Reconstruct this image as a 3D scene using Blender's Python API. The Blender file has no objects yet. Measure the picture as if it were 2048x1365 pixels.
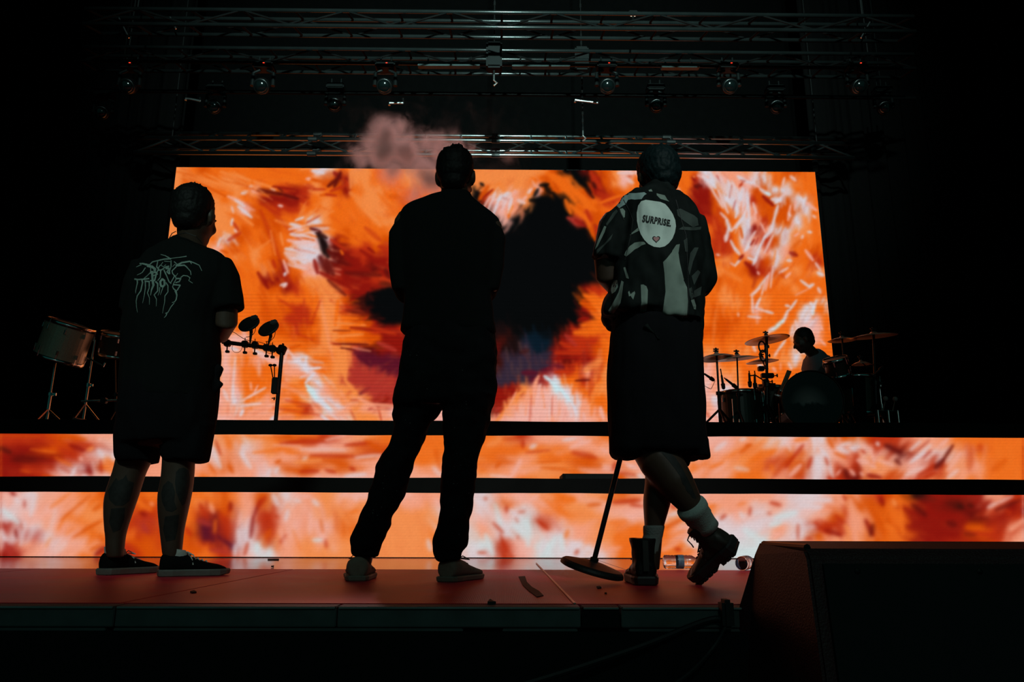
import bpy, bmesh, math, random
import numpy as np
from mathutils import Vector, Matrix, noise
from mathutils.bvhtree import BVHTree

random.seed(7)
rng = np.random.RandomState(7)
SC = bpy.context.scene
COL = SC.collection
R = math.radians
PI = math.pi

# ------------------------------------------------------------------ camera
F = 1544.0
PITCH, YAW, ROLL = R(13.65), R(0.6), R(0.17)
CAM = Vector((0, 0, 0.193))
camd = bpy.data.cameras.new('camera')
camo = bpy.data.objects.new('camera', camd)
COL.objects.link(camo)
CR = Matrix.Rotation(-YAW, 3, 'Z') @ Matrix.Rotation(R(90) + PITCH, 3, 'X') @ Matrix.Rotation(ROLL, 3, 'Z')
camo.matrix_world = Matrix.Translation(CAM) @ CR.to_4x4()
camd.sensor_width = 36.0
camd.lens = F / 2048 * 36.0
camd.clip_start = 0.05
camd.clip_end = 200
SC.camera = camo

def ray(x, y):
    return CR @ Vector(((x - 1024) / F, -(y - 682.5) / F, -1.0))
def at(x, y, Y):
    d = ray(x, y)
    return CAM + d * ((Y - CAM.y) / d.y)
def atz(x, y, Z=0.0):
    d = ray(x, y)
    return CAM + d * ((Z - CAM.z) / d.z)
CRT = CR.transposed()
def to_px(p):
    v = CRT @ (Vector(p) - CAM)
    return 1024 + F * v.x / -v.z, 682.5 - F * v.y / -v.z
def pxm(Y, Z=1.0):
    v = CRT @ (Vector((0, Y, Z)) - CAM)
    return F / -v.z

# ------------------------------------------------------------------ world, lamps, exposure
SC.view_settings.view_transform = 'Standard'
SC.view_settings.look = 'None'
SC.view_settings.exposure = 0.0
SC.view_settings.gamma = 1.0
SC.view_settings.use_curve_mapping = False
SC.cycles.use_denoising = True
SC.cycles.max_bounces = 8
SC.cycles.volume_bounces = 2
W = bpy.data.worlds.new('night')
W.use_nodes = True
SC.world = W
W.node_tree.nodes['Background'].inputs[0].default_value = (0.10, 1.0, 0.86, 1)
W.node_tree.nodes['Background'].inputs[1].default_value = 0.03

def lamp(name, kind, loc, aim, col, energy, size=0.5, angle=60, blend=0.6):
    d = bpy.data.lights.new(name, kind)
    o = bpy.data.objects.new(name, d)
    COL.objects.link(o)
    o.location = loc
    o.rotation_euler = (Vector(aim) - Vector(loc)).to_track_quat('-Z', 'Y').to_euler()
    d.color = col
    d.energy = energy
    if kind == 'SPOT':
        d.spot_size = R(angle)
        d.spot_blend = blend
        d.shadow_soft_size = size
    else:
        d.shape = 'DISK'
        d.size = size
    return o
lamp('house_spot', 'SPOT', (2.2, -3.0, 6.2), (0.95, 3.0, 1.45), (0.80, 1.0, 0.93), 1150, 0.25, 19, 1.0)
lamp('house_spot', 'SPOT', (-1.5, -4.0, 5.0), (-1.45, 3.2, 1.35), (0.70, 1.0, 0.88), 750, 0.25, 22, 1.0)
lamp('house_spot', 'SPOT', (0.6, -5.0, 4.4), (0.2, 5.0, 2.2), (0.70, 1.0, 0.9), 90, 0.3, 70, 1.0)
lamp('truss_spot', 'SPOT', (0.2, -3.0, 4.7), (0.15, 7.0, 5.6), (0.62, 1.0, 0.93), 7500, 0.12, 52, 1.0)
lamp('added_smoke_fill', 'SPOT', (-0.9, 7.3, 4.75), (-0.48, 3.78, 2.13), (1.0, 0.60, 0.56), 420, 0.10, 17, 1.0)  # added pink spot from behind, there only to brighten the smoke

# ------------------------------------------------------------------ materials
def lin(c):
    c = c / 255.0
    return c / 12.92 if c <= 0.04045 else ((c + 0.055) / 1.055) ** 2.4
def L3(r, g, b):
    return (lin(r), lin(g), lin(b), 1)
MATS = {}
def mat(name, col, rough=0.6, metal=0.0, var=0.15, scale=30.0, bump=0.0, **kw):
    if name in MATS:
        return MATS[name]
    m = bpy.data.materials.new(name)
    m.use_nodes = True
    nt = m.node_tree
    b = nt.nodes['Principled BSDF']
    tc = nt.nodes.new('ShaderNodeTexCoord')
    n = nt.nodes.new('ShaderNodeTexNoise')
    n.inputs['Scale'].default_value = scale
    n.inputs['Detail'].default_value = 4
    nt.links.new(tc.outputs['Object'], n.inputs['Vector'])
    mx = nt.nodes.new('ShaderNodeMix')
    mx.data_type = 'RGBA'
    c = Vector(col[:3])
    mx.inputs[6].default_value = (*(c * (1 - var)), 1)
    mx.inputs[7].default_value = (*[min(1, k) for k in (c * (1 + var))], 1)
    nt.links.new(n.outputs['Fac'], mx.inputs[0])
    nt.links.new(mx.outputs[2], b.inputs['Base Color'])
    b.inputs['Roughness'].default_value = rough
    b.inputs['Metallic'].default_value = metal
    if bump:
        bp = nt.nodes.new('ShaderNodeBump')
        bp.inputs['Strength'].default_value = bump
        bp.inputs['Distance'].default_value = 0.004
        nt.links.new(n.outputs['Fac'], bp.inputs['Height'])
        nt.links.new(bp.outputs['Normal'], b.inputs['Normal'])
    for k, v in kw.items():
        b.inputs[k.replace('_', ' ')].default_value = v
    MATS[name] = m
    return m
def emit(name, col, s):
    m = bpy.data.materials.new(name)
    m.use_nodes = True
    b = m.node_tree.nodes['Principled BSDF']
    b.inputs['Base Color'].default_value = (0, 0, 0, 1)
    b.inputs['Emission Color'].default_value = col
    b.inputs['Emission Strength'].default_value = s
    return m

M_BLACK = mat('black_paint', (0.008, 0.009, 0.009), 0.7, Specular_IOR_Level=0.15)
M_BLACKM = mat('black_metal', (0.012, 0.012, 0.012), 0.4, 0.2, Specular_IOR_Level=0.3)
M_DRAPE = mat('black_drape', (0.0045, 0.004, 0.004), 0.95, scale=60, bump=0.3, Specular_IOR_Level=0.05)
M_FASC = mat('fascia_cloth', (0.012, 0.012, 0.012), 0.9, scale=12, Specular_IOR_Level=0.05)
M_TEE = mat('black_cotton', (0.006, 0.007, 0.007), 0.95, scale=200, bump=0.1, Specular_IOR_Level=0.03)
M_CHROME = mat('chrome', (0.75, 0.75, 0.75), 0.18, 1.0, 0.05)
M_ALU = mat('aluminium_tube', (0.55, 0.57, 0.57), 0.36, 1.0, 0.2, 8)
M_RUB = mat('rubber', (0.012, 0.012, 0.012), 0.6)

# ------------------------------------------------------------------ object helpers
def tag(o, label=None, cat=None, group=None, kind=None):
    if label: o['label'] = label
    if cat: o['category'] = cat
    if group: o['group'] = group
    if kind: o['kind'] = kind
    return o
def thing(name, label, cat, loc=(0, 0, 0), group=None):
    o = bpy.data.objects.new(name, None)
    COL.objects.link(o)
    o.location = loc
    o.empty_display_size = 0.1
    return tag(o, label, cat, group)
def link(name, me, m=None, parent=None, smooth=False):
    if m is not None:
        me.materials.clear()
        me.materials.append(m)
    o = bpy.data.objects.new(name, me)
    COL.objects.link(o)
    if parent is not None:
        o.parent = parent
        # geometry is written in world coordinates: undo the chain of parents
        off = Vector((0, 0, 0))
        p = parent
        while p is not None:
            off += p.location
            p = p.parent
        o.location = -off
    if smooth:
        me.polygons.foreach_set('use_smooth', [True] * len(me.polygons))
    return o
def obj(name, bm, m, parent=None, smooth=False):
    me = bpy.data.meshes.new(name)
    bm.to_mesh(me)
    bm.free()
    return link(name, me, m, parent, smooth)
def dup_tree(o, delta, label=None, parent=None):
    c = o.copy()
    COL.objects.link(c)
    if parent is None:
        c.location = Vector(o.location) + Vector(delta)
    else:
        c.parent = parent
    if label: c['label'] = label
    for ch in list(o.children):
        dup_tree(ch, delta, None, c)
    return c

def box(bm, c, s, rot=None, bev=0.0):
    r = bmesh.ops.create_cube(bm, size=1.0)
    vs = r['verts']
    for v in vs:
        p = Vector((v.co.x * s[0], v.co.y * s[1], v.co.z * s[2]))
        if rot is not None:
            p = rot @ p
        v.co = p + Vector(c)
    if bev:
        es = list({e for v in vs for e in v.link_edges})
        bmesh.ops.bevel(bm, geom=es, offset=bev, segments=2, affect='EDGES')
    return vs
def frame(d):
    d = d.normalized()
    a = Vector((0, 0, 1)) if abs(d.z) < 0.9 else Vector((1, 0, 0))
    u = d.cross(a).normalized()
    return u, d.cross(u).normalized()
def rings(bm, R_, cap=True, closed=False):
    """R_: list of lists of Vectors, equal length"""
    L = [[bm.verts.new(p) for p in r] for r in R_]
    n = len(L[0])
    k = len(L)
    for i in range(k - (0 if closed else 1)):
        a, b = L[i], L[(i + 1) % k]
        for j in range(n):
            bm.faces.new((a[j], a[(j + 1) % n], b[(j + 1) % n], b[j]))
    if cap and not closed:
        bm.faces.new(L[0][::-1])
        bm.faces.new(L[-1])
    bmesh.ops.recalc_face_normals(bm, faces=bm.faces[:])
    return L
def tube(bm, pts, r, n=8, cap=True, round_=False):
    """pts list of Vector; r number or list. circle sections"""
    pts = [Vector(p) for p in pts]
    rs = r if isinstance(r, (list, tuple)) else [r] * len(pts)
    RR = []
    u0 = None
    P, Q = list(pts), list(rs)
    if round_:
        d0 = (pts[0] - pts[1]).normalized(); d1 = (pts[-1] - pts[-2]).normalized()
        P = [pts[0] + d0 * rs[0] * 0.95, pts[0] + d0 * rs[0] * 0.7] + P + [pts[-1] + d1 * rs[-1] * 0.7, pts[-1] + d1 * rs[-1] * 0.95]
        Q = [rs[0] * 0.3, rs[0] * 0.72] + Q + [rs[-1] * 0.72, rs[-1] * 0.3]
    for i, p in enumerate(P):
        d = (P[min(i + 1, len(P) - 1)] - P[max(i - 1, 0)])
        if d.length < 1e-9: d = Vector((0, 0, 1))
        d.normalize()
        if u0 is None:
            u, v = frame(d)
        else:
            u = (u0 - d * u0.dot(d)).normalized()
            v = d.cross(u)
        u0 = u
        RR.append([p + (u * math.cos(2 * PI * j / n) + v * math.sin(2 * PI * j / n)) * Q[i] for j in range(n)])
    rings(bm, RR, cap)
def bar(bm, a, b, r, n=8):
    tube(bm, [a, b], r, n)
def ell(bm, c, s, rot=None, u=16, v=10):
    r = bmesh.ops.create_uvsphere(bm, u_segments=u, v_segments=v, radius=1.0)
    for vv in r['verts']:
        p = Vector((vv.co.x * s[0], vv.co.y * s[1], vv.co.z * s[2]))
        if rot is not None:
            p = rot @ p
        vv.co = p + Vector(c)
def lathe(bm, prof, c, axis=(0, 0, 1), n=24, cap=True):
    """prof: list of (r, h) along axis"""
    ax = Vector(axis).normalized()
    u, v = frame(ax)
    c = Vector(c)
    RR = [[c + ax * h + (u * math.cos(2 * PI * j / n) + v * math.sin(2 * PI * j / n)) * max(r, 1e-4) for j in range(n)] for r, h in prof]
    rings(bm, RR, cap)
def new():
    return bmesh.new()

# ------------------------------------------------------------------ LED pictures, painted into colour attributes
PAL = {
 'K': (7, 9, 10), 'n': (40, 14, 14), 'd': (26, 13, 13), 'b': (58, 16, 12), 'B': (92, 15, 12), 'D': (138, 20, 12), 'R': (182, 45, 16),
 'O': (212, 78, 6), 'o': (235, 103, 20), 'L': (240, 135, 66), 'P': (240, 152, 118), 'p': (236, 172, 158), 'W': (214, 206, 214),
 'C': (196, 224, 230), 'M': (172, 50, 40), 'N': (88, 18, 36), 't': (10, 26, 38), 'u': (50, 38, 54), 'c': (226, 190, 185),
}
PALN = {k: np.array(v, float) for k, v in PAL.items()}

def upsample(grid, h, w):
    gh, gw = grid.shape[:2]
    ys = np.clip((np.arange(h) + 0.5) / h * gh - 0.5, 0, gh - 1)
    xs = np.clip((np.arange(w) + 0.5) / w * gw - 0.5, 0, gw - 1)
    y0 = np.floor(ys).astype(int); x0 = np.floor(xs).astype(int)
    y1 = np.minimum(y0 + 1, gh - 1); x1 = np.minimum(x0 + 1, gw - 1)
    fy = (ys - y0); fx = (xs - x0)
    fy = fy * fy * (3 - 2 * fy); fx = fx * fx * (3 - 2 * fx)
    fy = fy[:, None, None]; fx = fx[None, :, None]
    return (grid[y0][:, x0] * (1 - fy) * (1 - fx) + grid[y0][:, x1] * (1 - fy) * fx + grid[y1][:, x0] * fy * (1 - fx) + grid[y1][:, x1] * fy * fx)

class Canvas:
    soft = 1.1
    def __init__(s, x0, y0, x1, y1, step, rows):
        s.x0, s.y0, s.x1, s.y1, s.step = x0, y0, x1, y1, step
        s.w = int((x1 - x0) / step); s.h = int((y1 - y0) / step)
        gw = max(len(r) for r in rows)
        rows = [(r + r[-1] * gw)[:gw] for r in rows]
        g = np.array([[PALN[c] for c in r] for r in rows])
        s.img = upsample(g, s.h, s.w)
        s.warp()
    def warp(s, amp=5.5):
        # break up the soft base with smooth noise displacement
        h, w = s.h, s.w
        def nz(k):
            return upsample(rng.uniform(-1, 1, (max(2, h // k), max(2, w // k), 1)), h, w)[..., 0]
        k1, k2 = int(18 / s.step) + 2, int(8 / s.step) + 2
        dx = nz(k1) * amp + nz(k2) * amp * 0.4
        dy = nz(k1) * amp + nz(k2) * amp * 0.4
        yy, xx = np.mgrid[0:h, 0:w]
        xi = np.clip(xx + dx / s.step, 0, w - 1).astype(int)
        yi = np.clip(yy + dy / s.step, 0, h - 1).astype(int)
        s.img = s.img[yi, xi]
    def stroke(s, xa, ya, xb, yb, wd, col, a=0.9, taper=0.4):
        c = PALN[col] if isinstance(col, str) else col
        st = s.step
        xa, ya, xb, yb, wd = (xa - s.x0) / st, (ya - s.y0) / st, (xb - s.x0) / st, (yb - s.y0) / st, max(wd / st, 1.2)
        m = wd * 1.6 + 2
        i0, i1 = int(max(0, min(xa, xb) - m)), int(min(s.w, max(xa, xb) + m))
        j0, j1 = int(max(0, min(ya, yb) - m)), int(min(s.h, max(ya, yb) + m))
        if i0 >= i1 or j0 >= j1: return
        X, Y = np.meshgrid(np.arange(i0, i1), np.arange(j0, j1))
        dx, dy = xb - xa, yb - ya
        q = dx * dx + dy * dy
        t = np.clip(((X - xa) * dx + (Y - ya) * dy) / q, 0, 1) if q > 1e-6 else np.zeros(X.shape)
        d = np.hypot(X - xa - t * dx, Y - ya - t * dy)
        ww = wd * (1 - taper * np.abs(2 * t - 1) ** 2) if q > 1e-6 else wd
        f = np.clip(s.soft - d / ww * (s.soft / 1.25), 0, 1)
        f = (f * f * (3 - 2 * f) * a)[..., None]
        s.img[j0:j1, i0:i1] = s.img[j0:j1, i0:i1] * (1 - f) + c * f
    def strokes(s, txt):
        for part in txt.replace('\n', ';').split(';'):
            v = part.split()
            if len(v) < 6: continue
            s.stroke(float(v[0]), float(v[1]), float(v[2]), float(v[3]), float(v[4]), v[5], float(v[6]) if len(v) > 6 else 0.9)
    def fan(s, pts, n, ln, ang0, ang1, wd, col, a=0.8, jit=4):
        """hair-like strokes starting along polyline pts"""
        P = np.array(pts, float)
        for i in range(n):
            t = (i + 0.5) / n
            u = t * (len(P) - 1); k = min(int(u), len(P) - 2)
            p = P[k] + (P[k + 1] - P[k]) * (u - k) + rng.uniform(-jit, jit, 2)
            an = math.radians(ang0 + (ang1 - ang0) * t + rng.uniform(-8, 8))
            l = ln * rng.uniform(0.6, 1.2)
            s.stroke(p[0], p[1], p[0] + math.cos(an) * l, p[1] + math.sin(an) * l, wd * rng.uniform(0.7, 1.3), col, a)
    def fur(s, n, ctrl, lmin, lmax, wmin, wmax, amt, scale=1.0):
        C_ = np.array([(c[0], c[1]) for c in ctrl], float)
        A = np.radians(np.array([c[2] for c in ctrl], float))
        cs, sn = np.cos(2 * A), np.sin(2 * A)
        base = s.img.copy()
        for _ in range(n):
            x = rng.uniform(s.x0, s.x1); y = rng.uniform(s.y0, s.y1)
            d2 = ((C_ - (x, y)) ** 2).sum(1) + 400
            w = 1 / d2 ** 1.5
            an = 0.5 * math.atan2((w * sn).sum(), (w * cs).sum()) + rng.uniform(-0.22, 0.22)
            l = rng.uniform(lmin, lmax)
            dx, dy = math.cos(an) * l / 2, math.sin(an) * l / 2
            # take the colour at one end and drag it along the stroke
            sx = x + dx * rng.choice([-1, 1]); sy = y + dy
            i = int(np.clip((sx - s.x0) / s.step, 0, s.w - 1)); j = int(np.clip((sy - s.y0) / s.step, 0, s.h - 1))
            c = base[j, i]
            lum = c.mean()
            if lum > 40:
                k = rng.uniform(-1, 1) * amt
                tgt = PALN['W'] if (k > 0 and lum > 165) else (PALN['L'] if k > 0 else PALN['R'])
                c = c * (1 - abs(k)) + tgt * abs(k)
            s.stroke(x - dx, y - dy, x + dx, y + dy, rng.uniform(wmin, wmax), c, 0.75)
    def blur(s, n):
        for _ in range(n):
            for ax in (0, 1):
                s.img = 0.25 * np.roll(s.img, 1, ax) + 0.5 * s.img + 0.25 * np.roll(s.img, -1, ax)
    def tint(s, k):
        lum = s.img.mean(2)
        f = (np.clip((lum - 90) / 60, 0, 1) * k)[..., None]
        s.img = s.img * (1 - f) + np.array([238, 168, 142.0]) * f
    def finish(s, rows_period=7.0, amt=0.05, y_from=0):
        yy = np.arange(s.h) * s.step + s.y0
        m = 1 + amt * np.sin(2 * PI * yy / rows_period) * (yy > y_from)
        s.img = np.clip(s.img * m[:, None, None], 0, 255)
        s.img *= (1 + rng.normal(0, 0.012, s.img.shape[:2]))[..., None]
        s.img = np.clip(s.img, 0, 255)
    def sample(s, x, y):
        u = np.clip((x - s.x0) / s.step - 0.5, 0, s.w - 1.001); v = np.clip((y - s.y0) / s.step - 0.5, 0, s.h - 1.001)
        i = u.astype(int); j = v.astype(int)
        fu = (u - i)[:, None]; fv = (v - j)[:, None]
        im = s.img
        return im[j, i] * (1 - fu) * (1 - fv) + im[j, i + 1] * fu * (1 - fv) + im[j + 1, i] * (1 - fu) * fv + im[j + 1, i + 1] * fu * fv

def led_material(name):
    m = bpy.data.materials.new(name)
    m.use_nodes = True
    nt = m.node_tree
    b = nt.nodes['Principled BSDF']
    b.inputs['Base Color'].default_value = (0.0, 0.0, 0.0, 1)
    b.inputs['Roughness'].default_value = 1.0
    b.inputs['Specular IOR Level'].default_value = 0.0
    at_ = nt.nodes.new('ShaderNodeAttribute')
    at_.attribute_name = 'picture'
    nt.links.new(at_.outputs['Color'], b.inputs['Emission Color'])
    b.inputs['Emission Strength'].default_value = 1.0
    return m
M_LED = led_material('led_pixels')

def srgb2lin(a):
    a = a / 255.0
    return np.where(a <= 0.04045, a / 12.92, ((a + 0.055) / 1.055) ** 2.4)

def led_sheet(name, parent, canvas, X0, X1, Z0, Z1, Y, nx, nz, mirror=None):
    xs = np.linspace(X0, X1, nx); zs = np.linspace(Z0, Z1, nz)
    XX, ZZ = np.meshgrid(xs, zs)
    P = np.stack([XX.ravel(), np.full(XX.size, Y), ZZ.ravel()], 1)
    # picture mapping: the artwork's own flat coordinates (measured once, on the screen plane)
    Rm = np.array(CRT)
    V = (P - np.array(CAM)) @ Rm.T
    px = 1024 + F * V[:, 0] / -V[:, 2]; py = 682.5 - F * V[:, 1] / -V[:, 2]
    if mirror:
        a, b = mirror
        px = np.where(px < a, 2 * a - px, px); px = np.where(px > b, 2 * b - px, px)
    col = srgb2lin(canvas.sample(px, py))
    me = bpy.data.meshes.new(name)
    me.vertices.add(P.shape[0])
    me.vertices.foreach_set('co', P.ravel())
    i = np.arange((nx - 1) * (nz - 1))
    r, c = i // (nx - 1), i % (nx - 1)
    a = r * nx + c
    quads = np.stack([a, a + 1, a + nx + 1, a + nx], 1).ravel()
    me.loops.add(quads.size)
    me.loops.foreach_set('vertex_index', quads)
    me.polygons.add(i.size)
    me.polygons.foreach_set('loop_start', i * 4)
    me.polygons.foreach_set('loop_total', np.full(i.size, 4))
    me.update(calc_edges=True)
    at_ = me.color_attributes.new('picture', 'FLOAT_COLOR', 'POINT')
    at_.data.foreach_set('color', np.concatenate([col, np.ones((col.shape[0], 1))], 1).ravel())
    return link(name, me, M_LED, parent)
# ------------------------------------------------------------------ the pictures on the LED walls
MAIN_ROWS = [
 'LLLLoOoooo'+'oooooopWLo'+'LLoooLLLLL'+'LLLLLLLLLo'+'OKKDOOLppL'+'oooooWPPPL'+'PooOOooooo',
 'LLLOOooLLo'+'ooooooLOOD'+'LLoooLLLLL'+'LLLLLLLLoO'+'ooKKDOLpoo'+'ooooRWWPPp'+'WWooLooWoo',
 'LLLLOOooLo'+'pooRDRLoOD'+'oLLooooooo'+'LLKOoLpLpO'+'OooODDOooo'+'ooooDDoWPp'+'OOWWoooooo',
 'LLLLLLLoLo'+'oDDDDRoLoo'+'oLLooOOooo'+'LLKRppPLKK'+'KKoooRRLoo'+'ooooDDOWWp'+'ROOOWWoooo',
 'LLLLLLLLLp'+'OORRRooLoo'+'oLLLoooooo'+'LLKKpPPKKK'+'KKOoOooLoo'+'ooooDDOoWP'+'POOOOWoLoo',
 'LLLLLLLLoo'+'OOOooLWLoo'+'oooLLLoooo'+'KKKKKpKKKK'+'KKMROORooo'+'oooooRROoW'+'PROOWLoLoo',
 'oLLLLLLLLO'+'oOOooLWLoO'+'ooooLLooOO'+'KKKKKKKKKK'+'KKKKROROoo'+'ooooooROoW'+'DPWWLLoLoo',
 'oLLLLLoWOO'+'oOOooppWDO'+'oooOOOOooo'+'KKKKKKKKKK'+'KKKKKRRooo'+'ooooooRRoW'+'PROWLoooOo',
 'ooLLLLpoOo'+'LoOooWWPBD'+'RRORRROoRR'+'KKKKKKKKKK'+'KKKKKKRRoo'+'ooooooRRoP'+'WPWPooOOoL',
 'ooLLLLLoLo'+'LoOOoWWPBB'+'DRDDRRRDDD'+'KKKKKKKKKK'+'KKKKKKKRRo'+'oooooooLoo'+'ROWLooROoP',
 'ooLLLLLooo'+'oLODoPpPDD'+'DDBDDDDRDB'+'KKKKKKKKKK'+'KKKKKKKKRR'+'ooooooLooO'+'DROoLoLLoo',
 'ooLLLLLooo'+'oDDROLLLRD'+'DDRRRRRRDD'+'KKKKKKKKKK'+'KKKKKKKKRR'+'ooooooOooo'+'oooLoooooW',
 'LLLLLLLLoo'+'oOODRoLLLR'+'DDDKKKKKKK'+'KKKKKKKKKK'+'KKKDRRRRRR'+'oooooooLoo'+'ooooLooooo',
 'LLLLLLLLoo'+'oOoooooLLO'+'bKKKKKKKKK'+'KKKKKKKKKK'+'KKKOooOooo'+'oooooooLLo'+'oLooooLWoo',
 'LLLLLLLooo'+'oOOORRoLLR'+'BBKKKKKKKK'+'KKKKKKKKKK'+'KKKDoLoooo'+'ooooooOooo'+'pooooWooWo',
 'LLLLLLLooo'+'oOORRROLLo'+'OODKKKKKKK'+'KKKKKKKKKK'+'KKKDoooooo'+'ooooooOOOo'+'oooooWpooo',
 'LLLLLLLLoo'+'ooOOROoLLo'+'oORDDRKKKK'+'KKKKddKKKK'+'KbDOoooooo'+'oooooOOOoo'+'ooooWppooo',
 'LLLLLLPPpp'+'oooooOOLLo'+'oOODDDDRRD'+'KKKKbbdttt'+'bDRRRooooo'+'oooooooooo'+'oooooLPooo',
 'oLLLLLLpPP'+'oooPooLLLL'+'MBBDDDDDDD'+'KKKKBddutt'+'DDRROooooo'+'oooooLLoLL'+'oooLWLoooo',
 'LLLLLLLpLo'+'PpPPWWooLL'+'MNNNNNBBBB'+'KKKKbuuuuu'+'DBDDRoLooo'+'ooooopPooo'+'oLLLWLoooo',
 'LLLLLLLpPo'+'oooPPWpoLL'+'MMMNNNBBBB'+'KKKKbuuuuN'+'MRRPRLLLoo'+'ooooPpPLLo'+'ooooooLooo',
 'LLLLLLpPPo'+'oooPLoWLLM'+'MMMMMNBBBB'+'KKKKuuuuNM'+'WooRoLLLoo'+'ooooppPPLo'+'oooooooooo',
 'LLLLLLpPpo'+'ooPooLWPLL'+'LMMMMMDDDD'+'KKKKDDDLPP'+'CWPoLLLLoo'+'ooooPpPWpP'+'oooooooooo',
 'LLLLLPpPWo'+'LPoPoLWWPL'+'PLMDMDDDDD'+'KKKKDDLPPp'+'pCWPooPPPL'+'PPPPpPWWPP'+'oooooooooo',
 'LLLLLPPPPP'+'PPPooRPCWP'+'LPPPpppppp'+'PPKKDLPppp'+'ppWPPoPpPP'+'PPPPpPpWCp'+'PPPPoooooo',
 'LLLLLPpppP'+'PPPPLLPPPW'+'LLLPpPPppp'+'PPPPPppppp'+'PpppPPPPPP'+'PPPPpppCWP'+'PPPPoooooo',
]
cm = Canvas(300, 330, 1700, 850, 2.0, MAIN_ROWS)
cm.fur(4600, [(400,360,22),(480,430,32),(560,380,12),(620,480,5),(560,550,72),(520,470,60),(640,650,88),(720,640,0),(760,480,32),(700,370,82),(640,350,15),
  (620,720,5),(460,760,95),(640,800,48),(580,840,170),(1010,400,125),(1120,380,48),(1170,430,60),(1200,620,50),(1080,810,80),(1200,760,92),(1160,830,95),
  (1440,400,60),(1540,450,105),(1580,560,125),(1500,700,92),(1400,600,90),(1620,420,95),(740,540,10),(720,800,150),(690,740,85)], 10, 30, 2.0, 4.6, 0.24)
cm.blur(1)
cm.soft = 1.05
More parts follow.
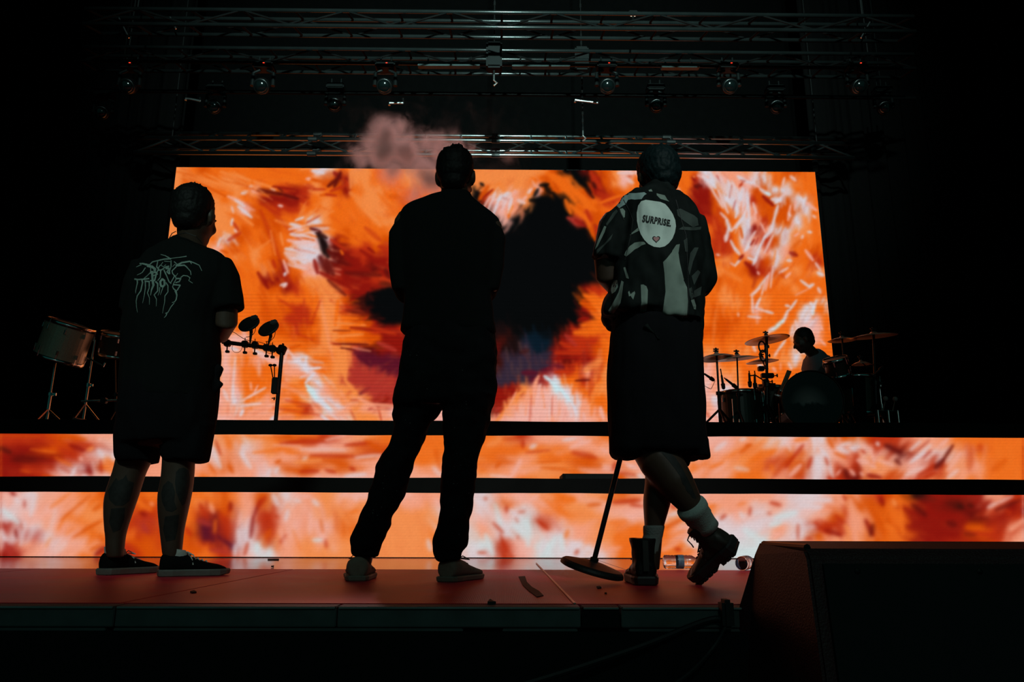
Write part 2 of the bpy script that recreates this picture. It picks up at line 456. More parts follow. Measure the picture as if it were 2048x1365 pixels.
cm.strokes("""
360 430 455 445 45 L 0.35;365 350 420 370 20 L 0.4;540 590 560 640 25 o 0.3
365 350 450 392 4 O 0.8;350 342 500 372 3 O 0.6;440 342 540 372 4 L 0.8;450 350 520 385 3 O 0.7;380 395 470 420 3 L 0.7;500 345 505 368 4 o
625 340 645 345 9 W;612 357 620 357 5 p;600 338 640 333 4 L;455 392 485 405 5 p 0.8;483 386 493 382 6 W;498 372 504 371 4 c;470 400 488 412 5 W 0.8;462 412 466 425 3 c
516 379 560 388 8 B;555 385 595 397 5 B;540 393 575 400 6 D;545 372 585 378 4 D;555 376 565 382 3 B;540 376 550 380 3 c 0.8;556 410 564 412 4 c;520 405 560 430 5 R 0.7
475 412 502 434 5 W 0.9;480 430 505 450 5 L;464 437 462 450 4 W;468 458 472 464 4 c;440 475 434 492 3 W;447 470 443 478 3 c;466 445 476 460 5 R 0.8;455 480 480 465 6 R 0.7;440 500 455 505 4 O
520 420 560 520 7 R 0.5;500 450 545 560 6 o 0.5;530 410 600 480 6 R 0.55;540 460 550 510 4 L 0.6;500 510 540 480 5 L 0.5;515 545 535 575 7 D 0.8;545 520 550 535 5 R;560 570 572 566 4 W;566 573 572 568 5 c
550 440 610 460 6 L 0.6;590 440 606 434 4 W;580 447 600 453 6 W;590 455 604 460 5 p;580 468 620 472 5 W;600 475 635 476 4 c;575 480 620 488 7 p;595 492 630 488 4 W;570 497 600 500 6 W 0.9;588 497 630 506 3 R 0.8
600 500 632 506 3 c;570 505 590 525 9 c 0.8;585 515 620 520 6 W 0.8;566 520 575 545 5 p;590 530 615 533 6 p;570 545 568 550 5 W;560 465 565 490 4 L;604 466 640 475 3 o;628 480 600 474 3 O
612 445 640 430 3 R 0.7;606 440 632 415 3 L;610 452 660 450 3 O 0.7;618 420 640 410 4 o;620 456 640 463 6 B;630 463 652 475 7 b;636 470 650 490 10 d;646 485 655 512 11 d;642 478 648 505 9 d;655 500 668 515 8 B;640 515 655 545 14 B;652 520 665 548 10 B 0.8
640 545 700 575 8 D;628 520 634 545 7 D;655 560 690 590 6 B 0.7;690 515 720 530 8 D;690 545 760 550 8 B 0.7;770 540 780 556 9 B 0.8;720 500 750 520 6 D 0.8;735 495 748 505 5 D;755 492 775 500 4 R
668 345 680 355 9 D;680 345 668 372 7 B;672 358 655 372 6 B;660 382 690 370 5 R;690 360 696 372 4 R;625 378 650 378 4 R 0.8;622 358 640 362 5 O;640 390 680 385 5 O;650 388 672 391 4 R;700 340 700 375 5 L
700 385 740 415 9 L 0.7;710 400 755 440 8 L 0.6;730 420 760 450 8 L;730 455 760 480 8 R 0.5;780 392 800 394 8 O 0.6;680 500 685 508 4 o;660 478 690 500 5 R
735 590 790 578 9 K;745 600 800 590 12 K;720 595 730 620 8 b;735 585 745 600 6 n;760 620 800 640 12 K;725 585 700 600 6 D 0.8
675 600 670 650 6 o;650 590 650 700 8 L 0.6;640 600 665 720 6 P 0.35;680 633 715 637 4 o;670 645 730 650 4 L;690 655 725 646 4 o;665 662 720 665 3 o;675 672 725 668 4 L;670 680 725 683 4 o;668 690 700 693 3 L;665 660 700 661 1.5 B 0.6
665 687 735 688 3 B;680 695 710 700 3 B;725 640 735 633 3 R;705 695 740 702 4 P 0.6;700 655 760 660 5 D 0.8;742 655 790 668 6 R;755 685 790 700 7 M;710 705 760 722 12 N 0.8;715 712 740 730 7 N
700 740 745 775 10 M;750 760 765 750 8 M;715 790 740 775 5 N 0.6;725 785 770 760 5 M;760 800 775 770 5 M;700 800 760 800 4 D 0.4;688 700 690 760 7 L;690 760 720 800 7 L;715 795 750 815 6 P;740 808 790 812 5 P
620 650 640 600 4 R 0.5;560 600 610 630 6 R 0.6;580 640 625 645 5 R 0.7;590 665 625 680 4 R 0.5;560 700 600 690 5 O;660 685 680 690 4 R 0.5
600 730 575 700 4 c 0.8;575 696 566 728 3 c;590 722 612 734 5 W;612 712 608 738 4 W;600 740 640 735 4 W;625 742 600 755 4 c;628 745 610 765 5 W;612 770 628 785 7 C;615 780 645 808 6 C;635 798 660 825 5 W;650 820 675 838 5 c;640 830 660 845 5 W
508 700 530 712 8 W;460 695 475 700 5 W;520 708 560 728 8 p;470 715 462 800 4 c;466 770 465 805 4 W 0.7;446 780 455 800 6 c;485 800 530 775 4 c;505 790 515 770 3 p;480 812 520 806 5 c;485 820 480 830 5 W;500 765 502 780 4 p 0.7
570 730 610 750 10 P 0.5;560 770 610 790 8 P 0.5;540 840 550 832 5 W;570 800 620 810 5 R 0.5;545 815 640 830 5 R 0.4;580 845 640 840 6 p;650 800 700 845 7 P 0.6;680 780 700 820 6 P 0.5;700 820 710 840 4 R 0.4;757 820 762 842 3 R 0.6
950 350 1090 342 14 L 0.8;960 380 1000 372 7 L;975 372 958 398 7 O;985 378 965 395 3 D;978 392 964 420 4 p;990 385 970 430 4 c;1000 390 985 430 4 W;995 400 1015 385 7 W;1005 395 1020 400 4 R 0.5;1020 385 1018 425 6 c;1010 405 1000 440 5 p;1018 420 1016 435 4 o;1025 410 1018 425 4 L
1035 400 1048 405 7 c;1045 400 1052 392 5 p;1055 385 1062 378 6 c;1062 388 1070 375 4 o;966 370 960 366 5 K;1075 378 1068 390 6 K;1080 370 1095 368 7 K;1090 372 1100 385 9 K;1060 400 1100 400 9 K;1105 385 1115 400 8 K
1092 345 1120 362 8 o;1105 350 1160 390 8 o;1115 360 1150 400 10 o;1150 385 1190 420 9 o;1140 410 1175 440 9 o;1130 400 1140 425 8 o;1170 430 1185 470 7 o;1180 455 1190 480 6 O;1135 435 1165 450 8 M;1150 440 1170 452 7 D 0.7;1172 420 1180 440 6 R
1128 342 1150 345 7 K;1145 345 1170 370 8 K;1165 365 1180 385 7 K;1172 380 1186 395 5 b;1138 343 1140 345 2 b;1180 345 1200 375 9 R;1205 345 1215 380 9 O 0.6;1195 385 1230 400 8 R 0.7;1200 405 1240 390 5 o;1185 365 1190 375 6 b 0.8
1235 345 1270 345 6 c;1250 355 1265 365 6 c;1255 352 1262 352 3 R 0.5;1240 352 1255 362 5 p;1190 450 1200 470 6 R;1210 425 1235 430 4 R 0.7
1168 590 1200 600 8 o;1160 605 1190 620 7 O;1180 595 1210 625 8 o;1165 625 1190 640 7 b 0.6;1155 640 1175 635 5 D;1165 650 1210 640 10 o;1150 665 1200 660 12 o;1130 670 1150 690 8 M 0.7;1120 685 1150 700 8 R;1110 705 1160 705 6 R;1105 718 1160 714 4 D 0.7;1110 730 1125 735 9 N 0.7;1140 730 1160 725 6 R 0.6
1150 761 1178 759 4 B 0.8;1110 745 1130 742 6 R;1170 740 1200 720 12 L 0.7;1190 760 1200 700 10 L 0.5;1060 720 1100 705 9 u 0.7;1040 705 1055 700 8 b 0.5;1045 745 1070 745 9 N;1070 735 1095 730 6 u
1088 752 1098 760 6 C;1098 760 1108 770 6 C;1108 772 1125 782 6 C;1120 780 1136 800 6 C;1125 790 1140 812 4 W;1138 780 1142 800 4 c;1076 752 1066 772 6 P;1072 762 1066 790 6 P;1080 768 1070 835 4 p;1090 775 1084 840 3 p;1100 780 1098 840 3 c;1112 790 1110 840 4 p;1125 800 1122 845 4 p;1143 815 1152 845 4 c
1050 775 1034 790 5 L;1040 785 1015 815 6 L;1030 785 1015 820 4 P;1055 780 1050 830 4 P;1062 790 1058 845 3 R 0.4;1086 790 1088 815 2.5 o 0.7;1104 790 1102 830 2 R 0.5;1118 800 1118 830 2 o 0.6;1165 800 1160 840 4 P;1200 815 1205 835 7 p;1165 825 1170 840 4 p;1010 820 990 845 5 L;990 800 1010 795 6 D;990 820 1000 815 5 M
1390 372 1402 372 8 B;1388 385 1400 405 9 D;1400 375 1404 395 8 D;1396 415 1406 440 8 D 0.8;1410 430 1422 445 6 R 0.7;1384 355 1390 362 4 D;1386 352 1388 354 3 L;1355 375 1362 395 5 c 0.7
1395 350 1415 355 6 p;1405 352 1430 375 6 W;1415 365 1445 415 4 c;1420 345 1428 370 6 W;1430 350 1450 358 8 p;1432 350 1445 370 3 M 0.6;1440 355 1450 385 7 c;1435 380 1455 425 5 c;1455 360 1460 380 4 W;1462 370 1458 395 2.5 R 0.6;1465 365 1475 388 4 W;1475 385 1462 360 3 c;1470 392 1478 410 4 c
1478 372 1484 365 4 R;1480 400 1484 375 5 W;1474 420 1470 435 4 W;1470 400 1465 420 2.5 M 0.6;1488 378 1487 410 3 c;1493 385 1498 440 5 W;1488 430 1470 455 4 W;1478 440 1462 462 4 c;1495 440 1497 455 5 W;1485 400 1486 425 3 p;1505 405 1512 425 4 c 0.9;1508 425 1510 440 3 p
1475 352 1490 362 6 W;1485 360 1510 368 5 W;1505 368 1520 375 3 p;1520 378 1538 390 6 W;1530 385 1540 388 4 C;1543 398 1560 400 8 W;1550 405 1562 395 7 W;1558 395 1575 382 3 c;1525 392 1545 410 6 D;1515 390 1525 430 10 O 0.7;1535 410 1540 440 7 O;1490 362 1480 360 3 R 0.6
1555 410 1548 435 5 W;1548 435 1542 460 5 W;1542 460 1528 475 6 W;1530 470 1518 495 4 W;1520 490 1505 530 5 W;1540 450 1535 465 3 c;1545 470 1528 505 4 c;1520 445 1530 465 3 p;1440 425 1455 440 4 c;1452 440 1460 460 6 W;1456 455 1452 480 5 W;1460 480 1470 500 4 W;1468 495 1478 508 5 W;1450 470 1450 482 5 c
1478 460 1485 480 3 p;1480 455 1484 475 4 O;1510 462 1498 480 4 c;1498 490 1488 502 4 W;1515 475 1505 500 3 M;1505 500 1510 490 4 c;1500 482 1490 500 4 W;1508 478 1500 490 3 D;1470 530 1482 515 4 W;1495 515 1508 520 4 W;1508 525 1512 515 4 W;1485 510 1478 518 5 D;1490 525 1510 540 8 D;1500 535 1512 548 5 D 0.8
1460 525 1470 532 3 c 0.8;1432 508 1438 510 3 c;1425 480 1430 500 8 R 0.7;1430 520 1460 520 6 L 0.5;1514 543 1517 548 4 p;1445 540 1480 560 8 L 0.5;1530 580 1538 545 4 p;1545 530 1540 575 3 c;1550 500 1545 530 3 L;1505 590 1535 550 4 W 0.8;1500 590 1520 575 4 c;1530 560 1522 590 3 c
1568 355 1564 370 4 c;1580 352 1590 360 5 c;1580 410 1575 440 4 p;1590 400 1588 420 3 p;1576 425 1580 432 4 c;1594 442 1597 446 5 W;1585 440 1583 455 3 p;1565 440 1565 455 2.5 L;1612 405 1632 420 5 p;1625 430 1630 435 4 c;1615 463 1622 464 4 W;1605 470 1603 476 4 c;1597 465 1588 472 3 p;1610 500 1625 520 5 p;1580 505 1592 510 8 D 0.8;1573 520 1582 521 4 W
1558 545 1575 535 4 c 0.9;1570 555 1580 545 4 p;1570 558 1560 545 3 R 0.4;1635 545 1645 550 7 W;1630 525 1640 540 4 c;1600 560 1620 575 4 W;1618 572 1626 568 5 W;1635 575 1640 585 5 c;1590 590 1620 575 3 p 0.6;1600 480 1580 500 6 O 0.5
1503 592 1505 625 4 c;1520 595 1510 615 4 W;1510 615 1530 622 4 c;1530 622 1545 626 4 W;1495 632 1520 635 4 c 0.9;1475 625 1476 632 3 c 0.8;1570 610 1578 612 4 W;1592 600 1578 620 4 W;1575 620 1565 645 5 W;1565 640 1545 660 6 C;1545 655 1535 665 6 W;1590 640 1592 655 5 c;1585 650 1580 670 4 c;1600 635 1590 665 4 c 0.7
1620 605 1628 615 6 W;1625 615 1625 628 5 C;1622 625 1632 600 5 W;1640 642 1640 644 3 p;1645 660 1640 650 3 p;1570 680 1555 700 4 W;1505 690 1510 702 5 c;1555 700 1548 712 4 c;1515 728 1525 735 6 W;1576 725 1582 738 4 c;1545 735 1550 742 5 p 0.8;1600 700 1610 706 5 W;1430 620 1425 690 5 L 0.4;1650 690 1640 680 4 p;1560 725 1560 740 3 p 0.6
1410 745 1405 730 6 p 0.7;1420 790 1412 800 7 p;1450 800 1435 830 7 W 0.8;1462 790 1455 810 5 W;1460 800 1450 840 9 C;1440 835 1445 845 6 C;1455 820 1475 830 5 W;1405 820 1420 835 5 R 0.4;1462 775 1470 795 6 c 0.8;1420 760 1410 775 6 c 0.6
""")
cm.fan([(575, 455), (590, 480), (575, 500), (575, 530)], 26, 42, -14, 14, 2.6, 'c', 0.6)
cm.fan([(590, 430), (640, 440)], 8, 30, -60, -35, 2, 'L', 0.6)
cm.fan([(1072, 770), (1100, 775), (1145, 810)], 26, 48, 100, 82, 1.7, 'p', 0.55)
cm.fan([(1060, 780), (1010, 820)], 12, 26, 110, 115, 2, 'P', 0.55)
cm.fan([(990, 375), (1030, 400)], 12, 30, 125, 105, 2, 'W', 0.45)
cm.fan([(350, 350), (470, 345)], 14, 90, 20, 30, 2.4, 'L', 0.5)
cm.fan([(1450, 370), (1500, 380), (1480, 440)], 18, 34, 80, 110, 1.8, 'W', 0.55)
cm.blur(1)
cm.finish(7.2, 0.05, 585)

B1_ROWS = [
 "RRROPPPPPPLLLLOoRPLooooooLRPPpoooPPPpPLWpWOORRPPoooo",
 "DDORRWPPPPWoWLoPpPORoooooooLoPPPPPPpPooPOPpWpBRWpRoooo",
 "DBDRpWPPPPWPWPPOOOPPooLLoOPooOoPPPPoPLoROWPPLppRLooo",
 "DRRWDoPPPPPOPpOOPOPpPPPPoPPLLOpOPPPPpooPRWPRPOpRPPooo",
 "DDRpppPPPPoPPWPpPppPPpPWLPoLooPOWPPPPoopPWRBORRLLooo",
]
c1 = Canvas(0, 866, 2048, 970, 2.0, [r[:52] for r in B1_ROWS])
c1.fur(1500, [(80,900,5),(200,900,20),(480,920,70),(640,900,5),(740,900,-8),(1000,920,0),(1150,900,5),(1250,920,10),(1450,920,-40),(1560,920,-38),(1650,910,80),(1850,910,-42),(1980,910,88)], 16, 46, 4, 8, 0.10)
c1.blur(4)
c1.soft = 0.9
c1.strokes("""
0 870 80 872 6 O 0.5;120 872 170 878 8 O;60 898 110 905 4 o 0.8;0 895 20 905 8 b 0.6;30 920 60 925 5 B 0.6;60 945 40 940 4 o 0.5;110 915 140 930 7 o 0.6;120 935 140 945 7 R 0.6;85 950 120 960 6 O 0.5
175 900 185 895 6 L;195 900 205 912 8 W;226 908 226 920 6 W;158 915 164 918 5 p;140 890 165 900 8 D;182 943 182 945 9 D;150 935 140 955 6 W;165 950 175 958 6 W;185 925 190 955 8 c 0.5;200 920 202 945 5 R;205 955 215 950 6 c;195 878 200 882 5 p;222 875 228 878 5 c
425 895 440 935 7 W;430 880 440 910 4 R;415 925 430 945 4 O;484 890 486 915 7 W;480 905 500 935 8 W;455 930 465 945 6 O;490 870 560 880 6 o 0.6;505 905 560 900 5 o;545 890 600 892 3 p;570 885 610 883 5 R;540 938 534 950 6 W;555 935 550 945 7 W;550 925 560 920 6 O
560 886 650 883 5 R 0.8;600 898 690 900 4 c;605 920 612 915 7 W;620 910 715 913 5 R;570 905 600 905 4 o;590 925 640 920 8 L;600 943 635 942 7 R;650 940 670 945 5 R;700 935 708 940 7 R;690 890 740 885 7 R;730 880 760 900 7 O;720 920 750 915 4 O 0.7;710 915 760 910 5 c;690 952 730 948 7 W;640 950 620 960 6 p;650 880 690 870 4 p
870 900 880 940 8 O 0.6;866 935 880 950 8 c;975 890 1000 880 10 L 0.7;980 950 1020 955 5 c;1000 925 990 935 6 O;1045 880 1045 895 6 R;1060 895 1070 890 7 W;1040 920 1030 940 8 p;1030 940 1020 955 8 p;1075 925 1120 922 4 O;1080 935 1130 938 4 O;1050 905 1100 900 3 R;1100 880 1150 885 9 P 0.7;1125 880 1150 876 5 W
1145 905 1190 915 10 R 0.7;1150 920 1200 930 12 O 0.7;1140 895 1180 880 7 p;1200 895 1215 905 4 p;1230 925 1225 940 7 R 0.8;1255 930 1270 935 6 W;1275 950 1285 955 7 W;1235 945 1270 950 6 R 0.6;1250 925 1280 940 6 p
1420 935 1445 925 6 o;1480 905 1500 888 6 O;1490 890 1502 890 5 O;1505 920 1545 905 9 o;1520 905 1550 900 7 o;1470 935 1495 940 8 W 0.6;1430 900 1450 885 8 W 0.8;1480 880 1490 876 7 W 0.8;1540 930 1545 940 8 o 0.7;1470 950 1520 945 6 o 0.5
1570 935 1585 915 6 R;1585 915 1605 890 7 R;1590 880 1615 875 9 o;1575 885 1580 900 7 c;1600 930 1580 950 8 p;1615 935 1622 915 8 R;1625 870 1628 900 5 W;1635 890 1655 915 5 W;1650 905 1665 955 6 W;1632 915 1640 950 7 W;1650 915 1655 930 5 R;1655 955 1665 958 7 R;1655 875 1665 895 8 O;1640 870 1645 885 5 W
1675 895 1695 905 8 W;1680 890 1700 885 5 W;1668 905 1690 915 5 O;1690 940 1695 955 8 B;1672 950 1680 940 4 p
1700 895 1710 900 8 W;1705 895 1720 893 4 W;1722 900 1730 906 5 R;1720 888 1745 900 4 p;1740 900 1748 925 5 p;1715 920 1735 925 9 p;1700 940 1708 950 6 p;1720 945 1725 950 5 p;1755 920 1785 930 6 p;1740 930 1750 935 6 p;1753 885 1756 890 6 W;1770 890 1800 905 9 B;1790 920 1800 928 7 B 0.7;1735 950 1760 955 8 D
1820 900 1840 882 5 W;1825 920 1860 890 6 W;1820 925 1850 905 5 W;1850 920 1872 900 5 c;1810 950 1845 935 6 c;1875 895 1895 878 7 p;1835 900 1858 880 3 D 0.7;1845 915 1862 900 3 M;1835 950 1870 930 7 R;1870 935 1885 920 9 B;1885 920 1905 890 6 B;1895 940 1920 905 7 p;1895 955 1915 940 7 c;1850 955 1870 945 7 R
1930 880 2040 890 10 o 0.6;1950 928 1954 930 5 P;1985 940 2010 920 12 O 0.6;1910 880 1920 870 7 o
""")
c1.blur(3)
c1.tint(0.16)
c1.finish(6.0, 0.02)
B2_ROWS = [
 "pWPPoOooooooPOWPLppppPPpWPpLoPLOPPppPPPpWWPPROdDDDPR",
 "WppPLooOooLOpRPPLPLpPPPPWOPPoLpPpPooPPWPWpPOOoDDbDRD",
 "WpPoLLOROoROWRppLLLLLLWPWpWPoLLppWWoWpWWWPOPOoDDDBDR",
 "MWPPoLRMOoNRWRPPpOLLLLWWPWCRPPLoooPWWWWPWRRPOoDDDORP",
 "WMWpoOoROONRWOPPpoLLLLLCPWCpWPLoooPCCWCPWORPOoDDDORP",
 "MPpPPORORORNWCPLpLLLLLoWCRpCWWpooooPCCCCPPPLOoDDRDOP",
 "DPpPoRROOOoRpWPLLLLLLLLWWRpCWWWooooPCCCWPPLLOoDDRDOP",
]
c2 = Canvas(0, 982, 2048, 1122, 2.0, B2_ROWS)
c2.fur(1700, [(60,1050,-60),(160,1040,-45),(300,1060,80),(470,1060,80),(520,1040,-70),(640,1050,88),(760,1050,60),(980,1060,65),(1080,1060,50),(1180,1010,5),(1180,1080,-60),(1330,1050,-40),(1480,1040,-30),(1600,1030,-25),(1700,1040,60),(1900,1050,15),(2030,1040,-50)], 14, 44, 4, 8, 0.10)
c2.blur(4)
c2.soft = 0.9
c2.strokes("""
20 985 30 990 6 D;30 995 35 1005 7 W;5 1020 35 1045 9 C 0.8;48 1000 48 1015 4 M;70 990 60 1030 8 W;50 1045 40 1090 6 W 0.8;30 1060 32 1075 6 D;5 1045 12 1060 6 M;10 1085 20 1110 8 M;0 1060 10 1080 6 W;45 1060 40 1045 3 R 0.6;90 1095 110 1020 9 c 0.7;110 1105 130 1085 10 c
100 1015 140 985 6 o 0.7;115 1060 130 1030 4 o;120 1040 180 990 4 O;145 1075 195 1045 5 O;165 1060 205 1040 5 O;190 1110 208 1095 9 D;185 1020 200 1010 6 O;180 1100 200 1090 6 O;90 1095 100 1075 4 o 0.6;130 1070 150 1055 6 o 0.5
270 1000 300 1020 8 o;280 1025 290 1030 8 D;285 1050 295 1065 8 M 0.8;260 1080 300 1100 14 O 0.8;300 1005 305 1010 5 P
390 990 430 1000 8 o;420 1010 426 1025 6 P;400 1010 415 1040 8 R;460 1005 460 1020 7 D;405 1055 425 1080 12 N 0.8;395 1040 420 1050 8 M;430 1040 428 1065 5 o;435 1070 440 1080 5 N;445 1080 460 1090 6 N;440 1030 455 1045 7 R;420 1100 455 1105 8 M;380 1095 400 1100 9 O;370 1055 380 1070 8 R
480 1030 476 1050 6 p;475 1060 478 1090 8 W;470 1090 468 1112 6 W;485 995 495 1020 7 P;520 1000 505 1035 6 D;505 1035 500 1075 7 D;530 995 515 1010 8 R;495 1085 488 1110 6 R;513 1085 512 1105 9 C;545 990 555 1010 9 W;520 1100 530 1105 8 W;575 1020 570 1040 7 W;550 1030 555 1035 8 R 0.6
540 1060 530 1075 8 O 0.7;570 1070 560 1085 6 R;580 990 620 993 7 p;590 1000 600 1003 5 W;625 1000 635 1010 8 W;620 1030 618 1070 5 p;625 1080 642 1080 6 C;640 1040 645 1065 6 O 0.7;650 1080 652 1095 6 R 0.8;570 1090 560 1060 7 p 0.6;585 1060 600 1100 6 o 0.5;670 1010 700 1050 10 L 0.6;700 990 715 1000 8 p;700 1025 715 1020 6 o;690 1040 700 1100 10 L 0.5
870 1000 880 1010 8 p;860 1030 875 1050 8 L;855 1080 860 1100 7 W;950 1000 965 1010 8 W;968 996 972 998 5 R;955 1030 970 1050 8 p;990 1010 1000 1050 10 C 0.8;1012 1012 1012 1024 6 R;1035 1025 1050 1022 4 R 0.7;985 1045 1005 1065 5 R;1000 1070 1012 1105 5 R;1020 1020 1040 1040 7 W;1055 1035 1055 1090 10 C;970 1070 985 1110 10 C;1080 1045 1095 1060 6 R;1075 1040 1080 1050 4 R;1030 1035 1035 1045 4 R 0.6
1110 1075 1095 1100 10 C;1090 1080 1080 1105 9 W;955 1105 970 1105 5 R;1035 1070 1036 1078 4 R 0.6;1060 1000 1075 990 8 p;1090 1000 1120 1030 6 o 0.7;1110 1000 1145 1000 9 o;1135 1060 1130 1075 7 o;1145 1085 1130 1105 8 W
1175 1010 1200 1008 7 O;1150 1000 1140 995 8 o;1225 1005 1280 1000 7 R;1260 1010 1285 1012 5 R;1150 1060 1190 1040 10 P 0.6;1120 1070 1125 1100 8 C;1140 1085 1165 1090 8 W;1170 1095 1185 1100 9 W;1155 1100 1150 1108 6 R;1220 1045 1250 1040 9 o 0.7;1230 1075 1260 1080 12 o 0.7;1210 1100 1240 1095 6 P
1340 1010 1350 1015 6 R;1340 1030 1355 1025 8 W;1330 1055 1370 1035 7 O;1340 1070 1380 1050 6 p;1325 1100 1355 1085 7 P;1350 1097 1360 1100 7 R;1370 1080 1390 1095 8 W;1330 1075 1370 1060 6 o 0.7
1415 1015 1430 1010 6 o;1440 1038 1450 1030 6 R;1475 1010 1490 1005 5 o 0.7;1500 1015 1498 1030 5 R;1540 1005 1560 1010 7 R;1535 1025 1540 1028 5 R 0.7;1480 1025 1485 1035 8 W;1550 1035 1590 1025 11 C;1540 1050 1560 1045 9 C;1490 1060 1530 1090 14 C;1480 1100 1510 1105 12 C;1595 1048 1595 1078 5 R 0.8;1540 1075 1560 1065 6 p;1600 1010 1640 1015 10 W;1620 1000 1660 1000 8 W
1630 1045 1650 1065 9 R;1650 1060 1680 1070 8 D;1670 1030 1685 1045 6 R;1645 1020 1660 1020 9 P;1610 1075 1625 1080 6 R 0.7;1690 1050 1700 1070 8 L;1690 1000 1685 990 5 R
1700 1000 1710 1080 12 P 0.8;1730 1040 1745 1070 8 D;1760 995 1765 1010 8 D;1785 1000 1790 1010 7 L;1770 1050 1790 1060 8 o;1745 1050 1740 1070 9 B 0.7;1800 1000 1805 1070 6 o;1775 1035 1780 1045 6 O
1825 1010 1850 1030 10 B;1915 1010 1925 1015 8 b;1935 1010 1945 1012 7 b 0.7;1895 1045 1910 1050 10 B 0.8;1850 1060 1900 1070 12 D;1930 1055 1960 1052 6 O;1940 1065 2000 1070 7 R;1930 1068 1950 1070 6 B 0.6;1975 1015 1990 1007 6 c;1985 1010 2025 992 4 c;1990 1020 2040 1000 6 B 0.8;2020 1060 2045 1040 9 P;2010 1020 2020 1025 5 R
""")
c2.blur(4)
c2.tint(0.16)
c2.finish(5.5, 0.02)

# ------------------------------------------------------------------ stage
YE, YS, YL, YU, YM = 2.14, 3.87, 5.34, 6.2, 9.0      # stage edge, seam, lower riser face, upper riser face, video wall
ZL, ZU = 0.523, 1.027
XL, XR = -7.0, 7.0

def floor_mat(name, c1_, c2_, rough, weave, spec=0.5):
    m = bpy.data.materials.new(name)
    m.use_nodes = True
    nt = m.node_tree
    b = nt.nodes['Principled BSDF']
    tc = nt.nodes.new('ShaderNodeTexCoord')
    n = nt.nodes.new('ShaderNodeTexNoise'); n.inputs['Scale'].default_value = 2.5; n.inputs['Detail'].default_value = 8
    n.inputs['Roughness'].default_value = 0.65
    nt.links.new(tc.outputs['Object'], n.inputs['Vector'])
    cr = nt.nodes.new('ShaderNodeValToRGB')
    cr.color_ramp.elements[0].position = 0.35; cr.color_ramp.elements[0].color = c1_
    cr.color_ramp.elements[1].position = 0.7; cr.color_ramp.elements[1].color = c2_
    nt.links.new(n.outputs['Fac'], cr.inputs[0])
    nt.links.new(cr.outputs[0], b.inputs['Base Color'])
    mr = nt.nodes.new('ShaderNodeMapRange')
    mr.inputs[3].default_value = rough * 0.8; mr.inputs[4].default_value = rough * 1.25
    nt.links.new(n.outputs['Fac'], mr.inputs[0]); nt.links.new(mr.outputs[0], b.inputs['Roughness'])
    w = nt.nodes.new('ShaderNodeTexWave'); w.bands_direction = 'X'; w.inputs['Scale'].default_value = weave; w.inputs['Distortion'].default_value = 0.6
    w2 = nt.nodes.new('ShaderNodeTexWave'); w2.bands_direction = 'Y'; w2.inputs['Scale'].default_value = weave * 0.8; w2.inputs['Distortion'].default_value = 0.6
    nt.links.new(tc.outputs['Object'], w.inputs['Vector']); nt.links.new(tc.outputs['Object'], w2.inputs['Vector'])
    ad = nt.nodes.new('ShaderNodeMath'); ad.operation = 'ADD'
    nt.links.new(w.outputs['Fac'], ad.inputs[0]); nt.links.new(w2.outputs['Fac'], ad.inputs[1])
    bp = nt.nodes.new('ShaderNodeBump'); bp.inputs['Strength'].default_value = 0.30 if weave > 40 else 0.02; bp.inputs['Distance'].default_value = 0.002
    nt.links.new(ad.outputs[0], bp.inputs['Height']); nt.links.new(bp.outputs['Normal'], b.inputs['Normal'])
    b.inputs['Specular IOR Level'].default_value = spec
    return m
M_DECK = floor_mat('red_brown_deck', (0.60, 0.014, 0.035, 1), (0.85, 0.032, 0.065, 1), 0.42, 60, 0.35)
M_DECK2 = floor_mat('worn_glossy_deck', (0.40, 0.08, 0.07, 1), (0.66, 0.14, 0.12, 1), 0.15, 25, 0.5)

bm = new(); box(bm, (0, 4, -0.16), (14, 3.9, 0.2))
floor = obj('floor', bm, M_BLACK); tag(floor, kind='structure')
# deck platforms lie in the floor, joint by joint
xs = [XL + 0.0, -4.6, -3.4, -2.2, -1.0, 0.19, 1.39, 2.59, 3.79, 5.0, XR]
for a, b_ in zip(xs[:-1], xs[1:]):
    bm = new(); box(bm, ((a + b_) / 2, (YE + YS) / 2, -0.03), (b_ - a - 0.006, YS - YE - 0.004, 0.06), bev=0.002)
    obj('deck_platform', bm, M_DECK, floor)
xs2 = [XL, -4.2, -1.8, 0.6, 3.0, 5.2, XR]
for a, b_ in zip(xs2[:-1], xs2[1:]):
    bm = new(); box(bm, ((a + b_) / 2, (YS + YU) / 2 + 0.01, -0.03), (b_ - a - 0.003, YU - YS - 0.006, 0.056), bev=0.002)
    obj('deck_platform', bm, M_DECK2, floor)
for a in (0.19,):
    bm = new(); box(bm, (a, (YE + YS) / 2 + 0.35, 0.001), (0.007, YS - YE + 0.7, 0.004), bev=0.001)
    o = obj('joint_strip', bm, mat('worn_aluminium', (0.75, 0.5, 0.42), 0.4, 0.6), floor); o['label'] = 'pale metal joint strip'
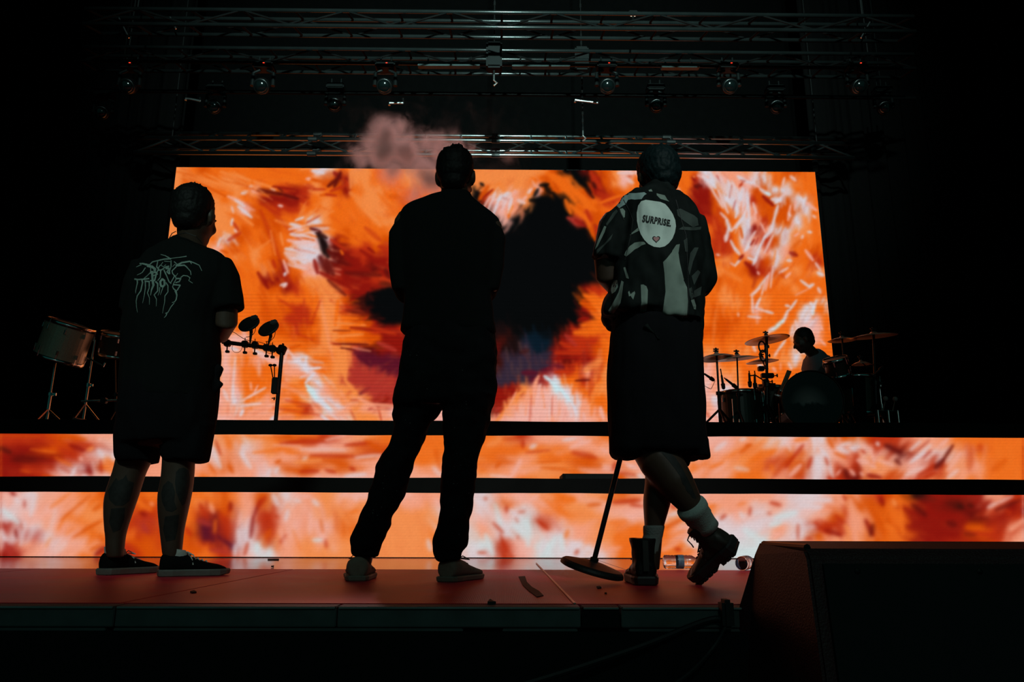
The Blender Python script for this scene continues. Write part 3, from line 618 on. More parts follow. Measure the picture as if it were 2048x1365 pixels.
# front edge of the stage
M_EDGE = mat('worn_edge_board', (0.26, 0.28, 0.27), 0.5, 0.1, 0.5, 9)
M_EDGE2 = mat('dark_edge_board', (0.075, 0.09, 0.088), 0.7, 0.0, 0.5, 14)
bm = new(); box(bm, (0, 2.1, -0.6), (14, 0.03, 1.0))
o = obj('wall_stage_front', bm, M_BLACK); tag(o, kind='structure')
xe = [XL, -3.6, -2.1, -0.98, -0.42, 0.2, 0.24 + 0.06, 1.6, 2.9, XR]
for i, (a, b_) in enumerate(zip(xe[:-1], xe[1:])):
    
    bm = new(); box(bm, ((a + b_) / 2, 2.1, -0.026), (b_ - a - 0.004, 0.06, 0.050), bev=0.002)
    obj('edge_board', bm, M_EDGE2 if i != 5 else M_BLACK, o)
    bm = new(); box(bm, ((a + b_) / 2, 2.066, -0.004), (b_ - a - 0.01, 0.006, 0.005), bev=0.001)
    obj('edge_trim', bm, M_EDGE, o)
for a, b_ in [(-6, -2.3), (-2.28, -1.0), (-0.98, -0.1), (0.0, 0.19), (0.32, 0.9), (0.95, 1.7), (1.75, 3)]:
    bm = new(); box(bm, ((a + b_) / 2, 2.09, -0.063), (b_ - a, 0.04, 0.018), bev=0.002)
    obj('lower_rail', bm, M_EDGE2, o)
    bm = new(); box(bm, ((a + b_) / 2, 2.068, -0.0735), (b_ - a, 0.004, 0.0025))
    obj('rail_lip', bm, M_EDGE, o)
bm = new(); box(bm, (0, 0.5, -1.15), (16, 10, 0.1)); o = obj('floor_pit', bm, M_BLACK); tag(o, kind='structure')

# risers
def riser(name, label, Yf, Yb, z0, z1, fh):
    t = thing(name, label, 'riser', (0, Yf, z0))
    n = 6
    for i in range(n):
        a = XL + (XR - XL) * i / n; b_ = XL + (XR - XL) * (i + 1) / n
        bm = new(); box(bm, ((a + b_) / 2, (Yf + Yb) / 2, z1 - 0.03), (b_ - a - 0.004, Yb - Yf - 0.01, 0.06), bev=0.003)
        obj('deck_platform', bm, M_BLACK, t)
    # cloth fascia with a slightly wavy hem
    bm = new()
    N = 160
    top, bot = [], []
    for i in range(N + 1):
        x = XL + (XR - XL) * i / N
        w = noise.noise(Vector((x * 1.3, z1, 0))) * 0.004 + noise.noise(Vector((x * 4, z1, 3))) * 0.002
        w2 = noise.noise(Vector((x * 1.1, z1, 9))) * 0.005
        top.append((x, z1 + 0.002 + w2)); bot.append((x, z1 - fh + w))
    for (y, s) in ((Yf - 0.028, 1), (Yf - 0.004, -1)):
        pass
    V = [[bm.verts.new((x, Yf - 0.03, z)) for x, z in bot], [bm.verts.new((x, Yf - 0.03, z)) for x, z in top],
         [bm.verts.new((x, Yf - 0.004, z)) for x, z in top], [bm.verts.new((x, Yf - 0.004, z)) for x, z in bot]]
    for k in range(4):
        a, b_ = V[k], V[(k + 1) % 4]
        for i in range(N):
            bm.faces.new((a[i], a[i + 1], b_[i + 1], b_[i]))
    obj('fascia', bm, M_FASC, t)
    bm = new()
    for i in range(13):
        x = XL + 0.3 + i * (XR - XL - 0.6) / 12
        box(bm, (x, Yb - 0.2, (z0 + z1 - 0.06) / 2), (0.05, 0.05, z1 - 0.06 - z0))
    o2 = obj('support_legs', bm, M_BLACKM, t); o2['kind'] = 'stuff'
    return t
riser('riser', 'long low black riser just above the stage floor with bright screen face', YL, YU, 0.0, ZL, 0.098)
riser('riser', 'upper black riser at the back carrying the drum kits', YU, 9.25, ZL - 0.003, ZU, 0.112)

def led_wall(label, canvas, X0, X1, Z0, Z1, Y, nx, nz, depth=0.08, mirror=None, cab=0.5):
    t = thing('led_screen', label, 'screen', ((X0 + X1) / 2, Y, Z0))
    led_sheet('display', t, canvas, X0, X1, Z0, Z1, Y, nx, nz, mirror)
    bm = new(); box(bm, ((X0 + X1) / 2, Y + depth / 2 + 0.004, (Z0 + Z1) / 2), (X1 - X0 + 0.02, depth, Z1 - Z0 + 0.02), bev=0.004)
    obj('cabinet', bm, M_BLACK, t)
    return t
led_wall('lowest bright screen strip just above the red stage floor', c2, -5.6, 5.6, 0.004, 0.47, YL + 0.004, 1300, 66, 0.06, (2, 2046))
led_wall('middle screen strip between the two black riser edges', c1, -6.2, 6.2, 0.532, 0.98, YU + 0.004, 1300, 60, 0.06, (2, 2046))
a0 = at(353, 334, YM); a1 = at(1630, 345, YM)
zt = (a0.z + a1.z) / 2
led_wall('large back video wall with orange and white flame picture', cm, a0.x, a1.x, ZU, zt, YM, 760, 340, 0.12, (302, 1698))

# room shell and drapes
bm = new(); box(bm, (0, 11.0, 4), (22, 0.1, 12)); tag(obj('wall_back', bm, mat('dead_black_cloth', (0.003, 0.003, 0.003), 1.0, 0, 0.2, 10, 0, Specular_IOR_Level=0.0)), kind='structure')
bm = new(); box(bm, (0, 5, 9.6), (22, 12, 0.1)); tag(obj('ceiling', bm, M_BLACK), kind='structure')
bm = new(); box(bm, (-9.5, 5, 4), (0.1, 12, 12)); tag(obj('wall_left', bm, M_DRAPE), kind='structure')
bm = new(); box(bm, (9.5, 5, 4), (0.1, 12, 12)); tag(obj('wall_right', bm, M_DRAPE), kind='structure')
def drape(label, X0, X1, Y, z0, z1, group=None):
    bm = new()
    n = int((X1 - X0) / 0.03)
    A = []
    for i in range(n + 1):
        x = X0 + (X1 - X0) * i / n
        y = Y + 0.05 * math.sin(x * 21 + 0.6 * math.sin(x * 5)) + 0.02 * math.sin(x * 47)
        A.append((x, y))
    fr0 = [bm.verts.new((x, y, z0)) for x, y in A]; fr1 = [bm.verts.new((x, y + 0.01, z1)) for x, y in A]
    b0 = [bm.verts.new((x, y + 0.012, z0)) for x, y in A]; b1 = [bm.verts.new((x, y + 0.022, z1)) for x, y in A]
    for i in range(n):
        bm.faces.new((fr0[i], fr0[i + 1], fr1[i + 1], fr1[i])); bm.faces.new((b0[i + 1], b0[i], b1[i], b1[i + 1]))
        bm.faces.new((fr0[i + 1], fr0[i], b0[i], b0[i + 1])); bm.faces.new((fr1[i], fr1[i + 1], b1[i + 1], b1[i]))
    o = obj('stage_drape', bm, M_DRAPE, None, True)
    return tag(o, label, 'drape')
drape('black pleated drape hanging left of the video wall', -8.8, a0.x - 0.12, YM + 0.35, -0.0, 8.5)
drape('black pleated drape hanging right of the video wall', a1.x + 0.12, 8.8, YM + 0.35, -0.0, 8.5)
# ------------------------------------------------------------------ people
M_SKIN = mat('skin', (0.045, 0.028, 0.020), 0.5, 0, 0.12, 25, 0.1, Specular_IOR_Level=0.25)
M_SKIND = mat('skin_tanned', (0.042, 0.024, 0.016), 0.5, 0, 0.12, 25, 0.1, Specular_IOR_Level=0.25)
M_HAIR = mat('dark_hair', (0.004, 0.004, 0.004), 0.6, 0, 0.3, 120, 0.4, Specular_IOR_Level=0.12)
M_SHORT = mat('black_shorts_cloth', (0.006, 0.006, 0.007), 0.95, 0, 0.2, 150, 0.1, Specular_IOR_Level=0.03)
M_TATTOO = mat('tattoo_ink', (0.014, 0.014, 0.013), 0.6, 0, 0.6, 60, Specular_IOR_Level=0.2)

def solidify_mesh(bm, voxel, smooth=3):
    bmesh.ops.recalc_face_normals(bm, faces=bm.faces[:])
    me = bpy.data.meshes.new('tmp')
    bm.to_mesh(me); bm.free()
    o = bpy.data.objects.new('tmp', me)
    COL.objects.link(o)
    m = o.modifiers.new('r', 'REMESH'); m.mode = 'VOXEL'; m.voxel_size = voxel
    if smooth:
        s = o.modifiers.new('s', 'SMOOTH'); s.factor = 0.5; s.iterations = smooth
    dg = bpy.context.evaluated_depsgraph_get()
    me2 = bpy.data.meshes.new_from_object(o.evaluated_get(dg))
    bpy.data.objects.remove(o)
    bpy.data.meshes.remove(me)
    return me2
def wrinkle(me, layers):
    """layers: (amp, (fx,fy,fz), seed)"""
    n = len(me.vertices)
    co = np.empty(n * 3); me.vertices.foreach_get('co', co); co = co.reshape(-1, 3)
    no = np.empty(n * 3); me.vertices.foreach_get('normal', no); no = no.reshape(-1, 3)
    d = np.zeros(n)
    for amp, f, sd in layers:
        d += amp * np.array([noise.noise(Vector((c[0] * f[0] + sd, c[1] * f[1], c[2] * f[2]))) for c in co])
    co = co + no * d[:, None]
    me.vertices.foreach_set('co', co.ravel())
    me.update()
def solid(name, bm, m, parent, voxel=0.008, smooth=3, wr=None, label=None):
    me = solidify_mesh(bm, voxel, smooth)
    if wr: wrinkle(me, wr)
    me.name = name
    o = link(name, me, m, parent, True)
    if label: o['label'] = label
    return o

def ringpts(L, Rr, ry, n=24, p=2.3, ang=0.0):
    c = (L + Rr) / 2
    rx = (Rr - L).length / 2
    out = []
    # ang turns the section about z while keeping its seen half-width rx
    if ang:
        a = math.radians(ang)
        # choose long half axis so that the width seen from the front stays rx
        aa = math.sqrt(max((rx ** 2 - (ry * math.sin(a)) ** 2), 1e-6)) / abs(math.cos(a))
    else:
        a = 0; aa = rx
    for j in range(n):
        t = 2 * PI * j / n
        ct, st = math.cos(t), math.sin(t)
        x = aa * math.copysign(abs(ct) ** (2 / p), ct); y = ry * math.copysign(abs(st) ** (2 / p), st)
        out.append(c + Vector((x * math.cos(a) - y * math.sin(a), x * math.sin(a) + y * math.cos(a), 0)))
    return out
def ploft(bm, rows, Yc, shrink=0.0, ang=0.0, p=2.3, n=24):
    """rows: (y, xl, xr, ry[, dY]) photo rows of one upright form standing at depth Yc"""
    RR = []
    for r in rows:
        y, xl, xr, ry = r[:4]
        Yr = Yc + (r[4] if len(r) > 4 else 0)
        a = at(xl, y, Yr); b_ = at(xr, y, Yr)
        a.x += shrink; b_.x -= shrink
        z = (a.z + b_.z) / 2
        a.z = b_.z = z
        RR.append(ringpts(a, b_, max(ry - shrink, 0.01), n, p, ang))
    rings(bm, RR)
def smooth_rows(rows, k=3):
    """Catmull interpolation of row tuples"""
    out = []
    m = len(rows)
    full = [tuple(r) + (0,) * (5 - len(r)) for r in rows]
    A = np.array(full, float)
    for i in range(m - 1):
        p0, p1, p2, p3 = A[max(i - 1, 0)], A[i], A[i + 1], A[min(i + 2, m - 1)]
        for q in range(k):
            t = q / k
            out.append(tuple(0.5 * ((2 * p1) + (-p0 + p2) * t + (2 * p0 - 5 * p1 + 4 * p2 - p3) * t * t + (-p0 + 3 * p1 - 3 * p2 + p3) * t ** 3)))
    out.append(tuple(A[-1]))
    return out

def head_geo(bm, c, yaw=0, pitch=0, roll=0, s=1.0, ears=True):
    """local frame: +y face, +z up. yaw>0 turns to the viewer's right (+x)."""
    Rm = Matrix.Rotation(-R(yaw), 3, 'Z') @ Matrix.Rotation(-R(pitch), 3, 'X') @ Matrix.Rotation(R(roll), 3, 'Y')
    c = Vector(c)
    P = lambda x, y, z: c + Rm @ (Vector((x, y, z)) * s)
    ell(bm, P(0, -0.012, 0.035), (0.074 * s, 0.093 * s, 0.086 * s), Rm, 24, 14)
    ell(bm, P(0, 0.012, -0.02), (0.066 * s, 0.078 * s, 0.082 * s), Rm, 20, 12)
    ell(bm, P(0, 0.035, -0.068), (0.048 * s, 0.050 * s, 0.042 * s), Rm)
    ell(bm, P(0, 0.036, -0.012), (0.064 * s, 0.056 * s, 0.078 * s), Rm, 20, 12)
    ell(bm, P(0, 0.068, -0.088), (0.022 * s, 0.018 * s, 0.016 * s), Rm)          # chin
    ell(bm, P(0, 0.078, 0.028), (0.052 * s, 0.014 * s, 0.012 * s), Rm)           # brow
    tube(bm, [P(0, 0.083, 0.018), P(0, 0.098, -0.004), P(0, 0.110, -0.026)], [0.008 * s, 0.010 * s, 0.013 * s], 8, True, True)
    for q in (-1, 1):
        ell(bm, P(q * 0.012, 0.096, -0.030), (0.010 * s, 0.010 * s, 0.008 * s), Rm, 8, 6)
        ell(bm, P(q * 0.031, 0.072, 0.010), (0.013 * s, 0.013 * s, 0.011 * s), Rm, 10, 8)   # eye
        ell(bm, P(q * 0.045, 0.055, -0.025), (0.022 * s, 0.022 * s, 0.022 * s), Rm, 10, 8)
        if ears:
            E = Rm @ Matrix.Rotation(q * R(-22), 3, 'Z')
            ell(bm, P(q * 0.080, -0.010, 0.0), (0.007 * s, 0.019 * s, 0.030 * s), E, 12, 10)
            ell(bm, P(q * 0.083, -0.018, 0.006), (0.006 * s, 0.010 * s, 0.026 * s), E, 12, 10)
            ell(bm, P(q * 0.076, -0.002, -0.024), (0.007 * s, 0.009 * s, 0.012 * s), E, 8, 8)
    tube(bm, [P(-0.022, 0.083, -0.056), P(0, 0.091, -0.053), P(0.022, 0.083, -0.056)], [0.003 * s, 0.006 * s, 0.003 * s], 6)
    tube(bm, [P(-0.018, 0.083, -0.063), P(0, 0.090, -0.064), P(0.018, 0.083, -0.063)], [0.003 * s, 0.006 * s, 0.003 * s], 6)
    return Rm, P
def hand_geo(bm, wrist, d, up, side=1, s=1.0, curl=0.7):
    """wrist Vector, d direction of the fingers, up = back of the hand, side=+1 thumb on the +u side"""
    d = Vector(d).normalized(); up = Vector(up)
    up = (up - d * up.dot(d)).normalized(); u = d.cross(up) * side
    wrist = Vector(wrist)
    Rm = Matrix((u, d, up)).transposed()
    ell(bm, wrist + d * 0.045 * s, (0.040 * s, 0.052 * s, 0.016 * s), Rm, 14, 10)
    for i, (o_, l) in enumerate(((0.030, 0.074), (0.010, 0.082), (-0.010, 0.077), (-0.029, 0.060))):
        b0 = wrist + d * 0.080 * s + u * o_ * s
        a = curl * (0.5 + 0.08 * i)
        p = [b0 - d * 0.03 * s, b0]
        dd = d
        ang = 0
        for seg in (0.42, 0.32, 0.26):
            ang += a
            dd = (d * math.cos(ang) - up * math.sin(ang))
            p.append(p[-1] + dd * l * seg * s)
        tube(bm, p, [0.009 * s, 0.0092 * s, 0.0086 * s, 0.0078 * s, 0.0065 * s], 8, True, True)
    t0 = wrist + d * 0.025 * s + u * 0.028 * s
    t1 = t0 + (d * 0.6 + u * 0.75 - up * 0.2).normalized() * 0.040 * s
    t2 = t1 + (d * 0.85 + u * 0.2 - up * 0.5).normalized() * 0.030 * s
    t3 = t2 + (d * 0.8 - u * 0.1 - up * 0.6).normalized() * 0.024 * s
    tube(bm, [t0, t1, t2, t3], [0.014 * s, 0.011 * s, 0.0095 * s, 0.0075 * s], 8, True, True)

def hair_geo(bm, P, Rm, s, spikes=60, top=0.014, sd=1, back=-0.03):
    ell(bm, P(0, -0.026, 0.048), (0.081 * s, 0.090 * s, 0.088 * s), Rm, 24, 14)
    ell(bm, P(0, -0.040, 0.012), (0.077 * s, 0.072 * s, 0.070 * s), Rm, 24, 14)
    ell(bm, P(0, -0.050, back), (0.056 * s, 0.052 * s, 0.045 * s), Rm, 20, 12)
    for q in (-1, 1):
        ell(bm, P(q * 0.030, -0.030, 0.072), (0.046 * s, 0.062 * s, 0.052 * s), Rm, 16, 10)
        ell(bm, P(q * 0.044, -0.030, 0.035), (0.038 * s, 0.060 * s, 0.055 * s), Rm, 16, 10)
    rd = random.Random(sd)
    for i in range(spikes):
        a = rd.uniform(0, 2 * PI); e = rd.uniform(0.35, 1.45)
        v = Vector((math.cos(a) * math.cos(e), math.sin(a) * math.cos(e), math.sin(e)))
        b0 = P(v.x * 0.070, -0.026 + v.y * 0.080, 0.048 + v.z * 0.078)
        sw = Vector((rd.uniform(-.5, .5), rd.uniform(-.6, .4), rd.uniform(-.1, .4)))
        tip = b0 + (Rm @ (v * rd.uniform(0.3, 0.8) + sw * 0.7)) * (top * 1.2 * s)
        tube(bm, [b0, (b0 + tip) / 2, tip], [0.011 * s, 0.006 * s, 0.0025], 6)

# ---- shoes: local frame x heel->toe, y side, z up
def shoe_frame(heel, fwd, up=(0, 0, 1)):
    f = Vector(fwd).normalized()
    u = Vector(up); u = (u - f * u.dot(f)).normalized()
    l = u.cross(f)
    M = Matrix((f, l, u)).transposed()
    h = Vector(heel)
    return lambda x, y, z: h + M @ Vector((x, y, z))
def outline(x, secs):
    for i in range(len(secs) - 1):
        if x <= secs[i + 1][0]:
            t = (x - secs[i][0]) / (secs[i + 1][0] - secs[i][0])
            return [secs[i][k] + (secs[i + 1][k] - secs[i][k]) * t for k in range(1, len(secs[i]))]
    return list(secs[-1][1:])
def shoe(name_parent, T, L_, hi, m_up, m_sole, m_lace=None, boot=0.0, sole_h=0.025, sole_label=None, heel_gap=False, tread=False, vox=0.005):
    k = L_ / 0.29
    secs = [(0.0, 0.022, hi * 0.8), (0.012, 0.031, hi), (0.05, 0.037, hi * 1.02), (0.10, 0.037, hi * 0.93), (0.15, 0.042, hi * 0.72), (0.20, 0.049, hi * 0.56), (0.245, 0.047, hi * 0.47), (0.275, 0.034, hi * 0.36), (0.29, 0.014, hi * 0.20)]
    # upper
    bm = new(); RR = []
    for (x, w, h) in secs:
        r = []
        for j in range(16):
            t = 2 * PI * j / 16
            yy = w * math.copysign(abs(math.cos(t)) ** 0.8, math.cos(t))
            zz = sole_h * 0.6 + (h - sole_h * 0.6) * (0.5 + 0.5 * math.copysign(abs(math.sin(t)) ** 0.75, math.sin(t)))
            yy *= 1 - 0.35 * max(0, math.sin(t)) ** 2
            r.append(T(x * k, yy, zz))
        RR.append(r)
    rings(bm, RR)
    if boot:
        RR = []
        for z, x0_, x1_, w in ((0.03, 0.0, 0.14, 0.034), (hi, 0.0, 0.12, 0.036), (hi + boot * 0.5, -0.002, 0.105, 0.037), (hi + boot, -0.006, 0.112, 0.042), (hi + boot + 0.004, -0.006, 0.112, 0.042)):
            RR.append([T(((x0_ + x1_) / 2 + (x1_ - x0_) / 2 * math.cos(2 * PI * j / 20)) * k, w * math.sin(2 * PI * j / 20), z) for j in range(20)])
        rings(bm, RR)
    up = solid('upper', bm, m_up, name_parent, vox, 3, [(0.003, (40, 40, 40), 3)] if boot else None)
    # sole
    bm = new(); RR = []
    for z, gr in ((0.0, -0.003), (0.004, 0.001), (sole_h * 0.8, 0.003), (sole_h, 0.0)):
        left, right = [], []
        for (x, w, h) in secs:
            X_ = x * k + (-1 if x < 0.005 else (1 if x > 0.28 else 0)) * (0.003 + gr)
            zz = z + (0.006 if x > 0.26 and z < 0.01 else 0)
            left.append(T(X_, w + gr + 0.001, zz)); right.append(T(X_, -w - gr - 0.001, zz))
        RR.append(left + right[::-1])
    rings(bm, RR)
    if tread:
        for i in range(9):
            x = 0.02 + i * 0.03
            if 0.095 < x < 0.13: continue
            w = outline(x, secs)[0]
            a = T(x * k, 0, -0.004)
            Rm = Matrix(((T(1, 0, 0) - T(0, 0, 0)), (T(0, 1, 0) - T(0, 0, 0)), (T(0, 0, 1) - T(0, 0, 0)))).transposed()
            box(bm, a, (0.017, w * 2 + 0.004, 0.012), Rm)
    so = obj('sole', bm, m_sole, name_parent)
    if sole_label: so['label'] = sole_label
    if m_lace:
        bm = new()
        for i in range(5):
            x = (0.115 + i * 0.018) * k
            hgt = outline(0.115 + i * 0.018, secs)[1]
            tube(bm, [T(x, 0.024, hgt - 0.010), T(x + 0.004, 0, hgt + 0.002), T(x + 0.008, -0.024, hgt - 0.010)], 0.0028, 6)
        hgt = outline(0.12, secs)[1]
        for q in (-1, 1):
            tube(bm, [T(0.112 * k, 0, hgt + 0.004), T(0.105 * k, q * 0.02, hgt + 0.016), T(0.13 * k, q * 0.034, hgt + 0.002), T(0.118 * k, q * 0.01, hgt + 0.006)], 0.0024, 6)
            tube(bm, [T(0.112 * k, 0, hgt + 0.004), T(0.125 * k, q * 0.03, hgt - 0.012), T(0.13 * k, q * 0.04, hgt - 0.035)], 0.0022, 6)
        if boot:
            for i in range(4):
                z = hi + boot * (0.15 + 0.22 * i)
                tube(bm, [T(0.095 * k, 0.03, z - 0.006), T(0.112 * k, 0, z + 0.004), T(0.095 * k, -0.03, z)], 0.0028, 6)
            for q in (-1, 1):
                tube(bm, [T(0.115 * k, 0, hi + boot * 0.8), T(0.14 * k, q * 0.012, hi + boot * 0.65), T(0.135 * k, q * 0.02, hi + boot * 0.3), T(0.14 * k, q * 0.02, hi + boot * 0.1)], 0.0024, 6)
        obj('laces', bm, m_lace, name_parent)
    return up

def bvh_of(o):
    me = o.data
    off = Vector(o.location)
    p = o.parent
    while p: off += p.location; p = p.parent
    vs = [v.co + off for v in me.vertices]
    return BVHTree.FromPolygons(vs, [tuple(pp.vertices) for pp in me.polygons])
def project(bvh, x, y, lift=0.0015):
    d = ray(x, y).normalized()
    h = bvh.ray_cast(CAM + d * 0.5, d)
    if h[0] is None: return None
    return h[0] - d * lift
def decal(name, polys, bvh, m, parent, maxlen=5.0, lift=0.0015, label=None):
    if name in ('print', 'tattoo'):
        for q in polys: o = decal1(name, [q], bvh, m, parent, maxlen, lift, label)
        return o
    return decal1(name, polys, bvh, m, parent, maxlen, lift, label)
def decal1(name, polys, bvh, m, parent, maxlen=5.0, lift=0.0015, label=None):
    """flat print given in the garment's seen outline, laid on the cloth surface"""
    bm = new()
    for poly in polys:
        vs = [bm.verts.new((x, y, 0)) for x, y in poly]
        try: bm.faces.new(vs)
        except ValueError: continue
    bmesh.ops.triangulate(bm, faces=bm.faces[:])
    for _ in range(7):
        es = [e for e in bm.edges if e.calc_length() > maxlen]
        if not es: break
        bmesh.ops.subdivide_edges(bm, edges=es, cuts=1)
        bmesh.ops.triangulate(bm, faces=bm.faces[:])
    dead = []
    for v in bm.verts:
        q = project(bvh, v.co.x, v.co.y, lift)
        if q is None: dead.append(v)
        else: v.co = q
    bmesh.ops.delete(bm, geom=dead, context='VERTS')
    o = obj(name, bm, m, parent, True)
    if label: o['label'] = label
    return o
def ribbon(pts, w0, w1=None):
    """tapered stroke polygon from a polyline in photo px"""
    w1 = w0 * 0.3 if w1 is None else w1
    P = [Vector((x, y)) for x, y in pts]
    out = []
    for i in range(len(P) - 1):
        a, b_ = P[i], P[i + 1]
        d = (b_ - a)
        if d.length < 0.01: continue
        n = Vector((-d.y, d.x)).normalized()
        t0, t1 = i / (len(P) - 1), (i + 1) / (len(P) - 1)
        wa = (w0 + (w1 - w0) * t0) / 2; wb = (w0 + (w1 - w0) * t1) / 2
        e = d.normalized() * min(wa, wb) * 0.4
        out.append([tuple(a + n * wa - e), tuple(a - n * wa - e), tuple(b_ - n * wb + e), tuple(b_ + n * wb + e)])
    return out

WR_CLOTH = [(0.010, (9, 9, 4), 1.7), (0.006, (22, 22, 9), 5.1)]
WR_LEG = [(0.010, (12, 12, 7), 2.7), (0.007, (20, 20, 22), 8.1)]

# =========== person 1: left, black T-shirt
def person_left():
    Yc = 3.28
    t = thing('person', 'person in black T-shirt with pale spiky print and black shorts, tattooed calves', 'person', at(300, 1150, Yc).xy.to_3d())
    # body
    bm = new()
    hc = at(389, 438, Yc - 0.02)
    Rm, P = head_geo(bm, hc, yaw=9, pitch=4, s=1.12)
    tube(bm, [hc + Vector((-.005, -0.02, -0.05)), at(385, 492, Yc - 0.0), at(372, 520, Yc)], [0.058, 0.062, 0.075], 16, True, True)
    tor = [(505, 318, 432, 0.07), (525, 285, 462, 0.10), (560, 262, 470, 0.12), (620, 258, 440, 0.135), (700, 255, 432, 0.15), (780, 252, 430, 0.155), (860, 250, 418, 0.14), (895, 262, 400, 0.11)]
    ploft(bm, smooth_rows(tor), Yc, 0.012, -20)
    Ll = [(870, 248, 322, 0.085), (915, 236, 304, 0.07), (942, 229, 291, 0.064), (965, 221, 283, 0.062), (991, 213, 275, 0.062), (1017, 210, 266, 0.058), (1054, 211, 254, 0.047), (1077, 213, 249, 0.040), (1100, 213, 247, 0.037), (1116, 217, 245, 0.032)]
    Lr = [(870, 330, 405, 0.085), (912, 328, 389, 0.07), (938, 326, 387, 0.064), (965, 323, 385, 0.062), (991, 318, 381, 0.062), (1024, 318, 374, 0.058), (1060, 321, 367, 0.047), (1090, 324, 364, 0.040), (1108, 326, 362, 0.036), (1118, 330, 358, 0.032)]
    YL_, YR_ = 3.33, 3.27
    ploft(bm, smooth_rows(Ll), YL_); ploft(bm, smooth_rows(Lr), YR_)
    # arms: both bent, hands held in front of the belly
    aR = [at(440, 555, Yc - 0.03), at(450, 590, Yc - 0.03), at(452, 645, Yc - 0.02), at(440, 668, Yc + 0.10), at(415, 655, Yc + 0.26)]
    tube(bm, aR, [0.060, 0.056, 0.050, 0.044, 0.030], 16, True, True)
    aL = [at(282, 550, Yc), at(268, 600, Yc + 0.02), at(272, 655, Yc + 0.06), at(300, 668, Yc + 0.18), at(345, 655, Yc + 0.32)]
    tube(bm, aL, [0.060, 0.055, 0.050, 0.043, 0.030], 16, True, True)
    hand_geo(bm, aR[-1], (-0.8, 0.5, -0.1), (0.3, 0.6, 0.6), 1, 1.0, 0.6)
    hand_geo(bm, aL[-1], (0.8, 0.4, -0.1), (-0.2, 0.6, 0.6), -1, 1.0, 0.6)
    body = solid('body', bm, M_SKIN, t, 0.0075, 3)
    # hair
    bm = new(); hair_geo(bm, P, Rm, 1.12, 90, 0.016, 3)
    solid('hair', bm, M_HAIR, t, 0.005, 1, [(0.0022, (90, 90, 90), 1)])
    # T-shirt
    bm = new()
    tor = [(484, 345, 400, 0.062), (491, 322, 408, 0.078), (500, 300, 424, 0.095), (512, 281, 446, 0.11), (530, 268, 460, 0.125), (560, 256, 466, 0.14), (600, 250, 452, 0.15), (650, 246, 438, 0.16), (690, 244, 437, 0.165), (716, 243, 439, 0.168), (750, 242, 436, 0.17), (780, 242, 432, 0.17), (800, 242, 431, 0.168), (803, 243, 430, 0.165)]
    ploft(bm, smooth_rows(tor), Yc, 0.0, -20)
    tube(bm, [at(432, 532, Yc - 0.03), at(444, 560, Yc - 0.035), at(454, 600, Yc - 0.03), at(456, 620, Yc - 0.03)], [0.074, 0.076, 0.072, 0.070], 18, True)
    tube(bm, [at(290, 528, Yc), at(276, 565, Yc), at(270, 620, Yc + 0.03)], [0.060, 0.064, 0.066], 18)
    tube(bm, [at(372, 480, Yc), at(370, 500, Yc)], [0.062, 0.08], 18)
    tee = solid('t_shirt', bm, M_TEE, t, 0.008, 9, [(0.010, (9, 9, 4), 1.7), (0.004, (22, 22, 9), 5.1)])
    # pocket things bulging at the hip
    bm = new()
    ploft(bm, smooth_rows([(760, 245, 434, 0.168), (782, 243, 433, 0.17), (820, 240, 433, 0.168), (842, 239, 432, 0.16), (869, 237, 425, 0.15), (886, 238, 422, 0.14)]), Yc, 0, -15)
    ploft(bm, smooth_rows([(850, 239, 330, 0.11), (869, 237, 324, 0.11), (892, 236, 320, 0.105), (914, 237, 314, 0.10), (924, 242, 313, 0.09)]), YL_ - 0.02)
    ploft(bm, smooth_rows([(850, 318, 430, 0.11), (869, 322, 425, 0.11), (895, 325, 420, 0.108), (912, 327, 417, 0.10), (923, 334, 414, 0.09)]), YR_ - 0.01)
    tube(bm, [at(424, 728, Yc - 0.02), at(436, 740, Yc - 0.02), at(432, 752, Yc - 0.02)], [0.012, 0.026, 0.02], 10, True, True)
    tube(bm, [at(424, 758, Yc - 0.02), at(441, 771, Yc - 0.02), at(430, 782, Yc - 0.02)], [0.015, 0.017, 0.012], 10, True, True)
    solid('shorts', bm, M_SHORT, t, 0.008, 2, WR_CLOTH)
    # in-ear cable round the neck
    bm = new()
    cp = [at(340, 488, Yc - 0.03), at(339, 476, Yc + 0.0), at(344, 467, Yc + 0.03), at(352, 463, Yc + 0.05)]
    tube(bm, cp, 0.002, 6)
    obj('earphone_cable', bm, M_RUB, t)
    bm = new()
    tube(bm, [at(352, 470, Yc - 0.10), at(372, 466, Yc - 0.125), at(392, 473, Yc - 0.12), at(404, 486, Yc - 0.09)], 0.0018, 6)
    obj('earphone_cable', bm, M_RUB, t)
    # tattoos: printed patches on the calves
    bv = bvh_of(body)
    blobs = [[(352, 945), (358, 938), (368, 936), (377, 941), (380, 955), (379, 972), (375, 990), (370, 1008), (364, 1012), (358, 1000), (352, 985), (350, 965)],
             [(326, 972), (336, 962), (345, 968), (350, 985), (348, 1003), (354, 1018), (344, 1025), (332, 1022), (324, 1005), (322, 988)],
             [(224, 968), (232, 956), (236, 962), (246, 958), (252, 950), (256, 962), (268, 966), (264, 985), (258, 1003), (246, 1012), (230, 1012), (218, 1000), (216, 982)],
             [(222, 1018), (250, 1016), (248, 1040), (240, 1060), (226, 1066), (218, 1045)], [(330, 1034), (358, 1030), (356, 1055), (350, 1080), (332, 1084), (326, 1060)]]
    decal('tattoo', blobs, bv, M_TATTOO, body, 4, 0.001)
    # T-shirt print
    M_PRINT = mat('grey_green_print', (0.17, 0.24, 0.21), 0.8, 0, 0.55, 45)
    bt = bvh_of(tee)
    S = lambda q: [(260 + a / 9.75, 500 + b_ / 9.75) for a, b_ in q]
    polys = []
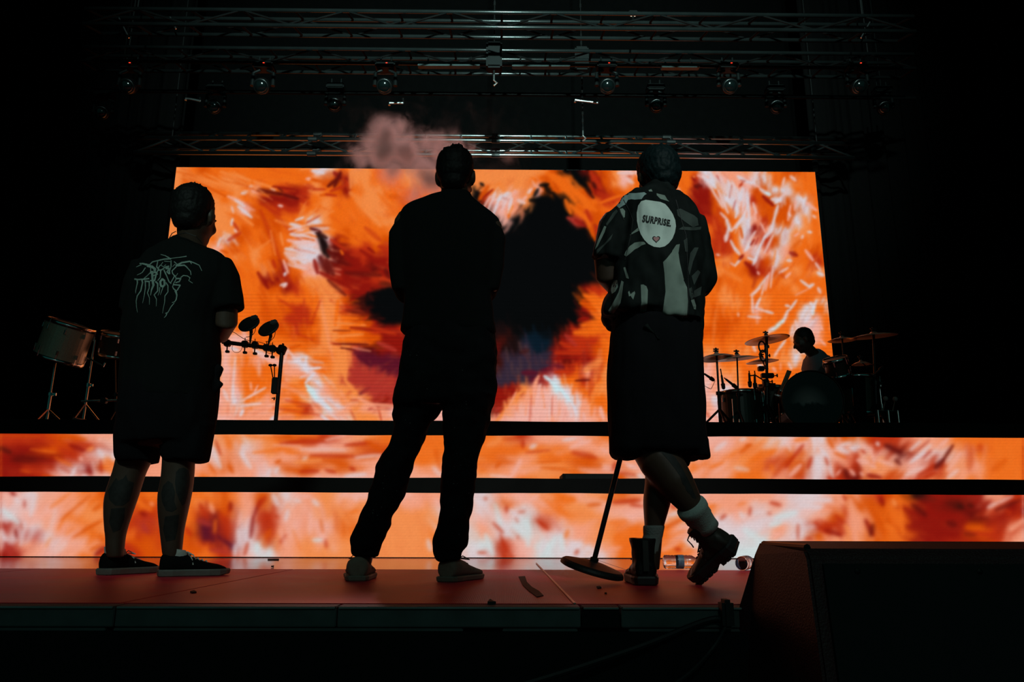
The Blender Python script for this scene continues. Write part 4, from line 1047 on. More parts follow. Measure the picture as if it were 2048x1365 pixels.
    def st(q, w0, w1=None):
        polys.extend(ribbon(S(q), w0 * 1.15, None if w1 is None else w1 * 1.15))
    st([(600, 90), (690, 115), (800, 180)], 0.8, 2.2); st([(800, 165), (980, 145), (1100, 125)], 0.8, 1.6)
    st([(790, 175), (680, 180), (560, 205), (440, 235), (370, 300)], 2.2, 1.8); st([(370, 300), (250, 270), (190, 268)], 3.4, 2.2); st([(220, 290), (120, 335)], 1.8, .6)
    st([(340, 310), (430, 330), (490, 380), (480, 420)], 4.5, 4); st([(300, 350), (240, 440), (200, 465), (140, 490)], 1.6, 1.0)
    st([(405, 340), (400, 440), (330, 510), (260, 570)], 1.6, 1.2); st([(430, 420), (440, 600), (455, 680)], 3.6, 4); st([(400, 450), (520, 440), (480, 600), (400, 600)], 2.6, 2.2)
    st([(420, 520), (540, 470)], 2.4, 2.0); st([(545, 200), (520, 330), (560, 380)], 1.6, 2.4); st([(590, 300), (560, 340), (520, 470)], 1.5, 1.5)
    st([(550, 400), (620, 390), (680, 340), (760, 320)], 2, 2.4); st([(600, 390), (590, 540), (540, 600)], 2.2, 1.2); st([(660, 390), (720, 520), (760, 620), (800, 660)], 2.2, 1.5)
    st([(700, 360), (760, 360), (770, 470)], 3.6, 2.6); st([(760, 370), (720, 430), (760, 465)], 2, 2); st([(800, 210), (800, 330), (750, 470)], 1.8, 1.6); st([(670, 220), (780, 230)], 1, 1)
    st([(640, 240), (600, 300), (650, 330), (700, 290)], 1, 1); st([(860, 230), (930, 290)], 1.6, 1); st([(900, 310), (1010, 250), (1160, 225), (1240, 250), (1350, 300), (1400, 410)], 3.4, 0.8)
    st([(910, 310), (1060, 300), (1100, 330), (1180, 420), (1190, 490)], 2.8, 1.0); st([(1160, 215), (1200, 275)], 1.5, 1); st([(900, 330), (820, 410), (830, 460), (870, 510), (790, 650)], 1.8, 1.6)
    st([(880, 280), (830, 330)], 1.2, .8); st([(880, 500), (900, 570), (850, 660), (830, 720)], 1.6, 1.2); st([(900, 560), (990, 560), (960, 620), (890, 640)], 2.6, 1.8); st([(850, 680), (980, 690), (920, 790)], 2.2, 1.8)
    st([(990, 540), (1040, 500), (1120, 510), (1170, 545), (1145, 600), (1220, 650)], 1.8, .8); st([(930, 460), (900, 510)], 1, .7)
    # row of letters T H R O N E like thorny uprights
    st([(90, 570), (150, 580), (260, 575), (370, 560)], 2.6, 2.4); st([(140, 580), (145, 640), (110, 800), (110, 850)], 2.6, .5); st([(230, 580), (245, 640), (210, 800), (140, 900), (120, 1000), (125, 1100), (145, 1220)], 2.8, .5)
    st([(300, 600), (300, 740), (280, 880), (245, 1040)], 2.2, .5); st([(290, 610), (380, 620)], 2.6, 2.6); st([(375, 620), (375, 740), (340, 840), (380, 940), (378, 1070)], 2.2, .5)
    st([(460, 680), (420, 780), (400, 890)], 4, .6); st([(500, 620), (540, 660), (540, 800), (470, 880), (515, 960), (512, 1100)], 3.0, .6)
    st([(630, 570), (590, 620), (600, 700), (640, 720), (675, 680), (670, 600), (630, 570)], 3.4, 3.4); st([(580, 730), (575, 820), (545, 890)], 1.6, .6); st([(640, 740), (590, 880)], 1.4, .5)
    st([(700, 640), (740, 700), (740, 820), (680, 900), (675, 1020), (650, 1140), (635, 1240)], 2.0, .5); st([(830, 720), (850, 760), (900, 800), (910, 880)], 1.5, 2.6)
    st([(880, 800), (915, 880), (900, 970), (870, 1015), (820, 1030)], 2.6, 1.0); st([(860, 1040), (800, 1110), (740, 1220), (690, 1240)], 1.4, 1.2); st([(720, 1240), (700, 1290), (665, 1325)], 1.8, .6)
    decal('shirt_print', polys, bt, M_PRINT, tee, 4, 0.0015, 'pale grey-green spiky thorn lettering on the back')
    # shoes and socks
    M_SH = mat('black_canvas', (0.006, 0.006, 0.006), 0.95, 0, 0.3, 180, 0, Specular_IOR_Level=0.04)
    M_WS = mat('scuffed_white_rubber', (0.12, 0.11, 0.10), 0.6, 0, 0.3, 40)
    M_SK = mat('grey_white_sock', (0.42, 0.46, 0.44), 0.95, 0, 0.1, 200, 0.4)
    M_LACE = mat('white_lace', (0.5, 0.52, 0.5), 0.8)
    for (hx, tx, yb, Yf, dy, lab) in ((203, 284, 1154, 3.33, 0.13, 'far'), (317, 436, 1156, 3.25, 0.02, 'near')):
        a = atz(hx, yb, 0.0); a.y = Yf; a.z = 0.0
        h = at(hx, yb, Yf); tt = at(tx, yb, Yf + dy)
        h.z = 0; tt.z = 0
        d = tt - h
        Lg = d.length
        Lg = max(Lg, 0.265)
        if d.length < Lg: d.y = math.sqrt(max(Lg ** 2 - d.x ** 2, 0.0004))
        e = bpy.data.objects.new('shoe', None); COL.objects.link(e); e.parent = t; e.location = h - Vector(t.location)
        shoe(e, (lambda T0: lambda x, y, z: T0(x, y * 1.22, z))(shoe_frame(h, d)), Lg, 0.095, M_SH, M_WS, M_LACE, 0, 0.028, 'off-white rubber sole')
        bm = new()
        T = shoe_frame(h, d)
        RR = []
        for z, x0_, x1_, w in ((0.03, 0.012, 0.13, 0.030), (0.07, 0.008, 0.115, 0.034), (0.09, 0.006, 0.100, 0.036), (0.108, 0.004, 0.092, 0.037)):
            RR.append([T((x0_ + x1_) / 2 + (x1_ - x0_) / 2 * math.cos(2 * PI * j / 18), w * math.sin(2 * PI * j / 18), z - 0.006 * math.cos(2 * PI * j / 18)) for j in range(18)])
        rings(bm, RR)
        obj('sock', bm, M_SK, t, True)
    return t
person_left()

# =========== person 2: centre, all in black
def person_centre():
    Yc = 3.03
    t = thing('person', 'tall person standing feet apart in plain black shirt, dark trousers and beige shoes', 'person', at(850, 1160, Yc).xy.to_3d())
    bm = new()
    hc = at(911, 358, Yc)
    Rm, P = head_geo(bm, hc, yaw=5, pitch=3, s=0.98)
    tube(bm, [hc + Vector((0, -0.018, -0.05)), at(909, 395, Yc - 0.01), at(905, 425, Yc)], [0.058, 0.060, 0.08], 16, True, True)
    ploft(bm, smooth_rows([(410, 850, 955, 0.06), (425, 815, 985, 0.09), (460, 802, 995, 0.115), (530, 806, 990, 0.125), (590, 812, 982, 0.115), (640, 812, 985, 0.115), (700, 808, 990, 0.13), (770, 796, 990, 0.13), (815, 795, 980, 0.12)]), Yc, 0.014)
    LL = [(800, 792, 880, 0.085), (846, 792, 864, 0.08), (894, 780, 838, 0.07), (956, 756, 812, 0.062), (1026, 732, 784, 0.06), (1088, 718, 754, 0.04), (1120, 716, 748, 0.04), (1140, 712, 742, 0.042)]
    LR = [(800, 892, 984, 0.085), (861, 892, 970, 0.08), (909, 895, 955, 0.07), (986, 888, 942, 0.062), (1062, 886, 934, 0.055), (1108, 884, 918, 0.04), (1130, 884, 918, 0.04), (1148, 882, 920, 0.042)]
    ploft(bm, smooth_rows(LL), 3.06, 0.006); ploft(bm, smooth_rows(LR), 3.0, 0.006)
    a1 = [at(815, 445, Yc), at(806, 505, Yc), at(811, 572, Yc - 0.01), at(838, 590, Yc + 0.12), at(885, 570, Yc + 0.25)]
    a2 = [at(978, 455, Yc), at(985, 505, Yc), at(978, 572, Yc - 0.01), at(955, 592, Yc + 0.12), at(915, 585, Yc + 0.24)]
    for a in (a1, a2): tube(bm, a, [0.056, 0.050, 0.044, 0.040, 0.028], 16, True, True)
    hand_geo(bm, a1[-1], (0.75, 0.1, 0.25), (0.1, 1, 0.2), -1, 1.0, 0.5)
    hand_geo(bm, a2[-1], (-0.75, 0.15, 0.1), (0.1, 1, 0.2), 1, 1.0, 0.5)
    body = solid('body', bm, M_SKIND, t, 0.0075, 3)
    bm = new(); hair_geo(bm, P, Rm, 0.98, 90, 0.020, 8, -0.045)
    tube(bm, [P(-0.01, -0.03, 0.12), P(0.0, -0.03, 0.148)], [0.012, 0.003], 6); tube(bm, [P(0.03, -0.03, 0.118), P(0.022, -0.03, 0.145)], [0.012, 0.003], 6)
    solid('hair', bm, M_HAIR, t, 0.005, 1, [(0.0022, (90, 90, 90), 1)])
    bm = new()
    ploft(bm, smooth_rows([(388, 884, 943, 0.066), (394, 878, 944, 0.07), (400, 850, 949, 0.082), (407, 828, 957, 0.092), (416, 808, 968, 0.104), (428, 800, 985, 0.112), (445, 796, 994, 0.122), (475, 797, 996, 0.13), (530, 801, 993, 0.135), (560, 805, 989, 0.132), (583, 808, 983, 0.13), (617, 806, 987, 0.128), (640, 803, 989, 0.128), (655, 799, 992, 0.128), (662, 798, 994, 0.128), (668, 803, 992, 0.124), (672, 810, 990, 0.120)]), Yc)
    tube(bm, [at(828, 440, Yc), at(809, 470, Yc), at(807, 530, Yc - 0.005), at(810, 572, Yc - 0.01), at(816, 582, Yc + 0.04), at(838, 590, Yc + 0.12), at(868, 578, Yc + 0.22)], [0.066, 0.064, 0.060, 0.054, 0.056, 0.052, 0.042], 18, True, True)
    tube(bm, [at(970, 450, Yc), at(984, 480, Yc), at(982, 530, Yc - 0.005), at(976, 572, Yc - 0.01), at(972, 582, Yc + 0.04), at(955, 592, Yc + 0.12), at(925, 588, Yc + 0.22)], [0.066, 0.063, 0.058, 0.050, 0.052, 0.050, 0.042], 18, True, True)
    solid('shirt', bm, M_TEE, t, 0.008, 9, [(0.008, (8, 8, 3), 4.7), (0.003, (18, 18, 9), 5.1)])
    bm = new()
    ploft(bm, smooth_rows([(640, 812, 988, 0.115), (668, 808, 992, 0.125), (700, 804, 994, 0.14), (748, 796, 993, 0.145), (784, 789, 992, 0.14), (806, 787, 989, 0.13), (815, 788, 983, 0.115)]), Yc, p=2.5)
    ploft(bm, smooth_rows([(790, 788, 890, 0.115), (815, 787, 884, 0.11), (832, 787, 875, 0.105), (846, 788, 866, 0.10), (860, 786, 858, 0.098), (872, 784, 852, 0.095), (894, 774, 843, 0.09), (908, 764, 838, 0.088), (923, 756, 832, 0.088), (938, 751, 826, 0.086), (956, 747, 820, 0.084), (975, 740, 814, 0.082), (993, 734, 807, 0.08), (1026, 721, 791, 0.08), (1042, 715, 784, 0.08), (1059, 709, 778, 0.078), (1074, 704, 770, 0.076), (1085, 702, 764, 0.074), (1100, 703, 760, 0.068), (1108, 705, 758, 0.066), (1114, 712, 758, 0.062)], 2), 3.06, p=2.1)
    ploft(bm, smooth_rows([(790, 884, 992, 0.115), (817, 886, 983, 0.11), (835, 886, 978, 0.105), (861, 886, 974, 0.10), (878, 886, 969, 0.098), (890, 888, 965, 0.095), (905, 890, 961, 0.09), (920, 886, 957, 0.088), (931, 884, 955, 0.086), (945, 885, 952, 0.085), (958, 882, 950, 0.084), (986, 881, 947, 0.082), (1010, 880, 945, 0.08), (1030, 879, 943, 0.08), (1048, 874, 940, 0.08), (1062, 870, 939, 0.08), (1076, 866, 938, 0.078), (1087, 865, 937, 0.076), (1095, 866, 934, 0.072), (1104, 868, 927, 0.066), (1112, 870, 925, 0.062), (1121, 873, 923, 0.060)], 2), 3.0, p=2.1)
    trousers = solid('trousers', bm, mat('dark_denim', (0.006, 0.0065, 0.007), 0.95, 0, 0.5, 25, 0.2, Specular_IOR_Level=0.03), t, 0.0075, 2, [(0.008, (10, 10, 9), 2.7), (0.008, (16, 16, 24), 8.1)])
    # specks of paint on the trousers
    bv = bvh_of(trousers); rd = random.Random(5); pol = []
    for i in range(70):
        leg = rd.random() < 0.5
        y = rd.uniform(700, 1080)
        if leg: x = rd.uniform(905, 940)
        else:
            k = (y - 815) / 290
            x = 835 - max(k, 0) * 95 + rd.uniform(-22, 22)
        s_ = rd.uniform(0.3, 1.1); a = rd.uniform(0, 3)
        pol.append([(x + s_ * math.cos(a + q) * (1.8 if q in (0,) else 1), y + s_ * 0.7 * math.sin(a + q)) for q in (0, 1.3, 2.6, 3.9, 5.2)])
    decal('paint_specks', pol, bv, mat('pale_paint', (0.08, 0.09, 0.085), 0.7), trousers, 4, 0.0012)['kind'] = 'stuff'
    M_BE = mat('beige_suede', (0.17, 0.13, 0.10), 0.9, 0, 0.25, 60, 0.3)
    M_BS = mat('cream_sole', (0.17, 0.14, 0.11), 0.7, 0, 0.2, 60)
    for (hx, tx, yb, Yf, dy, wdt) in ((714, 722, 1161, 3.0, 0.25, 1), (891, 938, 1167, 2.96, 0.22, 1)):
        h = at(hx, yb, Yf); h.z = 0
        tt = at(tx, yb, Yf + dy); tt.z = 0
        d = tt - h; Lg = 0.28
        e = bpy.data.objects.new('shoe', None); COL.objects.link(e); e.parent = t; e.location = h - Vector(t.location)
        T0 = shoe_frame(h, d)
        T = (lambda T0: lambda x, y, z: T0(x, y * 1.25, z))(T0)
        shoe(e, T, Lg, 0.088, M_BE, M_BS, M_BE, 0, 0.02)
    return t
person_centre()

# =========== person 3: right, printed shirt, long black shorts
def person_right():
    Yc = 2.86
    t = thing('person', 'person in oversized printed shirt reading SURPRISE, long black shorts, crossed legs and brown boots', 'person', at(1310, 1168, Yc).xy.to_3d())
    bm = new()
    hc = at(1315, 363, Yc + 0.05)
    Rm, P = head_geo(bm, hc, yaw=-14, pitch=12, s=1.0)
    tube(bm, [hc + Vector((0.01, -0.03, -0.05)), at(1316, 396, Yc + 0.02), at(1312, 425, Yc)], [0.055, 0.058, 0.075], 16, True, True)
    ploft(bm, smooth_rows([(410, 1262, 1365, 0.06), (430, 1240, 1390, 0.09), (470, 1232, 1396, 0.12), (540, 1236, 1390, 0.13), (600, 1238, 1385, 0.125), (680, 1232, 1392, 0.13), (760, 1228, 1395, 0.14), (840, 1232, 1390, 0.13)]), Yc, 0.012)
    # standing leg
    stand = [(820, 1270, 1370, 0.095), (900, 1282, 1362, 0.085), (950, 1291, 1352, 0.062), (1000, 1287, 1342, 0.060), (1030, 1288, 1334, 0.050), (1060, 1289, 1326, 0.042), (1100, 1283, 1322, 0.042), (1140, 1280, 1318, 0.044)]
    ploft(bm, smooth_rows(stand), Yc + 0.0)
    # crossed leg, knee forward, shin towards the viewer's right
    K = at(1322, 925, Yc - 0.07)
    A_ = at(1409, 1050, Yc - 0.09)
    tube(bm, [at(1285, 820, Yc + 0.02), at(1302, 885, Yc - 0.02), K, at(1352, 968, Yc - 0.09), at(1380, 1008, Yc - 0.10), A_], [0.085, 0.085, 0.078, 0.066, 0.046, 0.040], 20, True, True)
    # arms
    sl = [at(1225, 450, Yc), at(1212, 505, Yc - 0.01), at(1214, 552, Yc), at(1238, 580, Yc + 0.10), at(1290, 600, Yc + 0.25)]
    sr = [at(1385, 455, Yc), at(1398, 520, Yc), at(1392, 580, Yc), at(1372, 600, Yc + 0.12), at(1325, 600, Yc + 0.26)]
    for a in (sl, sr): tube(bm, a, [0.056, 0.050, 0.046, 0.040, 0.028], 16, True, True)
    hand_geo(bm, sl[-1], (0.6, 0.35, 0.1), (-0.1, 0.9, 0.4), -1, 1.0, 0.8)
    hand_geo(bm, sr[-1], (-0.6, 0.3, 0.2), (0.1, 0.9, 0.4), 1, 1.0, 0.8)
    body = solid('body', bm, M_SKIND, t, 0.0075, 3)
    decal('tattoo', [[(1322, 905), (1334, 903), (1350, 915), (1362, 932), (1374, 955), (1386, 980), (1393, 998), (1384, 996), (1374, 975), (1366, 970), (1360, 952), (1350, 938), (1338, 922)],
                     [(1368, 962), (1380, 975), (1388, 990), (1378, 988), (1372, 980)]], bvh_of(body), M_TATTOO, body, 4, 0.001)
    bm = new(); hair_geo(bm, P, Rm, 1.09, 120, 0.018, 21)
    solid('hair', bm, mat('blue_black_hair', (0.004, 0.010, 0.011), 0.55, 0, 0.4, 120, 0.4, Specular_IOR_Level=0.06), t, 0.005, 1, [(0.003, (110, 110, 60), 1)])
    # shorts, wide and long
    bm = new()
    ploft(bm, smooth_rows([(640, 1226, 1398, 0.14), (680, 1221, 1401, 0.15), (736, 1217, 1403, 0.16), (790, 1216, 1404, 0.165), (829, 1217, 1406, 0.165), (850, 1218, 1408, 0.165), (874, 1218, 1411, 0.165), (893, 1219, 1413, 0.16), (905, 1220, 1415, 0.155), (911, 1228, 1413, 0.14)]), Yc, p=2.4)
    ploft(bm, [(880, 1218, 1330, 0.14), (904, 1219, 1300, 0.14), (912, 1224, 1290, 0.13), (918, 1232, 1275, 0.10)], Yc)
    ploft(bm, [(880, 1330, 1412, 0.14), (904, 1345, 1414, 0.14), (914, 1350, 1415, 0.135), (919, 1356, 1415, 0.13)], Yc + 0.02)
    ploft(bm, [(900, 1345, 1378, 0.05), (925, 1358, 1377, 0.045), (932, 1366, 1377, 0.04)], Yc + 0.02)
    solid('shorts', bm, M_SHORT, t, 0.008, 2, WR_CLOTH)
    bm = new(); tube(bm, [at(1402, 760, Yc - 0.03), at(1405, 785, Yc - 0.05), at(1406, 800, Yc - 0.05), at(1403, 822, Yc - 0.03)], 0.002, 6)
    obj('drawstring', bm, M_RUB, t)
    # shirt
    M_SHIRT = mat('patterned_shirt_dark', (0.007, 0.009, 0.0085), 0.75, 0, 0.9, 14, 0.2, Specular_IOR_Level=0.05)
    bm = new()
    ploft(bm, smooth_rows([(383, 1284, 1345, 0.07), (388, 1258, 1352, 0.078), (394, 1243, 1361, 0.088), (403, 1236, 1372, 0.10), (420, 1233, 1388, 0.115), (445, 1232, 1396, 0.13), (480, 1231, 1400, 0.142), (520, 1230, 1402, 0.15), (560, 1226, 1403, 0.155), (588, 1219, 1404, 0.16), (605, 1211, 1404, 0.163), (618, 1206, 1404, 0.165), (630, 1204, 1404, 0.165), (636, 1208, 1403, 0.162)]), Yc, p=2.3)
    # uneven hem: long tails
    ploft(bm, [(610, 1208, 1260, 0.10), (632, 1201, 1252, 0.10), (645, 1206, 1240, 0.085), (658, 1219, 1232, 0.06)], Yc + 0.08)
    ploft(bm, smooth_rows([(600, 1240, 1404, 0.162), (636, 1252, 1404, 0.16), (648, 1276, 1404, 0.155), (652, 1284, 1404, 0.152)]), Yc + 0.0)
    ploft(bm, [(640, 1372, 1404, 0.10), (665, 1376, 1403, 0.09), (690, 1384, 1401, 0.075), (700, 1392, 1399, 0.06)], Yc)
    tube(bm, [at(1290, 650, Yc - 0.14), at(1305, 662, Yc - 0.15), at(1320, 682, Yc - 0.152)], [0.02, 0.014, 0.006], 8)
    # sleeves
    tube(bm, [at(1252, 422, Yc), at(1243, 446, Yc - 0.005), at(1232, 480, Yc - 0.01), at(1221, 512, Yc - 0.01), at(1219, 524, Yc - 0.01)], [0.062, 0.074, 0.078, 0.076, 0.074], 20)
    tube(bm, [at(1374, 444, Yc), at(1381, 475, Yc), at(1387, 530, Yc), at(1393, 565, Yc), at(1391, 586, Yc)], [0.072, 0.075, 0.075, 0.071, 0.052], 20)
    tube(bm, [at(1316, 382, Yc + 0.02), at(1314, 400, Yc)], [0.062, 0.085], 20)
    shirt = solid('shirt', bm, M_SHIRT, t, 0.0075, 6, [(0.016, (8, 8, 3), 7.7), (0.011, (20, 20, 9), 5.1), (0.006, (38, 38, 14), 1.1)])
    bv = bvh_of(shirt)
    A1 = lambda q: [(1180 + a / 7.18, 370 + b_ / 7.18) for a, b_ in q]      # zoom used when measuring the print
    A2 = lambda q: [(1180 + a / 7.877, 540 + b_ / 7.877) for a, b_ in q]
    m_pale = mat('pale_print_cloth', (0.50, 0.56, 0.52), 0.85, 0, 0.10, 30, 0.1)
    m_teal = mat('grey_teal_print_cloth', (0.24, 0.32, 0.31), 0.85, 0, 0.2, 20, 0.1)
    m_grey = mat('grey_green_print_cloth', (0.17, 0.21, 0.18), 0.85, 0, 0.3, 22, 0.1)
    m_dim = mat('dim_green_print_cloth', (0.026, 0.036, 0.031), 0.85, 0, 0.4, 22, 0.1)
    m_ink = mat('black_ink', (0.010, 0.010, 0.010), 0.8)
    oval = [(690, 300), (735, 235), (800, 215), (900, 228), (1010, 245), (1080, 275), (1130, 330), (1190, 420), (1225, 510), (1235, 590), (1220, 680), (1185, 770), (1130, 840), (1070, 885), (1000, 900), (920, 890), (840, 850), (780, 790), (730, 710), (695, 620), (675, 520), (672, 400)]
    decal('oval_patch', [A1(oval)], bv, m_pale, shirt, 4, 0.0020, 'pale oval patch')
    decal('shoulder_panel', [A1([(318, 255), (360, 205), (430, 150), (500, 122), (560, 118), (650, 118), (780, 105), (815, 130), (780, 150), (740, 205), (640, 212), (590, 205), (545, 215), (510, 280), (470, 300), (420, 335), (380, 300)])], bv, m_teal, shirt, 4, 0.0018)
    decal('print', [A1(q) for q in (
        [(425, 345), (470, 335), (505, 375), (500, 460), (485, 475), (450, 410)],
        [(690, 615), (700, 660), (640, 690), (600, 710), (570, 725), (610, 680)],
        [(955, 120), (1075, 150), (1110, 210), (1140, 240), (1060, 215), (1010, 200), (960, 150)],
        [(840, 75), (880, 60), (900, 95), (850, 95)],
        [(1040, 900), (1140, 960), (1240, 860), (1290, 850), (1270, 980), (1290, 1120), (1350, 1365), (1080, 1365), (1050, 1110), (1100, 1060), (1180, 960), (1180, 950)][2:],
        [(490, 1010), (510, 960), (570, 880), (640, 830), (720, 815), (780, 820), (800, 850), (740, 870), (700, 900), (640, 930), (560, 1000), (520, 1030)],
        [(60, 1085), (150, 1035), (200, 990), (240, 1010), (290, 1075), (240, 1100), (180, 1112)],
        [(205, 590), (235, 600), (210, 680), (160, 780), (110, 880), (70, 930), (110, 800), (160, 690)],
        [(480, 1190), (505, 1180), (540, 1280), (560, 1350), (520, 1340)],
    )], bv, m_grey, shirt, 4, 0.0018)
    decal('print', [A2(q) for q in (
        [(385, 160), (430, 165), (440, 270), (400, 340), (345, 380), (330, 330), (340, 230)],
        [(495, 170), (530, 190), (500, 420), (480, 520), (430, 610), (370, 690), (300, 680), (290, 640), (340, 560), (400, 450), (450, 350)],
        [(800, 235), (840, 230), (890, 260), (912, 320), (905, 520), (880, 700), (870, 800), (780, 740), (790, 620), (810, 520)],
        [(1170, 0), (1400, 0), (1470, 150), (1530, 280), (1545, 500), (1530, 740), (1500, 785), (1400, 805), (1200, 800), (1150, 850), (1110, 780), (1150, 640), (1170, 480), (1190, 350)],
        [(945, 985), (1000, 1010), (1030, 1060), (980, 1040)], [(1035, 1040), (1070, 1070), (1108, 1130), (1060, 1095)],
        [(730, 790), (800, 800), (870, 870), (800, 850), (740, 830)], [(500, 735), (545, 690), (555, 700), (530, 750)],
        [(600, 350), (620, 330), (635, 380), (660, 440), (700, 330), (712, 370), (680, 470), (640, 410), (615, 420)],
        [(1590, 480), (1640, 460), (1670, 560), (1668, 625), (1640, 620)], [(1640, 860), (1690, 940), (1720, 1040), (1680, 1000)],
    )], bv, m_grey, shirt, 4, 0.0018)
    decal('print', [A1(q) for q in (
        [(1245, 355), (1300, 340), (1400, 390), (1500, 440), (1545, 480), (1560, 580), (1480, 610), (1350, 520), (1260, 440)],
        [(1270, 640), (1330, 600), (1480, 610), (1600, 600), (1590, 640), (1500, 655), (1400, 650)],
        [(1345, 800), (1395, 760), (1405, 960), (1370, 960)], [(1440, 980), (1500, 900), (1560, 900), (1480, 1100), (1430, 1300), (1410, 1200)],
        [(230, 560), (330, 400), (380, 350), (400, 380), (330, 480), (240, 590)], [(100, 930), (200, 850), (330, 700), (300, 780), (180, 900), (80, 1020)],
    )] + [A2(q) for q in ([(1560, 300), (1600, 270), (1640, 420), (1600, 480), (1570, 400)], [(1600, 100), (1700, 0), (1740, 40), (1640, 240)], [(1540, 720), (1600, 830), (1560, 900), (1550, 1100), (1500, 1150), (1500, 850)], [(1640, 330), (1760, 260), (1740, 400), (1640, 440)])], bv, m_dim, shirt, 4, 0.0016)
    # wording and heart on the oval
    cu = bpy.data.curves.new('txt', 'FONT'); cu.body = 'SURPRISE.'; cu.shear = 0.25; cu.size = 1.0; cu.space_character = 1.10; cu.offset = 0.050; cu.resolution_u = 3
    o = bpy.data.objects.new('txt', cu); COL.objects.link(o)
    me = bpy.data.meshes.new_from_object(o.evaluated_get(bpy.context.evaluated_depsgraph_get()))
    bpy.data.objects.remove(o)
    xs_ = [v.co.x for v in me.vertices]; w = max(xs_) - min(xs_); x0_ = min(xs_)
    bm = new(); bm.from_mesh(me)
    bmesh.ops.triangulate(bm, faces=bm.faces[:])
    for v in bm.verts:
        u = (v.co.x - x0_) / w
        gx = 1284.2 + u * 57.5
        gy = 443.5 + 6.5 * u + 3.0 * u * u - (v.co.y / 0.73) * (13.8 - 1.2 * u)
        v.co = (gx, gy, 0)
    for _ in range(3):
        es = [e for e in bm.edges if e.calc_length() > 3]
        if not es: break
        bmesh.ops.subdivide_edges(bm, edges=es, cuts=1); bmesh.ops.triangulate(bm, faces=bm.faces[:])
    for v in bm.verts:
        q = project(bv, v.co.x, v.co.y, 0.0034)
        if q is not None: v.co = q
    o = obj('lettering', bm, m_ink, shirt, False); o['label'] = 'black slanted capitals reading SURPRISE.'
    def heart(cx, cy, s):
        return [(cx + s * 16 * math.sin(q) ** 3, cy - s * (13 * math.cos(q) - 5 * math.cos(2 * q) - 2 * math.cos(3 * q) - math.cos(4 * q))) for q in [2 * PI * i / 36 for i in range(36)]]
    decal('heart_outline', [heart(1312.5, 478.5, 0.50)], bv, m_ink, shirt, 3, 0.0030)
    decal('heart', [heart(1312.5, 478.3, 0.36)], bv, mat('dusty_pink', (0.36, 0.17, 0.17), 0.8), shirt, 3, 0.0040, 'small dusty pink heart')
    # seams
    for q in ([(1247, 400), (1258, 420), (1266, 440), (1262, 470), (1250, 520)], [(1352, 400), (1360, 430), (1372, 470), (1376, 540), (1378, 600), (1376, 650)], [(1222, 395), (1232, 410), (1243, 430), (1248, 440)]):
        decal('seam', ribbon(q, 1.4, 1.0), bv, m_ink, shirt, 4, 0.0026)
    # socks
    M_SO = mat('grey_green_sock', (0.24, 0.31, 0.28), 0.95, 0, 0.15, 180, 0.5)
    M_SO2 = mat('grey_sock', (0.15, 0.165, 0.155), 0.95, 0, 0.15, 180, 0.5)
    bm = new(); d = (A_ - K).normalized()
    c0 = at(1381, 1012, Yc - 0.12); c1_ = at(1414, 1058, Yc - 0.08)
    tube(bm, [c0, c0.lerp(c1_, .12), c0.lerp(c1_, .25), c0.lerp(c1_, .3), c0.lerp(c1_, .5), c0.lerp(c1_, .56), c0.lerp(c1_, .8), c1_], [0.054, 0.056, 0.054, 0.050, 0.050, 0.047, 0.045, 0.046], 24)
    obj('sock', bm, M_SO, t, True)['label'] = 'pale grey-green crew sock'
    bm = new(); ploft(bm, smooth_rows([(1052, 1288, 1328, 0.047), (1056, 1287, 1328, 0.048), (1066, 1287, 1326, 0.046), (1072, 1287, 1325, 0.044), (1085, 1283, 1322, 0.044), (1110, 1281, 1320, 0.042)]), Yc)
    obj('sock', bm, M_SO2, t, True)
    # boots
    M_BT = mat('dark_brown_leather', (0.026, 0.022, 0.017), 0.5, 0, 0.3, 35, 0.2, Specular_IOR_Level=0.2)
    M_BT2 = mat('black_leather', (0.007, 0.006, 0.006), 0.5, 0, 0.3, 35, 0.2, Specular_IOR_Level=0.15)
    h = at(1293, 1170, Yc - 0.06); h.z = 0.001
    e = bpy.data.objects.new('boot', None); COL.objects.link(e); e.parent = t; e.location = h - Vector(t.location)
    T = shoe_frame(h, Vector((0.022, 0.28, 0)))
    T2 = lambda x, y, z: T(x, y * 1.2, z)
    shoe(e, T2, 0.285, 0.095, M_BT2, M_RUB, M_RUB, 0.060, 0.03)
    bm = new()
    for i, z in enumerate((0.045, 0.075, 0.105, 0.135)):
        pass
    box(bm, T(-0.012, 0, 0.10), (0.020, 0.004, 0.105), Matrix.Rotation(R(0), 3, 'X'), 0.001)
    o = obj('heel_strap', bm, mat('grey_webbing', (0.02, 0.022, 0.02), 0.9), e)
    # raised boot, standing on its toe
    toe = at(1396, 1166, Yc + 0.05); toe.z = 0.022
    heel = at(1474, 1092, Yc - 0.10)
    fw = (toe - heel)
    e = bpy.data.objects.new('boot', None); COL.objects.link(e); e.parent = t; e.location = toe - Vector(t.location)
    T = shoe_frame(heel, fw, A_ - heel)
    T = (lambda T0: lambda x, y, z: T0(x, y * 1.15, z))(T)
    shoe(e, T, fw.length + 0.012, 0.092, M_BT, M_RUB, M_RUB, 0.055, 0.034, None, tread=True)
    return t
person_right()
